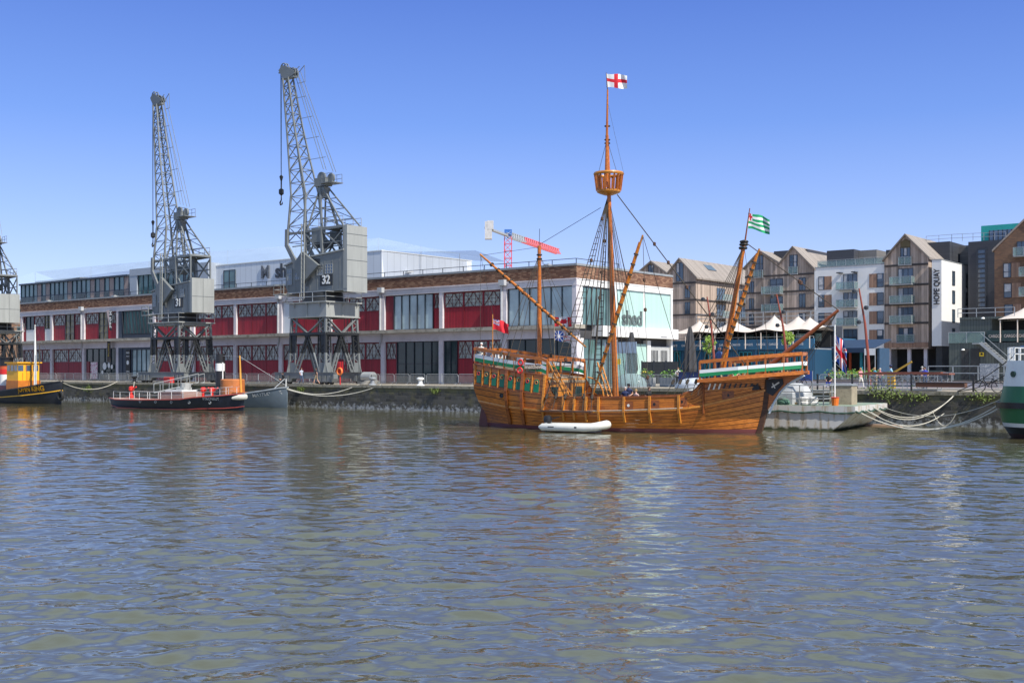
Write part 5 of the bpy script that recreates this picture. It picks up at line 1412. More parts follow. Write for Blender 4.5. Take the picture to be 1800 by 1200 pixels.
g = MB(); g.box(Cc.x(1488)+.02, Cc.x(1520), 5, 11, zt_+.1, zt_+2.9); g.build('penthouse', grey_slate, Cc.t)
g = MB(); g.box(x0+.3, x1-.2, .6, .63, zt_+.15, zt_+1.1); g.build('terrace_glass', balc, Cc.t)
g = MB(); rail(g, (x0+.3,.6,zt_+.1), (x1-.2,.6,zt_+.1), 1.1, 1.5, .025, 1); g.build('terrace_rail', galv, Cc.t)
# --- D : single tall timber gable
Dd = Flat('tall single gable of weathered timber between the two white walls', 1555)
P = lambda px, py: (Dd.x(px), Dd.z(py, px))
eL = P(1555.5,458); pk = P(1593,414.5); eR = P(1633,453)
g = MB(); g.prism([(.06,Dd.z(613,1595)),(eR[0],Dd.z(613,1595)),eR,pk,(.06,eL[1])], -.25, 15, 'y'); g.build('wall', boards, Dd.t)
gable_roof(Dd, [(eL[0]-.2,eL[1]-.2),pk,(eR[0]+.3,eR[1]-.3)], 15.3, -.7)
g = MB()
for py in (466,501,535,568):
    z = Dd.z(py, 1595); g = MB(); g.box(.06, eR[0], -.33, -.25, z-.15, z+.15); g.build('floor_band', MATS['dark_timber_band'], Dd.t)
g = MB(); z = Dd.z(606,1595); g.box(.06, eR[0], -.4, -.25, z-.35, z+.35); g.build('floor_bands', boards_red, Dd.t)
for k, (a, b_, c, d) in enumerate(((1584,1601,434,464),(1580,1606,472,499),(1580,1606,506,532),(1580,1606,540,567),(1581,1606,576,600))):
    Dd.window(Dd.x(a), Dd.x(b_), Dd.z(d, 1593), Dd.z(c, 1593), 3, y=-.25)
    if k in (1,2,3): Dd.balcony(Dd.x(1570), Dd.x(1609), Dd.z(d+1, 1593), 1.5, y=-.25)
    else: Dd.balcony(Dd.x(a-3), Dd.x(b_+3), Dd.z(d+1, 1593), .35, y=-.25)
z_ = Dd.z(436,1593)
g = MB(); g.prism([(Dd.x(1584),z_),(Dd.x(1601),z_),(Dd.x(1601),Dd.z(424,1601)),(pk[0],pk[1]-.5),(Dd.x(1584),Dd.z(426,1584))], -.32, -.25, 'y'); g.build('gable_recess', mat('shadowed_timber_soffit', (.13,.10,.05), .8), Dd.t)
g = MB(); g.box(Dd.x(1545), Dd.x(1572), 3, 10, Dd.z(462,1555), Dd.z(436,1555)); g.build('dark_roof_block', dark_clad, Dd.t)
for xx in (.6, eR[0]-.6, Dd.x(1597)):
    g = MB(); g.box(xx-.25, xx+.25, .2, .7, 0, Dd.z(613,1595)); g.build('column', concrete, Dd.t)
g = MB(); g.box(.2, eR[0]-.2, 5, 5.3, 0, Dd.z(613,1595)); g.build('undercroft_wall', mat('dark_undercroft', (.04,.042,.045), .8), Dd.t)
# --- E : white corner with vertical lettering
E_ = Flat('white corner block with tall vertical lettering and slit windows', 1637, W0-1.5)
xr = E_.x(1655); zt_ = E_.z(456.5,1655); zb = E_.z(608,1640)
g = MB(); g.box(.1, xr, 0, 13.5, zb, zt_); g.build('wall', white_render, E_.t)
g = MB(); g.box(.05, xr+.05, -.05, 13.5, zt_, zt_+.12); g.build('coping', grey_metal, E_.t)
text('vertical_lettering', 'HOPE QUAY', 1.18, mat('dark_letters', (.03,.03,.035), .5), E_.t, (xr*.56,-.06,E_.z(504,1648)), (0,R(-90),0), bold=.03, ext=.03, sx=.80)
for yy in (4.9, 11.6):
    for a, b_ in ((472,498),(507,531),(541,565),(575,600)):
        z0, z1 = E_.z(b_,1655), E_.z(a,1655)
        g = MB(); g.box(xr-.1, xr+.03, yy, yy+1.3, z0, z1); q = g.build('window', win_m, E_.t)
        f = MB(); f.box(xr+.03,xr+.07,yy,yy+.1,z0,z1); f.box(xr+.03,xr+.07,yy+1.2,yy+1.3,z0,z1); f.box(xr+.03,xr+.07,yy,yy+1.3,z0,z0+.1); f.box(xr+.03,xr+.07,yy,yy+1.3,z1-.1,z1); f.build('window_frame', frame_dark, q)
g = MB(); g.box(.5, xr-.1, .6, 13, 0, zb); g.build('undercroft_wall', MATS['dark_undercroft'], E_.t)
# --- F : dark clad tower behind with a glazed stair
F1 = Flat('dark clad stair tower with tall glazed strip between white corner and brick gable', 1702, W0+8)
xa, xb = F1.x(1702), F1.x(1768); zt_ = F1.z(423,1735)
g = MB(); g.box(xa, xb, 0, 14, 0, zt_); g.build('wall', dark_clad, F1.t)
g = MB(); g.box(F1.x(1718), F1.x(1733), -.08, 0, F1.z(540,1725), F1.z(438,1725)); sg = g.build('stair_window', win_m, F1.t)
f = MB(); za, zb = F1.z(540,1725), F1.z(438,1725)
for k in range(13): f.box(F1.x(1718), F1.x(1733), -.14, -.08, za+(zb-za)*k/12-.12, za+(zb-za)*k/12+.12)
for px in (1718,1733): f.box(F1.x(px)-.12, F1.x(px)+.12, -.16, -.08, za, zb)
f.build('window_frame', frame_dark, sg)
g = MB(); g.box(F1.x(1634), F1.x(1673), -1, 12, 10, F1.z(425,1673)); g.build('dark_roof_block', dark_clad, F1.t)
g = MB(); g.box(F1.x(1673)+.02, xa-.02, 4, 12, 8, F1.z(427,1690)); g.build('slate_hung_wall', grey_slate, F1.t)
g = MB(); rail(g, (F1.x(1628),0,F1.z(425,1673)), (F1.x(1673),0,F1.z(425,1673)), 1.15, 1.6, .03, 2); rail(g, (F1.x(1673),0,F1.z(425,1673)), (xb,0,zt_), 1.15, 1.6, .03, 2); g.build('roof_railing', galv, F1.t)
g = MB(); g.box(F1.x(1716), F1.x(1800), 2.5, 12, zt_-.5, F1.z(391,1760)); tb = g.build('teal_penthouse', mat('teal_cladding', (.02,.36,.32), .5, var=.08), F1.t)
g = MB(); a, b_ = F1.x(1731), F1.x(1795); g.box(a, b_, 2.4, 2.5, zt_+.1, zt_+1.8); wq = g.build('window', glass_blue, tb)
f = MB()
for k in range(9): f.box(a+(b_-a)*k/8-.06, a+(b_-a)*k/8+.06, 2.33, 2.4, zt_+.1, zt_+1.8)
f.build('window_frame', frame_dark, wq)
# --- G : brick gable at the right edge
G_ = Flat('brown brick gabled flats cut off by the right edge', 1748, 89)
P = lambda px, py: (G_.x(px), G_.z(py, px))
eL = P(1748,439); pk = P(1802,386.5); eR = (pk[0]*2-eL[0], eL[1])
brick_q = brickmat('mid_brown_brick', (.20,.11,.065), (.12,.07,.05), (.12,.09,.07), w=.45, h=.15)
g = MB(); g.prism([(0,0),(eR[0],0),eR,pk,(0,eL[1])], 0, 14, 'y'); g.build('wall', brick_q, G_.t)
gable_roof(G_, [(-.3,eL[1]-.3),pk,(eR[0]+.3,eR[1]-.3)], 14.2, -.15, mat('light_roof_edge', (.30,.25,.22), .8))
for (a, b_, c, d, s0_, s1_) in ((1764,1777,463,487,1778,1793),(1765,1778,498,523,1779,1794),(1766,1780,535,560,1781,1795)):
    zr = G_.z((c+d)/2,1775); G_.window(G_.x(a), G_.x(b_), zr-1.0, zr+1.0, 1, (G_.x(s0_), G_.x(s1_)), transom=.4)
G_.window(G_.x(1788), G_.x(1812), G_.z(452,1797), G_.z(424,1797), 3)
for py in (450, 485, 520): G_.balcony(G_.x(1785 if py == 450 else 1795), G_.x(1822), G_.z(py,1797), 1.3)

# ================================================================ container restaurants
blue_c = stripes('blue_container_steel', (.025,.105,.205), (.012,.055,.11), .28, 'X', .22, .5, var=.1)
blue_p = mat('blue_painted_board', (.03,.125,.24), .5, var=.1)
teal_p = mat('teal_painted_steel', (.02,.22,.30), .5)
canvas = mat('cream_tent_canvas', (.60,.52,.46), .85, var=.04)
CWw = 45.0
cg2 = thing('blue_container_restaurant', 'blue two storey shipping container restaurant under a row of cream tent peaks', 'restaurant', L(S_at(1180,CWw),CWw), TH)
s0 = S_at(1180,CWw)
X = lambda px, w=CWw: S_at(px,w)-s0
Z = lambda py, px, w=CWw: Z_at(py,S_at(px,w),w)-HQ
xe = X(1432)
zband0, zband1 = 3.85, 5.0
zband1 = Z(597,1300); zband0 = Z(615,1300)
g = MB(); g.box(0, xe, 0, 6, 0, zband0-.02); g.build('container_wall', blue_c, cg2)
g = MB(); g.box(-.1, xe+.1, -.35, -.2, zband0, zband1); fb = g.build('fascia_board', blue_p, cg2)
g = MB(); g.box(0, xe, -.2, 7, zband0, zband0+.12); g.build('upper_deck', grey_metal, cg2)
wl = mat('white_sign_letters', (.75,.76,.78), .5)
k = 0
for px in range(1186, 1428, 22):
    text('sign_text', 'CARGO2', .36, wl, fb, (X(px),-.38,(zband0+zband1)/2), ext=.01, bold=.008, sx=.8)
for (a, b_) in ((1187,1196),(1207,1222),(1240,1252),(1300,1322),(1336,1361),(1368,1390),(1402,1412)):
    g = MB(); zt2 = Z(618,(a+b_)/2); g.box(X(a), X(b_), -.05, .02, .9 if b_-a > 15 else .1, zt2); p = g.build('window', glass_dark, cg2)
    f = MB(); n = 3 if b_-a > 15 else 2
    for i in range(n+1): xx = X(a)+(X(b_)-X(a))*i/n; f.box(xx-.05, xx+.05, -.12, -.05, .1 if b_-a <= 15 else .9, zt2)
    f.box(X(a),X(b_),-.12,-.05,zt2-.1,zt2); f.build('window_frame', teal_p, p)
for px in (1232,1262,1297,1330,1364,1396):
    g = MB(); g.box(X(px)-.1, X(px)+.1, -.16, 0, 0, zband0); g.build('container_post', blue_p, cg2)
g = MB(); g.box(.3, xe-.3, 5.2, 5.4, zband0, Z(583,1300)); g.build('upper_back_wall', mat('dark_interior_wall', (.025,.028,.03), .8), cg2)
for (a, b_) in ((1200,1215),(1270,1290),(1306,1318),(1330,1350),(1366,1385),(1400,1412)):
    g = MB(); g.box(X(a), X(b_), 5.1, 5.2, zband1-.2, Z(586,1300)); g.build('upper_window', glass_teal, cg2)
g = MB(); rail(g, (0,-.28,zband1),(xe,-.28,zband1),.25,3,.03,1); rail(g, (X(1182),6,Z(572,1200)),(xe,6,Z(572,1200)),1.6,3,.04,3); g.build('deck_railing', galv, cg2)
g = MB(); g.box(0, xe, 5.6, 8, zband0, Z(574,1300)); g.build('upper_container', frame_dark, cg2)
# tented canopy
tc_ = MB(); nx, ny = 110, 14
zc0 = Z(584,1300); peaks = [(X(px), 2.6, h) for px, h in ((1211,2.0),(1270,2.1),(1344,2.3),(1386,2.2),(1407,1.9))]
xa, xb = X(1181), X(1434)
vs_ = []; 
for j in range(ny+1):
    for i in range(nx+1):
        x = xa+(xb-xa)*i/nx; y = -.9+7*j/ny
        z = zc0-.15
        hmax = 0
        for (pxx, py_, h) in peaks:
            d = math.hypot((x-pxx)/1.25, (y-py_)/1.1); hmax = max(hmax, h*math.exp(-d/1.5))
        edge = min(1, (min(x-xa, xb-x)+.3)/1.0)
        z += hmax*.95 + .12*math.cos(x*2*math.pi/4.4)*(1 if j in (0, ny) else .3)
        vs_.append((x,y,z))
fs_ = [(j*(nx+1)+i, j*(nx+1)+i+1, (j+1)*(nx+1)+i+1, (j+1)*(nx+1)+i) for j in range(ny) for i in range(nx)]
tc_.add(vs_, fs_); cano = thing('tent_canopy', 'long cream tent canopy with five peaks over the blue restaurant deck', 'canopy', L(s0,CWw), TH)
tc_.build('canvas_sheet', canvas, cano, smooth=True, fix=False)
for i in range(10):
    for y in (-.8, 5.9):
        x = xa+.4+(xb-xa-.8)*i/9; g = MB(); g.tube([(x,y,zband0+.1),(x,y,zc0-.1)], .06, 6); g.build('canopy_post', canvas, cano)
for (pxx, py_, h) in peaks:
    g = MB(); g.tube([(pxx,py_,zband0),(pxx,py_,zc0+h*.93)], .07, 6); g.build('canopy_post', grey_metal, cano)
# blue kiosk with awning left of the timber gable
kk = thing('blue_cafe_kiosk', 'blue cafe kiosk with wide awning below the white flats', 'kiosk', L(S_at(1450,52),52), TH)
s1 = S_at(1450,52); X = lambda px, w=52: S_at(px,w)-s1; Z = lambda py, px, w=52: Z_at(py,S_at(px,w),w)-HQ
xe = X(1546); zt_ = Z(612,1500)
g = MB(); g.box(0, xe, 3.0, 3.2, 0, zt_); g.box(0,.2,0,3,0,zt_); g.box(xe-.25,xe,0,3,0,zt_); g.build('wall', mat('dark_blue_kiosk_wall', (.02,.06,.12), .5), kk)
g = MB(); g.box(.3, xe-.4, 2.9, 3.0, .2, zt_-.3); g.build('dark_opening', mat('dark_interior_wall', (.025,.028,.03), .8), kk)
g = MB(); g.prism([(-2.2,zt_-.1),(3.2,zt_+1.0),(3.2,zt_+1.1),(-2.2,zt_),(-2.2,zt_-.55),(-2.15,zt_-.55)], -.2, xe+.2, 'x'); g.build('awning', mat('navy_awning', (.012,.035,.085), .8), kk)
g = MB(); g.box(X(1491), X(1494), .2, .5, 0, zt_); g.build('red_post', mat('orange_red_paint', (.5,.09,.03), .5), kk)
for a in (0, X(1480), X(1512)):
    g = MB(); g.box(a, a+.25, -.1, .2, 0, zt_); g.build('kiosk_post', teal_p, kk)
cb2 = thing('blue_shipping_container', 'short blue shipping container stacked above the cafe kiosk awning', 'container', L(S_at(1448,55),55,HQ), TH)
sx_ = S_at(1448,55); za = Z_at(610,sx_,55)-HQ; zb = Z_at(595,sx_,55)-HQ
g = MB(); g.box(0, S_at(1482,55)-sx_, 0, 4, 0, zb); g.build('container_wall', blue_c, cb2)
text('sign_text', 'CARGO2', .6, wl, cb2, (1.9,-.04,zb-.55), ext=.01)
st_ = thing('steel_staircase', 'grey steel staircase beside the blue restaurant right end', 'staircase', L(S_at(1425,50),50), TH)
g = MB()
for k in range(16): g.box(k*.28, k*.28+.3, 0, 1.2, 4.1-k*.26, 4.16-k*.26)
g.bar((0,0,4.1),(4.5,0,0),.1,.25); g.bar((0,1.2,4.1),(4.5,1.2,0),.1,.25); g.bar((0,0,5.1),(4.5,0,1),.05); g.box(-2.2,0,0,1.4,4.05,4.15); rail(g,(-2.2,0,4.15),(0,0,4.15),1,1)
g.build('stair_flight', galv, st_)
# --- dark container restaurant at the right edge
W1 = 42.0
c1 = thing('dark_container_restaurant', 'dark green grey container restaurant with outside stair at the right edge', 'restaurant', L(S_at(1668,W1),W1), TH)
s2 = S_at(1668,W1); X = lambda px, w=W1: S_at(px,w)-s2; Z = lambda py, px=1740, w=W1: Z_at(py,S_at(px,w),w)-HQ
dk = stripes('dark_green_grey_container', (.075,.09,.085), (.04,.05,.048), .28, 'X', .2, .55, var=.1)
dkp = mat('dark_green_board', (.03,.06,.055), .5)
xe = X(1830)
g = MB(); g.box(0, xe, 0, 6, 0, Z(602)); g.build('lower_container', dk, c1)
g = MB(); g.box(X(1684), X(1740), .6, 6, Z(602)+.02, Z(557)); g.box(X(1684),X(1758),.5,6,Z(560),Z(556)); g.build('upper_container', dk, c1)
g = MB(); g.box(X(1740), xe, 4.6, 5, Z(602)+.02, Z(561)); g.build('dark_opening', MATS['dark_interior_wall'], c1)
g = MB(); g.box(X(1736), xe, -.1, 0, Z(600), Z(581)); fb = g.build('fascia_board', dkp, c1)
for px in (1750, 1777, 1803):
    text('sign_text', 'CARGO1', .42, mat('pale_orange_letters', (.6,.5,.42), .5), fb, (X(px),-.13,Z(591)), ext=.01, bold=.01, sx=.75)
g = MB(); g.box(0, X(1731), -.1, -.07, Z(602), Z(583)); bg_ = g.build('balustrade_glass', clear_glass('green_tint_glass', (.55,.72,.66), .35), c1)
g = MB(); rail(g, (0,-.08,Z(602)),(X(1731),-.08,Z(602)), Z(583)-Z(602), 1.5, .03, 1); rail(g, (X(1680),.7,Z(556)),(X(1780),.7,Z(556)), .9, 1.6, .03, 2); g.build('deck_railing', galv, c1)
g = MB()
for k in range(17): g.box(X(1731)+k*.27, X(1731)+k*.27+.29, -1.4, -.2, Z(603)-k*Z(603)/17-.05, Z(603)-k*Z(603)/17)
g.bar((X(1731),-1.4,Z(603)),(X(1731)+4.6,-1.4,0),.1,.3); g.bar((X(1731),-1.4,Z(603)+1),(X(1731)+4.6,-1.4,1),.05); g.bar((X(1731),-.2,Z(603)),(X(1731)+4.6,-.2,0),.1,.3); g.box(X(1716),X(1731),-1.4,0,Z(603)-.1,Z(603)); g.build('outside_stair', galv, c1)
for (a, b_) in ((1690,1696),(1697,1703),(1706,1722)):
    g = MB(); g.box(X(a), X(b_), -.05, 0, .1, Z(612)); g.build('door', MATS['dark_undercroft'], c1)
g = MB(); g.box(X(1722), X(1730), -.1, -.06, Z(626), Z(619)); sg = g.build('yellow_sign', mat('yellow_sign_board', (.75,.52,.02), .5), c1)
g = MB(); g.add([(X(1726)+.12*math.cos(t*.785),-.12,Z(622)+.12*math.sin(t*.785)) for t in range(8)], [tuple(range(8))]); g.build('sign_symbol', black, sg, fix=False)
for px, py in ((1694,615),(1724,605),(1729,560)):
    g = MB(); g.lathe([(0,0),(.2,0),(.14,.14),(0,.16)], (X(px),-.25,Z(py)), 10); g.build('bulkhead_lamp', white, c1, smooth=True)
tn = thing('peaked_tent', 'cream peaked tent above the dark container restaurant deck', 'canopy', L(S_at(1757,W1),W1), TH)
sx_ = S_at(1757,W1); X2 = lambda px: S_at(px,W1)-sx_
g = MB(); n = 40; vs_ = []; zb_ = Z(564,1780); xa_, xb_ = X2(1756), X2(1832); pk_ = (X2(1791), 2.2)
for j in range(13):
    for i in range(n+1):
        x = xa_+(xb_-xa_)*i/n; y = -.4+5.4*j/12; d = math.hypot((x-pk_[0])/1.5, (y-pk_[1])/1.2); vs_.append((x,y,zb_-.1+1.6*math.exp(-d/1.4)))
g.add(vs_, [(j*(n+1)+i, j*(n+1)+i+1, (j+1)*(n+1)+i+1, (j+1)*(n+1)+i) for j in range(12) for i in range(n)]); g.build('canvas_sheet', canvas, tn, smooth=True, fix=False)
for x in (xa_+.2, X2(1790), xb_-.3):
    g = MB(); g.tube([(x,-.3,Z(602)),(x,-.3,zb_+.1)], .06, 6); g.build('tent_pole', canvas, tn)
# ================================================================ boats
def loft_hull(stations, n, closed_top=True):
    """stations: list of (x, zkeel, zsheer, halfbeam, fullness); returns MB with both sides"""
    g = MB(); rings = []
    for (x, zk, zs_, hb, fu) in stations:
        ring = []
        for k in range(n+1):
            t = k/n; z = zk+(zs_-zk)*t; y = hb*(t**fu if t > 0 else 0); ring.append((x, y, z))
        rings.append([(x, -y, z) for x, y, z in ring[::-1]] + ring[1:])
    m = len(rings[0])
    vs = [v for r in rings for v in r]; fs = []
    for i in range(len(rings)-1):
        for k in range(m-1): fs.append((i*m+k, i*m+k+1, (i+1)*m+k+1, (i+1)*m+k))
        if closed_top: fs.append((i*m, (i+1)*m, (i+1)*m+m-1, i*m+m-1))
    fs.append(tuple(range(m))); fs.append(tuple((len(rings)-1)*m+k for k in range(m)))
    g.add(vs, fs); return g
def loc_at(px, D, z=0): return Vector(((px-CXP)/F*D, D, z))
def ring_line(stations, frac, sgn, dz=0, off=.03, fu=True):
    out = []
    for (x, zk, zs_, hb, f_) in stations:
        out.append(Vector((x, sgn*(hb*(frac**f_)+off), zk+(zs_-zk)*frac+dz)))
    return out
# ---- tug with yellow wheelhouse, cut by the left edge
tug = thing('steam_tug', 'black tug with yellow wheelhouse and red white funnel at the left edge', 'tug boat', loc_at(108, 127), TH)
St = [(-19,-.8,1.45,1.9,.4),(-14,-.8,1.3,2.3,.28),(-9,-.8,1.4,2.35,.28),(-5,-.8,1.75,2.1,.35),(-2.2,-.8,2.15,1.4,.5),(-.7,-.7,2.4,.7,.7),(0,-.5,2.5,.12,1)]
g = loft_hull(St, 8); hl = g.build('hull', mat('black_hull_paint', (.018,.02,.026), .35, var=.3), tug, smooth=True)
for sgn in (-1,1):
    g = MB(); P = ring_line(St, .68, sgn); 
    for a, b_ in zip(P, P[1:]): g.bar(a, b_, .09, .1)
    g.build('yellow_line', yellow, hl)
    g = MB(); P = [Vector((x, sgn*hb, z+.03)) for (x,_,z,hb,_) in St]
    for a, b_ in zip(P, P[1:]): g.bar(a, b_, .12, .12)
    g.build('gunwale', black, hl)
tn_ = text_mb('JOHN KING', .80, .02, 'CENTER', .035, .9)
def hullpt(St, x, z):
    for a, b_ in zip(St, St[1:]):
        if a[0] <= x <= b_[0]:
            k = (x-a[0])/(b_[0]-a[0]); q = [a[i]+(b_[i]-a[i])*k for i in range(5)]
            t = max(0,min(1,(z-q[1])/(q[2]-q[1]))); return q[3]*t**q[4]
    return 0
tn_.v = [(x-3.6, -hullpt(St, x-3.6, 1.65+z)-.05, 1.66+z+.045*(x)) for x, y, z in tn_.v]
tn_.build('boat_name', yellow, hl, fix=False)
orange = mat('orange_wheelhouse_paint', (.55,.17,.02), .5); yel2 = mat('wheelhouse_yellow', (.85,.42,.02), .45, var=.05)
xw = -9.6
g = MB(); g.box(xw, xw+2.7, -1.35, 1.35, 1.4, 2.6); g.build('lower_wheelhouse', orange, tug)
g = MB(); g.box(xw+.05, xw+2.6, -1.3, 1.3, 2.6, 4.6); wh = g.build('wheelhouse', yel2, tug)
g = MB(); g.box(xw-.1, xw+2.8, -1.5, 1.5, 4.6, 4.72); g.build('wheelhouse_roof', yel2, wh)
for y in (-1.0,-.1,.8):
    g = MB(); g.box(xw+2.6, xw+2.63, y-.3, y+.32, 3.7, 4.35); g.build('window', glass_blue, wh)
for x in (.2,1.0,1.8):
    g = MB(); g.box(xw+x, xw+x+.6, -1.33, -1.3, 3.7, 4.35); g.build('window', glass_blue, wh)
for y in (-.3,.35):
    g = MB(); g.box(xw+2.6, xw+2.64, y-.03, y+.03, 2.6, 4.5); g.box(xw+2.6,xw+2.65,y-.5,y-.45,2.0,3.5); g.build('door_edge', orange, wh)
g = MB(); g.box(-13.5,-9.8,-1.2,1.2,1.35,2.0); g.build('engine_casing', mat('maroon_casing', (.12,.03,.04), .5), tug)
fx_ = -12.2
for nm, z0, z1, mm, r in (('funnel_base',2.0,3.3,white,.75),('funnel_band',3.3,3.9,red,.77),('funnel_band',3.9,4.3,mat('orange_red_paint',(.5,.09,.03),.5),.77),('funnel_top',4.3,5.2,black,.8)):
    g = MB(); g.lathe([(0,z0),(r,z0),(r,z1),(0,z1)], (fx_,0,0), 20); g.build(nm, mm, tug, smooth=True)
g = MB(); g.lathe([(0,5.2),(.95,5.2),(.95,5.32),(0,5.32)], (fx_,0,0), 20); g.build('funnel_rim', black, tug)
g = MB(); g.tube([(-5.6,0,1.8),(-5.6,0,5.0),(-5.65,0,9.0)], [.17,.14,.05], 8); g.build('mast', white, tug, smooth=True)
g = MB(); g.bar((-5.6,0,6.5),(-11,0,2.4),.03); g.bar((-5.6,0,8.8),(-.3,0,2.6),.02); g.bar((-5.6,0,5),(-5.0,-.9,2),.03); g.tube([(-4.3,-.2,1.9),(-4.3,-.2,6.8)],.05,6); g.build('mast_stays', rope_m, tug)
g = MB()
for x in (-2.5,-7,-11,-13): g.lathe([(.0,0),(.12,0),(.1,.3),(.17,.34),(0,.36)], (x,.9,1.9), 8)
g.build('deck_bollards', black, tug)
g = MB(); g.ring((.35,-.3,.95), .42, .17, 20, 'xz', 8); tf = g.build('tyre_fender', mat('tyre_rubber', (.02,.02,.02), .8), None, smooth=True); tf.location = loc_at(108,127); tf.rotation_euler = (0,0,TH); tag(tf, 'black tyre hanging over the bow of the yellow wheelhouse tug', 'tyre')
# ---- low black fire boat
D0 = 113.5
bow = loc_at(428, 106.5); stn = loc_at(207, 117)
fl = (bow-stn).length; fa = math.atan2(bow.y-stn.y, bow.x-stn.x)
fb_ = thing('red_trimmed_launch', 'long low black launch with red stripes and red deck fittings moored below crane 31', 'fire boat', stn, fa)
St = [(0,-.3,.95,1.0,.35),(2,-.5,.85,1.8,.25),(6,-.6,.85,2.0,.22),(12,-.6,1.0,2.0,.24),(fl-5,-.6,1.2,1.7,.32),(fl-2,-.6,1.4,1.05,.5),(fl-.5,-.5,1.55,.4,.8),(fl,-.4,1.6,.08,1)]
g = loft_hull(St, 8); hl = g.build('hull', mat('blue_black_hull', (.014,.017,.028), .35, var=.3), fb_, smooth=True)
redm = mat('brick_red_paint', (.38,.06,.045), .5)
for fr, w_ in ((1.0,.09),(.40,.07)):
    for sgn in (-1,1):
        g = MB(); P = ring_line(St, fr, sgn)
        for a, b_ in zip(P, P[1:]): g.bar(a, b_, w_, w_)
        g.build('red_stripe', redm, hl)
g = MB(); g.add([(x, y*.9, z+.01) for (x,_,z,hb,_) in St for y in (-hb, hb)], [(2*i,2*i+2,2*i+3,2*i+1) for i in range(len(St)-1)]); g.build('deck', mat('pinkish_red_deck', (.36,.22,.18), .7), fb_, fix=False)
g = MB(); g.box(fl*.42, fl*.62, -1.1, 1.1, .9, 1.6); g.box(fl*.44, fl*.6,-1.15,1.15,1.6,1.68); cb_ = g.build('low_cabin', mat('brown_red_cabin', (.30,.20,.17), .5), fb_)
g = MB(); g.box(fl*.46,fl*.59,-.9,.9,1.7,1.85); g.build('cabin_roof', white, cb_)
g = MB()
for k in range(5): g.ring((fl*.33+k*2.3,-hullpt(St,fl*.33+k*2.3,.75)-.02,.72), .13, .035, 12, 'xz', 4)
g.build('portholes', galv, hl)
for x in (2.2, fl*.70, fl*.715+1.0):
    g = MB(); g.lathe([(0,.85),(.22,.85),(.25,1.1),(.14,1.2),(.16,1.6),(.28,1.65),(.28,1.95),(.12,2.05),(0,2.05)], (x,0,.1), 10); g.bar((x,0,1.8),(x+.9,-.1,2.1),.12); g.build('water_monitor', mat('bright_red_paint2', (.62,.03,.02), .45), fb_, smooth=True)
g = MB(); g.box(fl*.52, fl*.58, -.5,.5,1.85,2.1); g.tube([(fl*.56,0,1.2),(fl*.565,0,2.5)],.5,8); g.build('tarpaulin_cover', mat('grey_tarp', (.33,.34,.33), .8), fb_)
for sgn in (-1,1):
    g = MB()
    for x in [1+1.6*k for k in range(12)]:
        if x > fl-1: break
        h = hullpt(St,x,.8)*.92; zz = interp(x,[(s_[0],s_[2]) for s_ in St]); x2 = min(x+1.6, fl-1); h2 = hullpt(St,x2,.8)*.92; z2 = interp(x2,[(s_[0],s_[2]) for s_ in St])
        g.bar((x,sgn*h,zz),(x,sgn*h,zz+.75),.035); g.bar((x,sgn*h,zz+.75),(x2,sgn*h2,z2+.75),.022); g.bar((x,sgn*h,zz+.4),(x2,sgn*h2,z2+.4),.015)
    g.build('guard_rail', white, fb_)
g = MB(); g.tube([(fl-.9,-.55,1.15),(fl-.2,-.35,1.25),(fl+.3,0,1.3),(fl-.2,.35,1.25)], [.12,.26,.26,.15], 10); g.build('bow_fender', mat('cream_rope_fender', (.6,.57,.5), .9), fb_, smooth=True)
b_ = text_mb('PYRONAUT', .34, .01, 'CENTER', .01); xx = fl-3.1
b_.v = [(x+xx, -hullpt(St, x+xx, 1.0+z)-.04, 1.06+z) for x,y,z in b_.v]; b_.build('boat_name', white, hl, fix=False)
# ---- grey steam tug behind it
D1 = 120
gt_ = thing('grey_steam_tug', 'slate grey steam tug with black funnel and rust orange casing behind the low launch', 'tug boat', loc_at(505,114), TH+R(1))
St = [(-16,-.5,1.0,1.7,.35),(-10,-.8,1.05,2.2,.3),(-5,-.8,1.35,1.9,.38),(-2,-.7,1.75,1.1,.6),(-.6,-.6,2.0,.5,.8),(0,-.5,2.05,.08,1)]
gm = mat('slate_grey_hull', (.105,.135,.165), .5, var=.12)
g = loft_hull(St, 8); hl = g.build('hull', gm, gt_, smooth=True)
for sgn in (-1,1):
    g = MB(); P = [Vector((x, sgn*(hb+.02), z+.02)) for (x,_,z,hb,_) in St]
    for a, c in zip(P, P[1:]): g.bar(a, c, .12, .12)
    g.build('gunwale', mat('pale_grey_gunwale', (.3,.33,.36), .5), hl)
b_ = text_mb('MAYFLOWER', .46, .01, 'CENTER', .012, 1.15)
b_.v = [(x-2.0, -hullpt(St, x-2.0, 1.25+z)-.05, 1.38+z+.12*(x)) for x,y,z in b_.v]; b_.build('boat_name', white, hl, fix=False)
rust = mat('rust_orange_casing', (.46,.15,.04), .55, var=.15, col2=(.30,.10,.03), fac=(.55,.75))
sx = lambda px, D: None
def tugx(px, y=0):
    r = (px-CXP)/F; o = gt_.location; c, s_ = math.cos(TH+R(1)), math.sin(TH+R(1)); return (r*(o.y+y*c)-o.x+y*s_)/(c-r*s_)
xc = tugx(409); g = MB(); g.lathe([(0,.9),(1.25,.9),(1.25,2.75),(1.15,2.85),(0,2.85)], (xc,0,0), 24); g.build('boiler_casing', rust, gt_, smooth=True)
g = MB(); g.box(tugx(420), tugx(440), -.9,.9,1.0,1.5); g.build('hatch_coaming', rust, gt_)
xf = tugx(387)
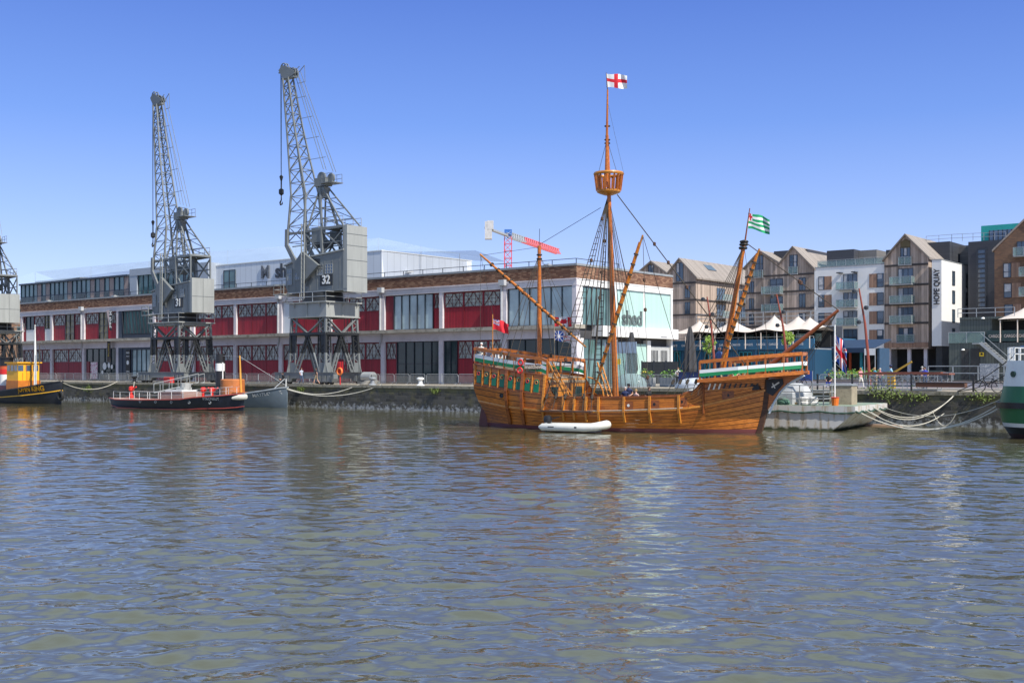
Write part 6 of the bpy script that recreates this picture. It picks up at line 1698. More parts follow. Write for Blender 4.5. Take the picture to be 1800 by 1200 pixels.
for nm, z0, z1, mm, r in (('funnel_base',1.0,1.5,black,.6),('funnel',1.5,3.7,black,.48),('funnel_band',3.7,4.5,white,.49),('funnel_top',4.5,5.5,black,.48)):
    g = MB(); g.lathe([(0,z0),(r,z0),(r,z1),(0,z1)], (xf,0,0), 20); g.build(nm, mm, gt_, smooth=True)
g = MB(); g.tube([(xf+.55,-.1,1.2),(xf+.55,-.1,4.6)], .07, 6); g.build('steam_pipe', white, gt_)
g = MB(); g.tube([(tugx(424),0,1.0),(tugx(421.5),0,5.3)], [.13,.07], 8); g.build('mast', mat('buff_mast', (.62,.30,.05), .5), gt_, smooth=True)
g = MB(); g.bar((-1.5,-.6,1.8),(-.3,-.1,2.9),.06); g.bar((-.3,.1,2.9),(-.2,0,2.1),.06); g.bar((-1.5,-.6,1.8),(-.2,0,2.1),.06); g.bar((tugx(421.5),0,5.2),(-.3,0,2.3),.02); g.bar((tugx(421.5),0,5.2),(xf,0,5.3),.02); g.build('bow_davit', white, gt_)
# ---- white barge ahead of the ship
ba = R(-31); bo = Vector((20.95, 69.5, 0))
bg2 = thing('white_work_barge', 'rust streaked white steel barge with raked end ahead of the wooden ship', 'barge', bo, ba)
m, nt, b = NT('rust_streaked_white_steel'); N = nt.nodes.new; K = nt.links.new
tc = N('ShaderNodeTexCoord'); mp = N('ShaderNodeMapping'); mp.inputs['Scale'].default_value = (1.6,1.6,.22); K(tc.outputs['Object'], mp.inputs[0])
n1 = N('ShaderNodeTexNoise'); n1.inputs['Scale'].default_value = 1.6; n1.inputs['Detail'].default_value = 8; n1.inputs['Roughness'].default_value = .7; K(mp.outputs[0], n1.inputs['Vector'])
n2 = N('ShaderNodeTexNoise'); n2.inputs['Scale'].default_value = 2.5; n2.inputs['Detail'].default_value = 8; K(tc.outputs['Object'], n2.inputs['Vector'])
cr = N('ShaderNodeValToRGB'); e = cr.color_ramp.elements; e[0].position = .33; e[0].color = (.12,.07,.03,1); e[1].position = .5; e[1].color = (.52,.51,.50,1); x_ = e.new(.42); x_.color = (.40,.34,.26,1)
K(n1.outputs['Fac'], cr.inputs[0])
sz = N('ShaderNodeSeparateXYZ'); K(tc.outputs['Object'], sz.inputs[0]); mz_ = N('ShaderNodeMath'); mz_.operation = 'MULTIPLY_ADD'; K(n2.outputs['Fac'], mz_.inputs[0]); mz_.inputs[1].default_value = -.5; K(sz.outputs['Z'], mz_.inputs[2])
lt = N('ShaderNodeMapRange'); lt.inputs['From Min'].default_value = .0; lt.inputs['From Max'].default_value = -.15; K(mz_.outputs[0], lt.inputs['Value'])
mx = N('ShaderNodeMixRGB'); K(lt.outputs[0], mx.inputs['Fac']); K(cr.outputs[0], mx.inputs['Color1']); mx.inputs['Color2'].default_value = (.05,.06,.03,1); K(mx.outputs[0], b.inputs['Base Color']); b.inputs['Roughness'].default_value = .6
barge_m = m
g = MB(); g.prism([(-16,-.6),(-1.9,-.6),(-1.6,-.15),(0,1.2),(0,1.55),(-16,1.55)], 0, 8.5, 'y'); bh_ = g.build('hull', barge_m, bg2)
g = MB(); g.box(-15.95, -.1, .08, 8.4, 1.55, 1.57); g.build('deck', mat('worn_green_deck', (.17,.27,.20), .75, col2=(.3,.27,.22), fac=(.45,.6)), bg2)
g = MB(); P = [Vector((-12+i*.25, -.07, 1.22-.10*abs(math.sin(i*.32)))) for i in range(49)]; g.tube(P, [.05+.02*(i%2) for i in range(49)], 6); P = [Vector((.06-.3*0, i*.25, 1.25-.12*abs(math.sin(i*.5)))) for i in range(34)]; g.tube(P, [.05+.02*(i%2) for i in range(34)], 6); g.build('edge_chain', mat('dark_green_chain', (.03,.07,.05), .7), bg2)
g = MB(); rail(g, (-11,.25,1.57),(-2.0,.25,1.57),1.25,1.5,.03,3); rail(g, (-2.0,.25,1.57),(-2.0,8,1.57),1.25,1.8,.03,3); rail(g,(-11,8.2,1.57),(-2,8.2,1.57),1.25,1.5,.03,3); g.build('deck_railing', galv, bg2)
g = MB(); g.tube([(-1.5,1.0,1.57),(-1.5,1.0,6.6)], .05, 8); g.build('flag_pole', white, bg2)
BM = Matrix.Translation(bo) @ Matrix.Rotation(ba, 4, 'Z')
def onb(x, y, z=1.57): return BM @ Vector((x, y, z))
def bx_(name, label, cat, x, y, parts, group=None, rz=0):
    t = thing(name, label, cat, onb(x,y), ba+rz, group)
    for nm, fn, mm in parts:
        g = MB(); fn(g); g.build(nm, mm, t, smooth=False)
    return t
bx_('deck_store', 'square beige plywood store box at the raked end of the white barge', 'box', -1.6, 3.4, [('body', lambda g: g.box(-.7,.7,-.7,.7,0,1.2), mat('beige_plywood', (.33,.28,.20), .8, col2=(.22,.18,.13), fac=(.5,.7))), ('lid', lambda g: g.box(-.75,.75,-.75,.75,1.2,1.26), grey_metal)])
bx_('bucket', 'orange and red bucket on the white barge in front of the beige box', 'bucket', -1.4, .7, [('body', lambda g: g.lathe([(0,0),(.2,0),(.25,.5),(.2,.5),(0,.1)], n=12), mat('orange_plastic', (.7,.16,.02), .4)), ('rim', lambda g: g.ring((0,0,.5),.25,.025,14,'xy',4), red)])
bx_('white_water_tank', 'white plastic water tank on the barge deck nearest the ship', 'tank', -8.5, 1.6, [('body', lambda g: g.lathe([(0,0),(.55,0),(.6,.1),(.6,.95),(.45,1.1),(0,1.12)], n=16), white), ('cap', lambda g: g.lathe([(0,1.12),(.15,1.12),(.15,1.2),(0,1.2)], n=8), black)])
bx_('covered_pallet', 'lumpy pallet under a pale grey sheet on the barge deck', 'pallet load', -4.6, 2.8, [('sheet', lambda g: g.lathe([(0,0),(1.2,0),(1.15,.7),(.9,1.15),(.4,1.35),(0,1.3)], n=9), mat('grey_sheet', (.40,.41,.42), .8, var=.25, scale=2)), ('pallet', lambda g: g.box(-1.1,1.1,-1.1,1.1,0,.14), mat('pallet_wood', (.3,.22,.13), .8))])
bx_('white_chest', 'white lidded chest in the middle of the barge deck', 'chest', -6.6, 1.7, [('body', lambda g: g.box(-.7,.7,-.45,.45,0,.75), white), ('lid', lambda g: g.prism([(-.75,.75),(.75,.75),(.6,.95),(-.6,.95)],-.48,.48,'y'), mat('light_grey_plastic', (.5,.5,.5), .5))])
bx_('wooden_barrel', 'brown wooden barrel standing at the back of the barge deck', 'barrel', -7.5, 5.5, [('body', lambda g: g.lathe([(0,0),(.5,0),(.62,.6),(.62,.9),(.5,1.5),(0,1.5)], n=16), wood_dk), ('hoops', lambda g: [g.ring((0,0,z),r,.02,16,'xy',4) for z,r in ((.3,.57),(.7,.63),(1.2,.57))], black)])
bx_('rope_coil', 'loose heap of pale green rope on the barge deck edge', 'rope', -4.8, .8, [('coil', lambda g: [g.ring((.1*math.sin(k),.1*math.cos(k*2),.06+.09*k),.42-.03*k,.05,16,'xy',6) for k in range(5)], mat('green_rope', (.10,.2,.15), .9))])
bx_('cement_bags', 'pile of white rubble sacks beside the barge railing', 'sacks', -3.3, 1.2, [('sacks', lambda g: [g.lathe([(0,0),(.34,.03),(.38,.15),(.3,.28),(0,.3)], c=(.35*math.cos(k*2.1),.3*math.sin(k*2.1),.22*(k//3)), n=8) for k in range(6)], mat('white_sack', (.55,.54,.52), .9))])
bx_('green_tarp_heap', 'white and green tarpaulin heap on the barge behind the ship bow', 'tarpaulin', -11.2, 2.0, [('tarp', lambda g: g.lathe([(0,0),(1.4,0),(.9,.5),(.35,.9),(0,.95)], n=7), mat('white_tarp', (.6,.62,.6), .8)), ('green_edge', lambda g: g.ring((0,0,.05),1.4,.07,14,'xy',4), green)])
flag('union_flag', 'drooping red white and blue union flag on the pole of the white barge', onb(-1.5,1.0,4.3), .75, 1.75, R(-25), lambda u, v: ujack(u, v), [f_white, f_red, f_blue], .55, nx=36, ny=40, amp=.2)
# ---- green and white vessel at the right edge
gv = thing('green_white_vessel', 'rounded stern of a green and white ship cut by the right edge', 'ship', loc_at(1757,65.5), TH)
def stern_ring(r, z, cx=3.1, L_=14, sq=2.4):
    out = []
    for k in range(17):
        a = math.pi/2+math.pi*k/16; c, s_ = math.cos(a), math.sin(a)
        out.append((cx+r*math.copysign(abs(c)**(2/sq), c), r*1.0*math.copysign(abs(s_)**(2/sq), s_), z))
    return [(L_, r, z)]+out+[(L_, -r, z)]
def stern_body(levels, name, m_, parent):
    g = MB(); rs = [stern_ring(r, z) for r, z in levels]; n = len(rs[0])
    g.add([v for r in rs for v in r], [(i*n+k, i*n+k+1, (i+1)*n+k+1, (i+1)*n+k) for i in range(len(rs)-1) for k in range(n-1)]+[tuple(range(n)), tuple((len(rs)-1)*n+k for k in range(n))])
    return g.build(name, m_, parent, smooth=True)
gd = mat('ship_green_paint', (.015,.12,.045), .4, var=.1); bwp = mat('ship_white_paint', (.66,.67,.66), .45, var=.08, col2=(.42,.40,.36), fac=(.62,.8))
stern_body([(1.7,-1),(2.5,.25)], 'boot_top', mat('dark_red_boot', (.05,.02,.02), .6), gv)
stern_body([(2.5,.25),(2.72,.62)], 'hull_black', black, gv)
stern_body([(2.72,.62),(2.8,.84)], 'white_line', bwp, gv)
stern_body([(2.8,.84),(2.95,1.65)], 'hull_green', gd, gv)
stern_body([(3.1,1.66),(3.12,1.98)], 'rubbing_band', black, gv)
stern_body([(2.93,1.98),(2.75,2.88)], 'upper_green', gd, gv)
stern_body([(2.75,2.88),(2.55,4.3)], 'deckhouse_white', bwp, gv)
g = MB(); g.lathe([(0,0),(.17,0),(.17,.08),(0,.08)], n=16); o = g.build('porthole', mat('dark_glass_port', (.02,.06,.05), .2), gv); o.location = (1.35,-2.2,3.55); o.rotation_euler = (R(90),0,R(-32)); 
g = MB(); rs = stern_ring(2.45, 4.3)
for a, c in zip(rs, rs[1:]):
    for dz in (.4,.75): g.bar(Vector(a)+Vector((0,0,dz)), Vector(c)+Vector((0,0,dz)), .04)
for a in rs[1:-1:2]: g.bar(a, Vector(a)+Vector((0,0,.75)), .12)
g.build('top_railing', white, gv)
g = MB(); g.box(1.6,9,-1.8,1.8,5.02,5.12); g.build('blue_roof_edge', mat('blue_roof_edge', (.03,.1,.25), .5), gv)
g = MB()
for x in (2,4,6): g.bar((x,-1.7,4.3),(x,-1.7,5.0),.08)
g.box(2.2,8.8,-1.5,1.5,4.3,4.9); g.build('upper_cabin', white, gv)
# ---- mooring lines
def line(name, label, pts, r=.028, m_=None, group='mooring ropes'):
    g = MB(); P = []
    for (a, b_, d) in pts: P.append(sag(a, b_, d, 14))
    for p in P: g.tube(p, r, 5, cap=False)
    o = g.build(name, m_ or rope_white); tag(o, label, 'rope', group); return o
bowpt = onb(0,4.5,1.4); rp = L(S_at(1682,0.2),.3,HQ+.05); gp = gv.matrix_basis @ Vector((.3,-.8,1.9))
line('mooring_rope', 'pair of pale ropes rising from the white barge to a ring on the quay', [(bowpt, rp, 1.3),(bowpt+Vector((.3,.3,-.1)), rp+Vector((.1,0,0)), 1.1)])
line('mooring_rope', 'thick sagging pale rope from the white barge to the green and white ship', [(onb(0,2.5,1.3), gp, 1.35)], .036)
line('mooring_rope', 'lower thick pale rope sagging close to the water toward the green ship', [(onb(-.1,1.2,1.2), gp+Vector((.1,-.1,-.15)), 1.25)], .045)
line('mooring_rope', 'thin high rope across the dark wall toward the green ship', [(onb(0,6,1.5), gp+Vector((.2,.1,.3)), .9)], .02)
line('mooring_rope', 'looped rope hanging to the water in front of the dark wall', [(onb(0,3.5,1.2), L(S_at(1660,-1),-1,.9), .9),(L(S_at(1640,-1),-1,.95), L(S_at(1680,-1),-1,.9), .85)], .03)
line('mooring_rope', 'dark ropes rising from the quay ring to the green ship rail', [(rp, gv.matrix_basis @ Vector((1.2,-1.5,4.6)), .2),(rp, gv.matrix_basis @ Vector((1.2,-.5,4.0)), .3)], .03, rope_m)
line('mooring_rope', 'pale rope from the yellow wheelhouse tug bow to the quay', [(loc_at(107,127,2.5), L(S_at(206,.3),.3,HQ+.1), .9)], .04)
line('mooring_rope', 'pale rope from the grey tug bow sagging along the wall to the right', [(loc_at(503,114,2.0), L(S_at(632,.3),.3,HQ+.1), .8),(loc_at(503,114,1.9), L(S_at(672,.3),.3,HQ+.1), .9)], .04)
line('mooring_rope', 'short pale rope from the launch stern to the quay', [(stn+Vector((1,1,1.0)), L(S_at(236,.3),.3,HQ+.1), .4)], .04)
g = MB(); g.prism([(-1.3,0),(1.3,0),(1.1,.12),(-1.2,.14)], -.35,.35,'y'); o = g.build('floating_timber', mat('pale_wet_timber', (.42,.28,.2), .8), None); o.location = L(S_at(1552,-2.5),-2.5,-.02); o.rotation_euler=(0,0,TH+.1); tag(o, 'pale piece of timber floating against the dark wall', 'timber')
# waterside gangway from quay to launch
gw = thing('boarding_gangway', 'grey gangway sloping from the quay down to the low black launch', 'gangway', L(S_at(354,1),1), TH)
g = MB(); 
for y in (-.4,.4):
    g.bar((0,y,.1),(-1.2,y-5.0,-1.0),.1); g.bar((0,y,1.1),(-1.2,y-5.0,0),.06)
    for k in range(6): t=k/5; g.bar((-1.2*t,y-5.0*t,.1-1.1*t),(-1.2*t,y-5.0*t,1.1-1.1*t),.05)
g.build('side_rail', galv, gw)
g = MB(); g.quad((0,-.4,.1),(0,.4,.1),(-1.2,-4.6,-1.0),(-1.2,-5.4,-1.0)); g.build('walkway', grey_metal, gw, fix=False)
# ================================================================ things on the quay
# crowd barriers
def make_barrier(label):
    g = MB(); W_ = 2.15; H_ = 1.08
    g.tube([(-W_/2,0,.18),(-W_/2,0,H_-.12),(-W_/2+.12,0,H_),(W_/2-.12,0,H_),(W_/2,0,H_-.12),(W_/2,0,.18)], .024, 6); g.bar((-W_/2,0,.2),(W_/2,0,.2),.035)
    for i in range(1, 15): x = -W_/2+W_*i/15; g.bar((x,0,.2),(x,0,H_),.018)
    for x in (-W_/2+.25, W_/2-.25): g.bar((x,-.28,.02),(x,.28,.02),.04); g.bar((x,0,.02),(x,0,.2),.04)
    o = g.build('crowd_barrier', galv); return tag(o, label, 'barrier', 'crowd control barriers along the quay')
bar0 = make_barrier('steel crowd control barrier in the long row in front of the dock shed')
first = True; s = S_at(-5, 9.2); s_end = S_at(835, 9.2)
rr = random.Random(11)
while s < s_end:
    o = bar0 if first else bar0.copy()
    if not first: COL.objects.link(o)
    first = False
    o.location = L(s, 9.2+rr.uniform(-.08,.08)); o.rotation_euler = (0,0,TH+rr.uniform(-.05,.05)); s += 2.26
s = S_at(1124, 9.0); s_end = S_at(1238, 9.0)
while s < s_end:
    o = bar0.copy(); COL.objects.link(o); o['label'] = 'steel crowd control barrier in the row with planters right of the dock shed'; o['group'] = 'barriers with planters right of the shed'
    o.location = L(s, 9+rr.uniform(-.08,.08)); o.rotation_euler = (0,0,TH+rr.uniform(-.05,.05)); s += 2.26
s = S_at(1460, 24); s_end = S_at(1600, 24)
while s < s_end:
    o = bar0.copy(); COL.objects.link(o); o['label'] = 'steel barrier in the row below the blue cafe kiosk'; o['group'] = 'barriers below the kiosk'
    o.location = L(s, 24); o.rotation_euler = (0,0,TH); s += 2.26
# bollards and mooring gear
def bollard(px, w_, m_, label):
    t = thing('mooring_bollard', label, 'bollard', L(S_at(px,w_),w_), TH, 'mooring bollards on the quay edge')
    g = MB(); g.lathe([(0,0),(.42,0),(.40,.08),(.2,.16),(.18,.55),(0,.56)], n=14); g.build('post', m_, t, smooth=True)
    g = MB(); g.lathe([(0,.5),(.2,.5),(.36,.62),(.36,.72),(.2,.8),(0,.8)], n=14); g.build('cap', m_, t, smooth=True)
bollard(739, 1.2, white, 'white mooring bollard standing alone on the quay edge left of the ship')
bollard(236, 1.2, black, 'black mooring bollard above the stern of the low launch')
bollard(655, 1.2, grey_metal, 'grey mooring bollard just right of the crane 32 bogie')
wn_ = thing('capstan_winch', 'grey steel winch drum on the quay right of crane 32', 'winch', L(S_at(648,7),7), TH)
g = MB(); g.tube([(-.7,0,.75),(.7,0,.75)], .55, 16); g.build('drum', galv, wn_, smooth=True)
g = MB(); g.box(-1.1,1.1,-.6,.6,0,.3); g.box(-.9,-.75,-.4,.4,.3,1.0); g.box(.75,.9,-.4,.4,.3,1.0); g.build('frame', crane_grey, wn_)
for px, w_, lab in ((640,1.6,'small heap of coiled chain by the right bogie of crane 32'),(655,3.5,'second coil of chain right of crane 32')):
    g = MB(); [g.ring((.1*k,.05*k,.08+.1*k),.4-.05*k,.07,12,'xy',5) for k in range(4)]; o = g.build('chain_coil', mat('dull_chain', (.2,.19,.17), .7)); o.location = L(S_at(px,w_),w_); tag(o, lab, 'chain')
lb = thing('lifebuoy_stand', 'red lifebuoy stand with orange ring between the legs of crane 32', 'lifebuoy stand', L(S_at(598,1.3),1.3), TH)
g = MB(); g.tube([(0,0,0),(0,0,2.3)],.06,8); g.box(-.38,.38,-.02,.04,1.2,2.35); g.build('stand', red, lb)
g = MB(); g.ring((0,-.08,1.35),.33,.09,18,'xz',8); g.build('ring', mat('orange_ring', (.75,.2,.04), .5), lb, smooth=True)
rt = thing('red_toolbox', 'red steel box on the quay under crane 31', 'box', L(S_at(297,1.0),1.0), TH)
g = MB(); g.box(-.6,.6,-.3,.3,0,.6); g.build('body', red, rt); g = MB(); g.prism([(-.33,.6),(.33,.6),(.22,.7),(-.22,.7)],-.63,.63,'x'); g.build('lid', redm, rt)
# closed parasols
def parasol(px, w_, h, label):
    t = thing('closed_parasol', label, 'parasol', L(S_at(px,w_),w_), TH, 'closed black parasols')
    g = MB(); g.lathe([(0,0),(.5,0),(.5,.15),(0,.15)], n=8); g.build('base', black, t)
    g = MB(); g.tube([(0,0,.1),(0,0,h)],.05,8); g.build('pole', galv, t)
    g = MB(); n = 16; prof = [(.42,1.2),(.5,1.6),(.40,h*.62),(.26,h*.85),(.1,h)]
    g.lathe(prof, n=n); g.v = [((x*(1+.22*(i%2)), y*(1+.22*(i%2)), z)) for i,(x,y,z) in enumerate(g.v)]
    g.build('folded_canopy', mat('charcoal_canvas', (.045,.045,.05), .85), t)
parasol(1110, 9, 4.9, 'closed charcoal parasol in front of the grey shed sign letters')
parasol(1213, 10, 5.3, 'closed charcoal parasol beside the blue container restaurant left end')
# glass wind screens
clg = clear_glass('screen_glass', (.78,.86,.86), .35)
sc = thing('glass_wind_screen', 'tall glass wind screens with a yellow notice beside the shed end', 'screen', L(S_at(1062,8),8), TH)
s0 = S_at(1062,8); xe = S_at(1120,8)-s0
for k in range(3):
    a = .1+(xe-.1)*k/3; b_ = .1+(xe-.1)*(k+1)/3-.08
    g = MB(); g.box(a,b_,0,.03,.1,3.9); g.build('glass_pane', clg, sc)
    g = MB(); g.box(a,b_,-.02,.05,3.0,4.0); g.build('blue_band', mat('blue_grey_screen_band', (.30,.38,.48), .5), sc)
    g = MB(); g.box(a-.05,a+.02,-.03,.06,0,4.0); g.build('screen_post', galv, sc)
g = MB(); g.box(xe*.42,xe*.5,-.06,-.02,2.0,2.5); g.build('yellow_notice', mat('yellow_sign_board', (.75,.52,.02), .5), sc)
# dark fence, blue boards
df = thing('dark_slatted_fence', 'dark grey solid fence left of the blue container restaurant', 'fence', L(S_at(1128,22),22), TH)
s0 = S_at(1128,22); xe = S_at(1192,22)-s0
for k in range(3):
    g = MB(); g.box(xe*k/3+.04, xe*(k+1)/3-.04, 0, .08, .1, 2.35); g.build('fence_panel', stripes('dark_grey_slats', (.035,.04,.045), (.02,.022,.026), .2, 'Z', .1, .6), df)
    g = MB(); g.box(xe*k/3-.05,xe*k/3+.05,-.03,.11,0,2.45); g.build('fence_post', frame_dark, df)
bb_ = thing('blue_hoarding', 'low dark blue hoarding behind the wooden ship waist', 'hoarding', L(S_at(1192,7),7), TH)
s0 = S_at(1192,7); xe = S_at(1232,7)-s0; navy = mat('navy_board', (.015,.03,.12), .5)
for k in range(3):
    g = MB(); g.box(xe*k/3+.03, xe*(k+1)/3-.03, 0, .05, .05, 1.3); g.build('board', navy, bb_)
g = MB(); g.box(0,xe,-.03,.08,1.3,1.36); g.build('top_rail', frame_dark, bb_)
# planters
leaf2 = mat('bright_planter_leaf', (.10,.22,.03), .65, var=.5, scale=4); leaf3 = mat('young_leaf', (.22,.34,.05), .65, var=.4, scale=3)
petal = mat('yellow_petals', (.75,.5,.03), .6)
def leaves(g, c, r, n, rr, sz=.1, sq=1.0):
    for i in range(n):
        d = Vector((rr.gauss(0,1), rr.gauss(0,1), rr.gauss(0,1))); d = d.normalized()*r*rr.random()**.45; d.z *= sq
        a = Vector((rr.uniform(-1,1), rr.uniform(-1,1), rr.uniform(-1,1))).normalized(); b_ = a.orthogonal().normalized()
        p = Vector(c)+d; a = a*sz*rr.uniform(.6,1.3); b_ = b_*sz*.6
        g.add([p-a,p+b_,p+a,p-b_],[(0,1,2,3)])
def planter(px, w_, W_, label, seed, fl=False, h=.6, r=.45):
    rr = random.Random(seed); t = thing('planter', label, 'planter', L(S_at(px,w_),w_), TH, 'planters on the quay')
    g = MB(); g.prism([(-W_/2,0),(W_/2,0),(W_/2+.06,h),(-W_/2-.06,h)],-.25,.25,'y'); g.build('trough', mat('grey_planter', (.3,.31,.32), .7), t)
    g = MB()
    n = max(1, int(W_/.6))
    for k in range(n): leaves(g, (-W_/2+W_*(k+.5)/n,0,h+r*.6), r*rr.uniform(.7,1.2), 60, rr, .09)
    g.build('foliage', leaf2, t, fix=False)
    if fl:
        g = MB(); leaves(g, (0,0,h+r), W_*.4, 26, rr, .05, .3); g.build('flowers', petal, t, fix=False)
for i,(px, lab) in enumerate(((1138,'leafy planter furthest left behind the barriers beside the shed end'),(1174,'leafy planter behind the barriers left of the standing man in a pale shirt'),(1200,'leafy planter behind the barriers right of the standing man in a pale shirt'),(1216,'leafy planter furthest right above the blue hoarding'))):
    planter(px, 11, 1.4, lab, i, i == 0, .8, .5)
for i,(px, lab) in enumerate(((1478,'long flower trough left of the orange red post of the kiosk'),(1500,'long flower trough in front of the kiosk orange red post'),(1522,'long flower trough below the kiosk right half'),(1544,'long flower trough right of the blue cafe kiosk'))):
    planter(px, 27, 3.0, lab, 20+i, True, .7, .55)
# young street trees
def tree(px, w_, py_top, py_bot, rpx, seed, label):
    rr = random.Random(seed); s = S_at(px,w_); zt_ = Z_at(py_top,s,w_)-HQ; zb_ = Z_at(py_bot,s,w_)-HQ; k = D_at(s,w_)/F
    t = thing('young_tree', label, 'tree', L(s,w_), TH, 'young trees on the quay'); r = rpx*k; cz = (zt_+zb_)/2; hz = (zt_-zb_)/2
    g = MB(); g.tube([(0,0,0),(.05,0,zb_),(0,.05,zt_-.3)], [.09,.06,.02], 7)
    for i in range(14):
        z = zb_-.5+(zt_-zb_)*i/14; A = rr.uniform(0,6.28); l = r*rr.uniform(.5,.9); g.tube([(0,0,z),(l*math.cos(A),l*math.sin(A),z+l*.7)], [.03,.008], 5)
    g.build('trunk', mat('grey_bark', (.13,.11,.085), .9), t)
    g = MB()
    for i in range(22):
        A = rr.uniform(0,6.28); q = rr.random()**.5; zz = rr.uniform(-1,1); rad = r*math.sqrt(max(.05,1-zz*zz))*q
        leaves(g, (rad*math.cos(A), rad*math.sin(A), cz+hz*zz*.85), r*.38, 34, rr, .11)
    g.build('crown', leaf3, t, fix=False)
tree(1247, 30, 586, 620, 11, 1, 'young light green tree behind the leaning foremast shrouds')
tree(1384, 30, 582, 606, 10, 2, 'young light green tree in front of the blue restaurant sign near its right end')
# leaning rusty street lamps
def lamp(pxb, pxt, pyt, w_, label):
    s = S_at(pxb,w_); z = Z_at(pyt,s,w_)-HQ; dx = (S_at(pxt,w_)-s)
    t = thing('street_lamp', label, 'street lamp', L(s,w_), TH, 'leaning rust red street lamps')
    P = [(0,0,0),(dx*.18,0,z*.35),(dx*.45,0,z*.65),(dx,0,z)]
    g = MB(); g.tube(P, [.14,.12,.1,.06], 8); g.build('post', mat('rust_red_steel', (.23,.05,.03), .6, var=.2), t, smooth=True)
    for q, sg in ((.97,-1),(.8,1),(.66,-1)):
        c = Vector((dx*q**1.6, 0, z*q)); g = MB(); g.bar(c, c+Vector((sg*.25,-.1,0)), .04); g.lathe([(0,-.2),(.17,-.15),(.19,.05),(.1,.15),(0,.15)], tuple(c+Vector((sg*.38,-.15,.05))), 10); g.build('lamp_head', frame_dark, t, smooth=True)
lamp(1257, 1243, 521, 14, 'rust red leaning street lamp left of the foremast base')
lamp(1386, 1365, 516, 14, 'rust red leaning street lamp above the wooden ship bow')
lamp(1529, 1510, 506, 10, 'rust red leaning street lamp beside the union flag')
# low terrace wall and railings on the right
tw = thing('low_terrace_wall', 'long low pale wall dividing the quay from the upper terrace', 'wall', L(S_at(1340,17),17), TH)
s0 = S_at(1340,17); xe = S_at(1810,17)-s0; xm = S_at(1600,17)-s0
g = MB(); g.box(0,xe,0,.5,0,.55); g.build('wall_base', concrete, tw); g = MB(); g.box(0,xm,-.06,.5,.55,.66); g.box(xm,xe,-.06,.5,.55,.66); g.build('wall_coping', mat('dark_stone_coping', (.12,.11,.10), .8), tw)
g = MB(); xr_ = S_at(1630,17)-s0; rail(g, (xr_,.25,.66),(xe,.25,.66),1.15,1.7,.035,2); g.build('wall_railing', galv, tw)
qr = thing('quay_edge_railing', 'black post and rail barrier on the quay edge behind the barge', 'railing', L(S_at(1435,.9),.9), TH)
s0 = S_at(1435,.9)
for px in (1437,1498,1602,1711,1790):
    x = S_at(px,.9)-s0; g = MB(); g.tube([(x,0,0),(x,0,1.1)],.07,8); g.lathe([(0,1.1),(.1,1.1),(.08,1.2),(0,1.22)],(x,0,0),8); g.build('post', black, qr)
g = MB(); xe = S_at(1790,.9)-s0; g.bar((0,0,.62),(xe,0,.62),.05); g.build('rail', black, qr)
# stacked gangways
def gangway(s, w_, z0, ln, label, m_):
    t = thing('aluminium_gangway', label, 'gangway', L(s,w_,HQ+z0), TH, 'gangways stacked on the quay')
    for y in (-.45,.45):
        g = MB(); g.bar((0,y,0),(ln,y,0),.1); g.bar((0,y,.95),(ln,y,.95),.07); g.bar((0,y,.5),(ln,y,.5),.04)
        n = int(ln/1.1)
        for k in range(n+1): x = ln*k/n; g.bar((x,y,0),(x,y,.95),.05)
        for k in range(n): x = ln*k/n; x2 = ln*(k+1)/n; (g.bar((x,y,0),(x2,y,.95),.04) if k%2 else g.bar((x,y,.95),(x2,y,0),.04))
        g.build('side_truss', m_, t)
    g = MB(); g.box(0,ln,-.45,.45,-.06,-.02); g.build('tread', grey_metal, t)
ga = S_at(1515,2.5); gb = S_at(1660,2.5)
gangway(ga+.8, 2.3, .1, (gb-ga)*.82, 'grey metal gangway lowest in the stack on the quay', galv)
gangway(ga, 3.6, .35, (gb-ga), 'longer grey metal gangway at the back of the stack on the quay', galv)
g = MB(); g.box(0,gb-ga+.6,-.6,.6,0,.12); g.box(.5,gb-ga,-.55,.55,.12,.2); o = g.build('timber_beam', mat('red_brown_timber', (.2,.07,.045), .7)); o.location = L(ga-.3,3.2,HQ+1.15); o.rotation_euler=(0,0,TH); tag(o, 'red brown timber plank lying along the top of the stacked gangways', 'plank')
g = MB(); g.box(0,(gb-ga)*.55,-.4,.4,0,.3); o = g.build('timber_sleeper', mat('brown_sleeper', (.11,.05,.03), .8)); o.location = L(S_at(1612,1.2),1.3,HQ+.3); o.rotation_euler=(0,0,TH); tag(o, 'dark brown timber sleeper in front of the right end of the gangways', 'sleeper')
hb_ = thing('yellow_crane_arm', 'slim yellow boom rising above the stacked gangways', 'boom', L(S_at(1565,6),6), TH)
g = MB(); g.bar((.1,0,1.2),(1.6,0,2.1),.09,.13); g.build('boom', mat('ochre_boom_paint', (.5,.3,.04), .5), hb_); g = MB(); g.box(-.15,.35,-.2,.2,0,1.25); g.build('boom_base', mat('ochre_boom_paint', (.5,.3,.04), .5), hb_)
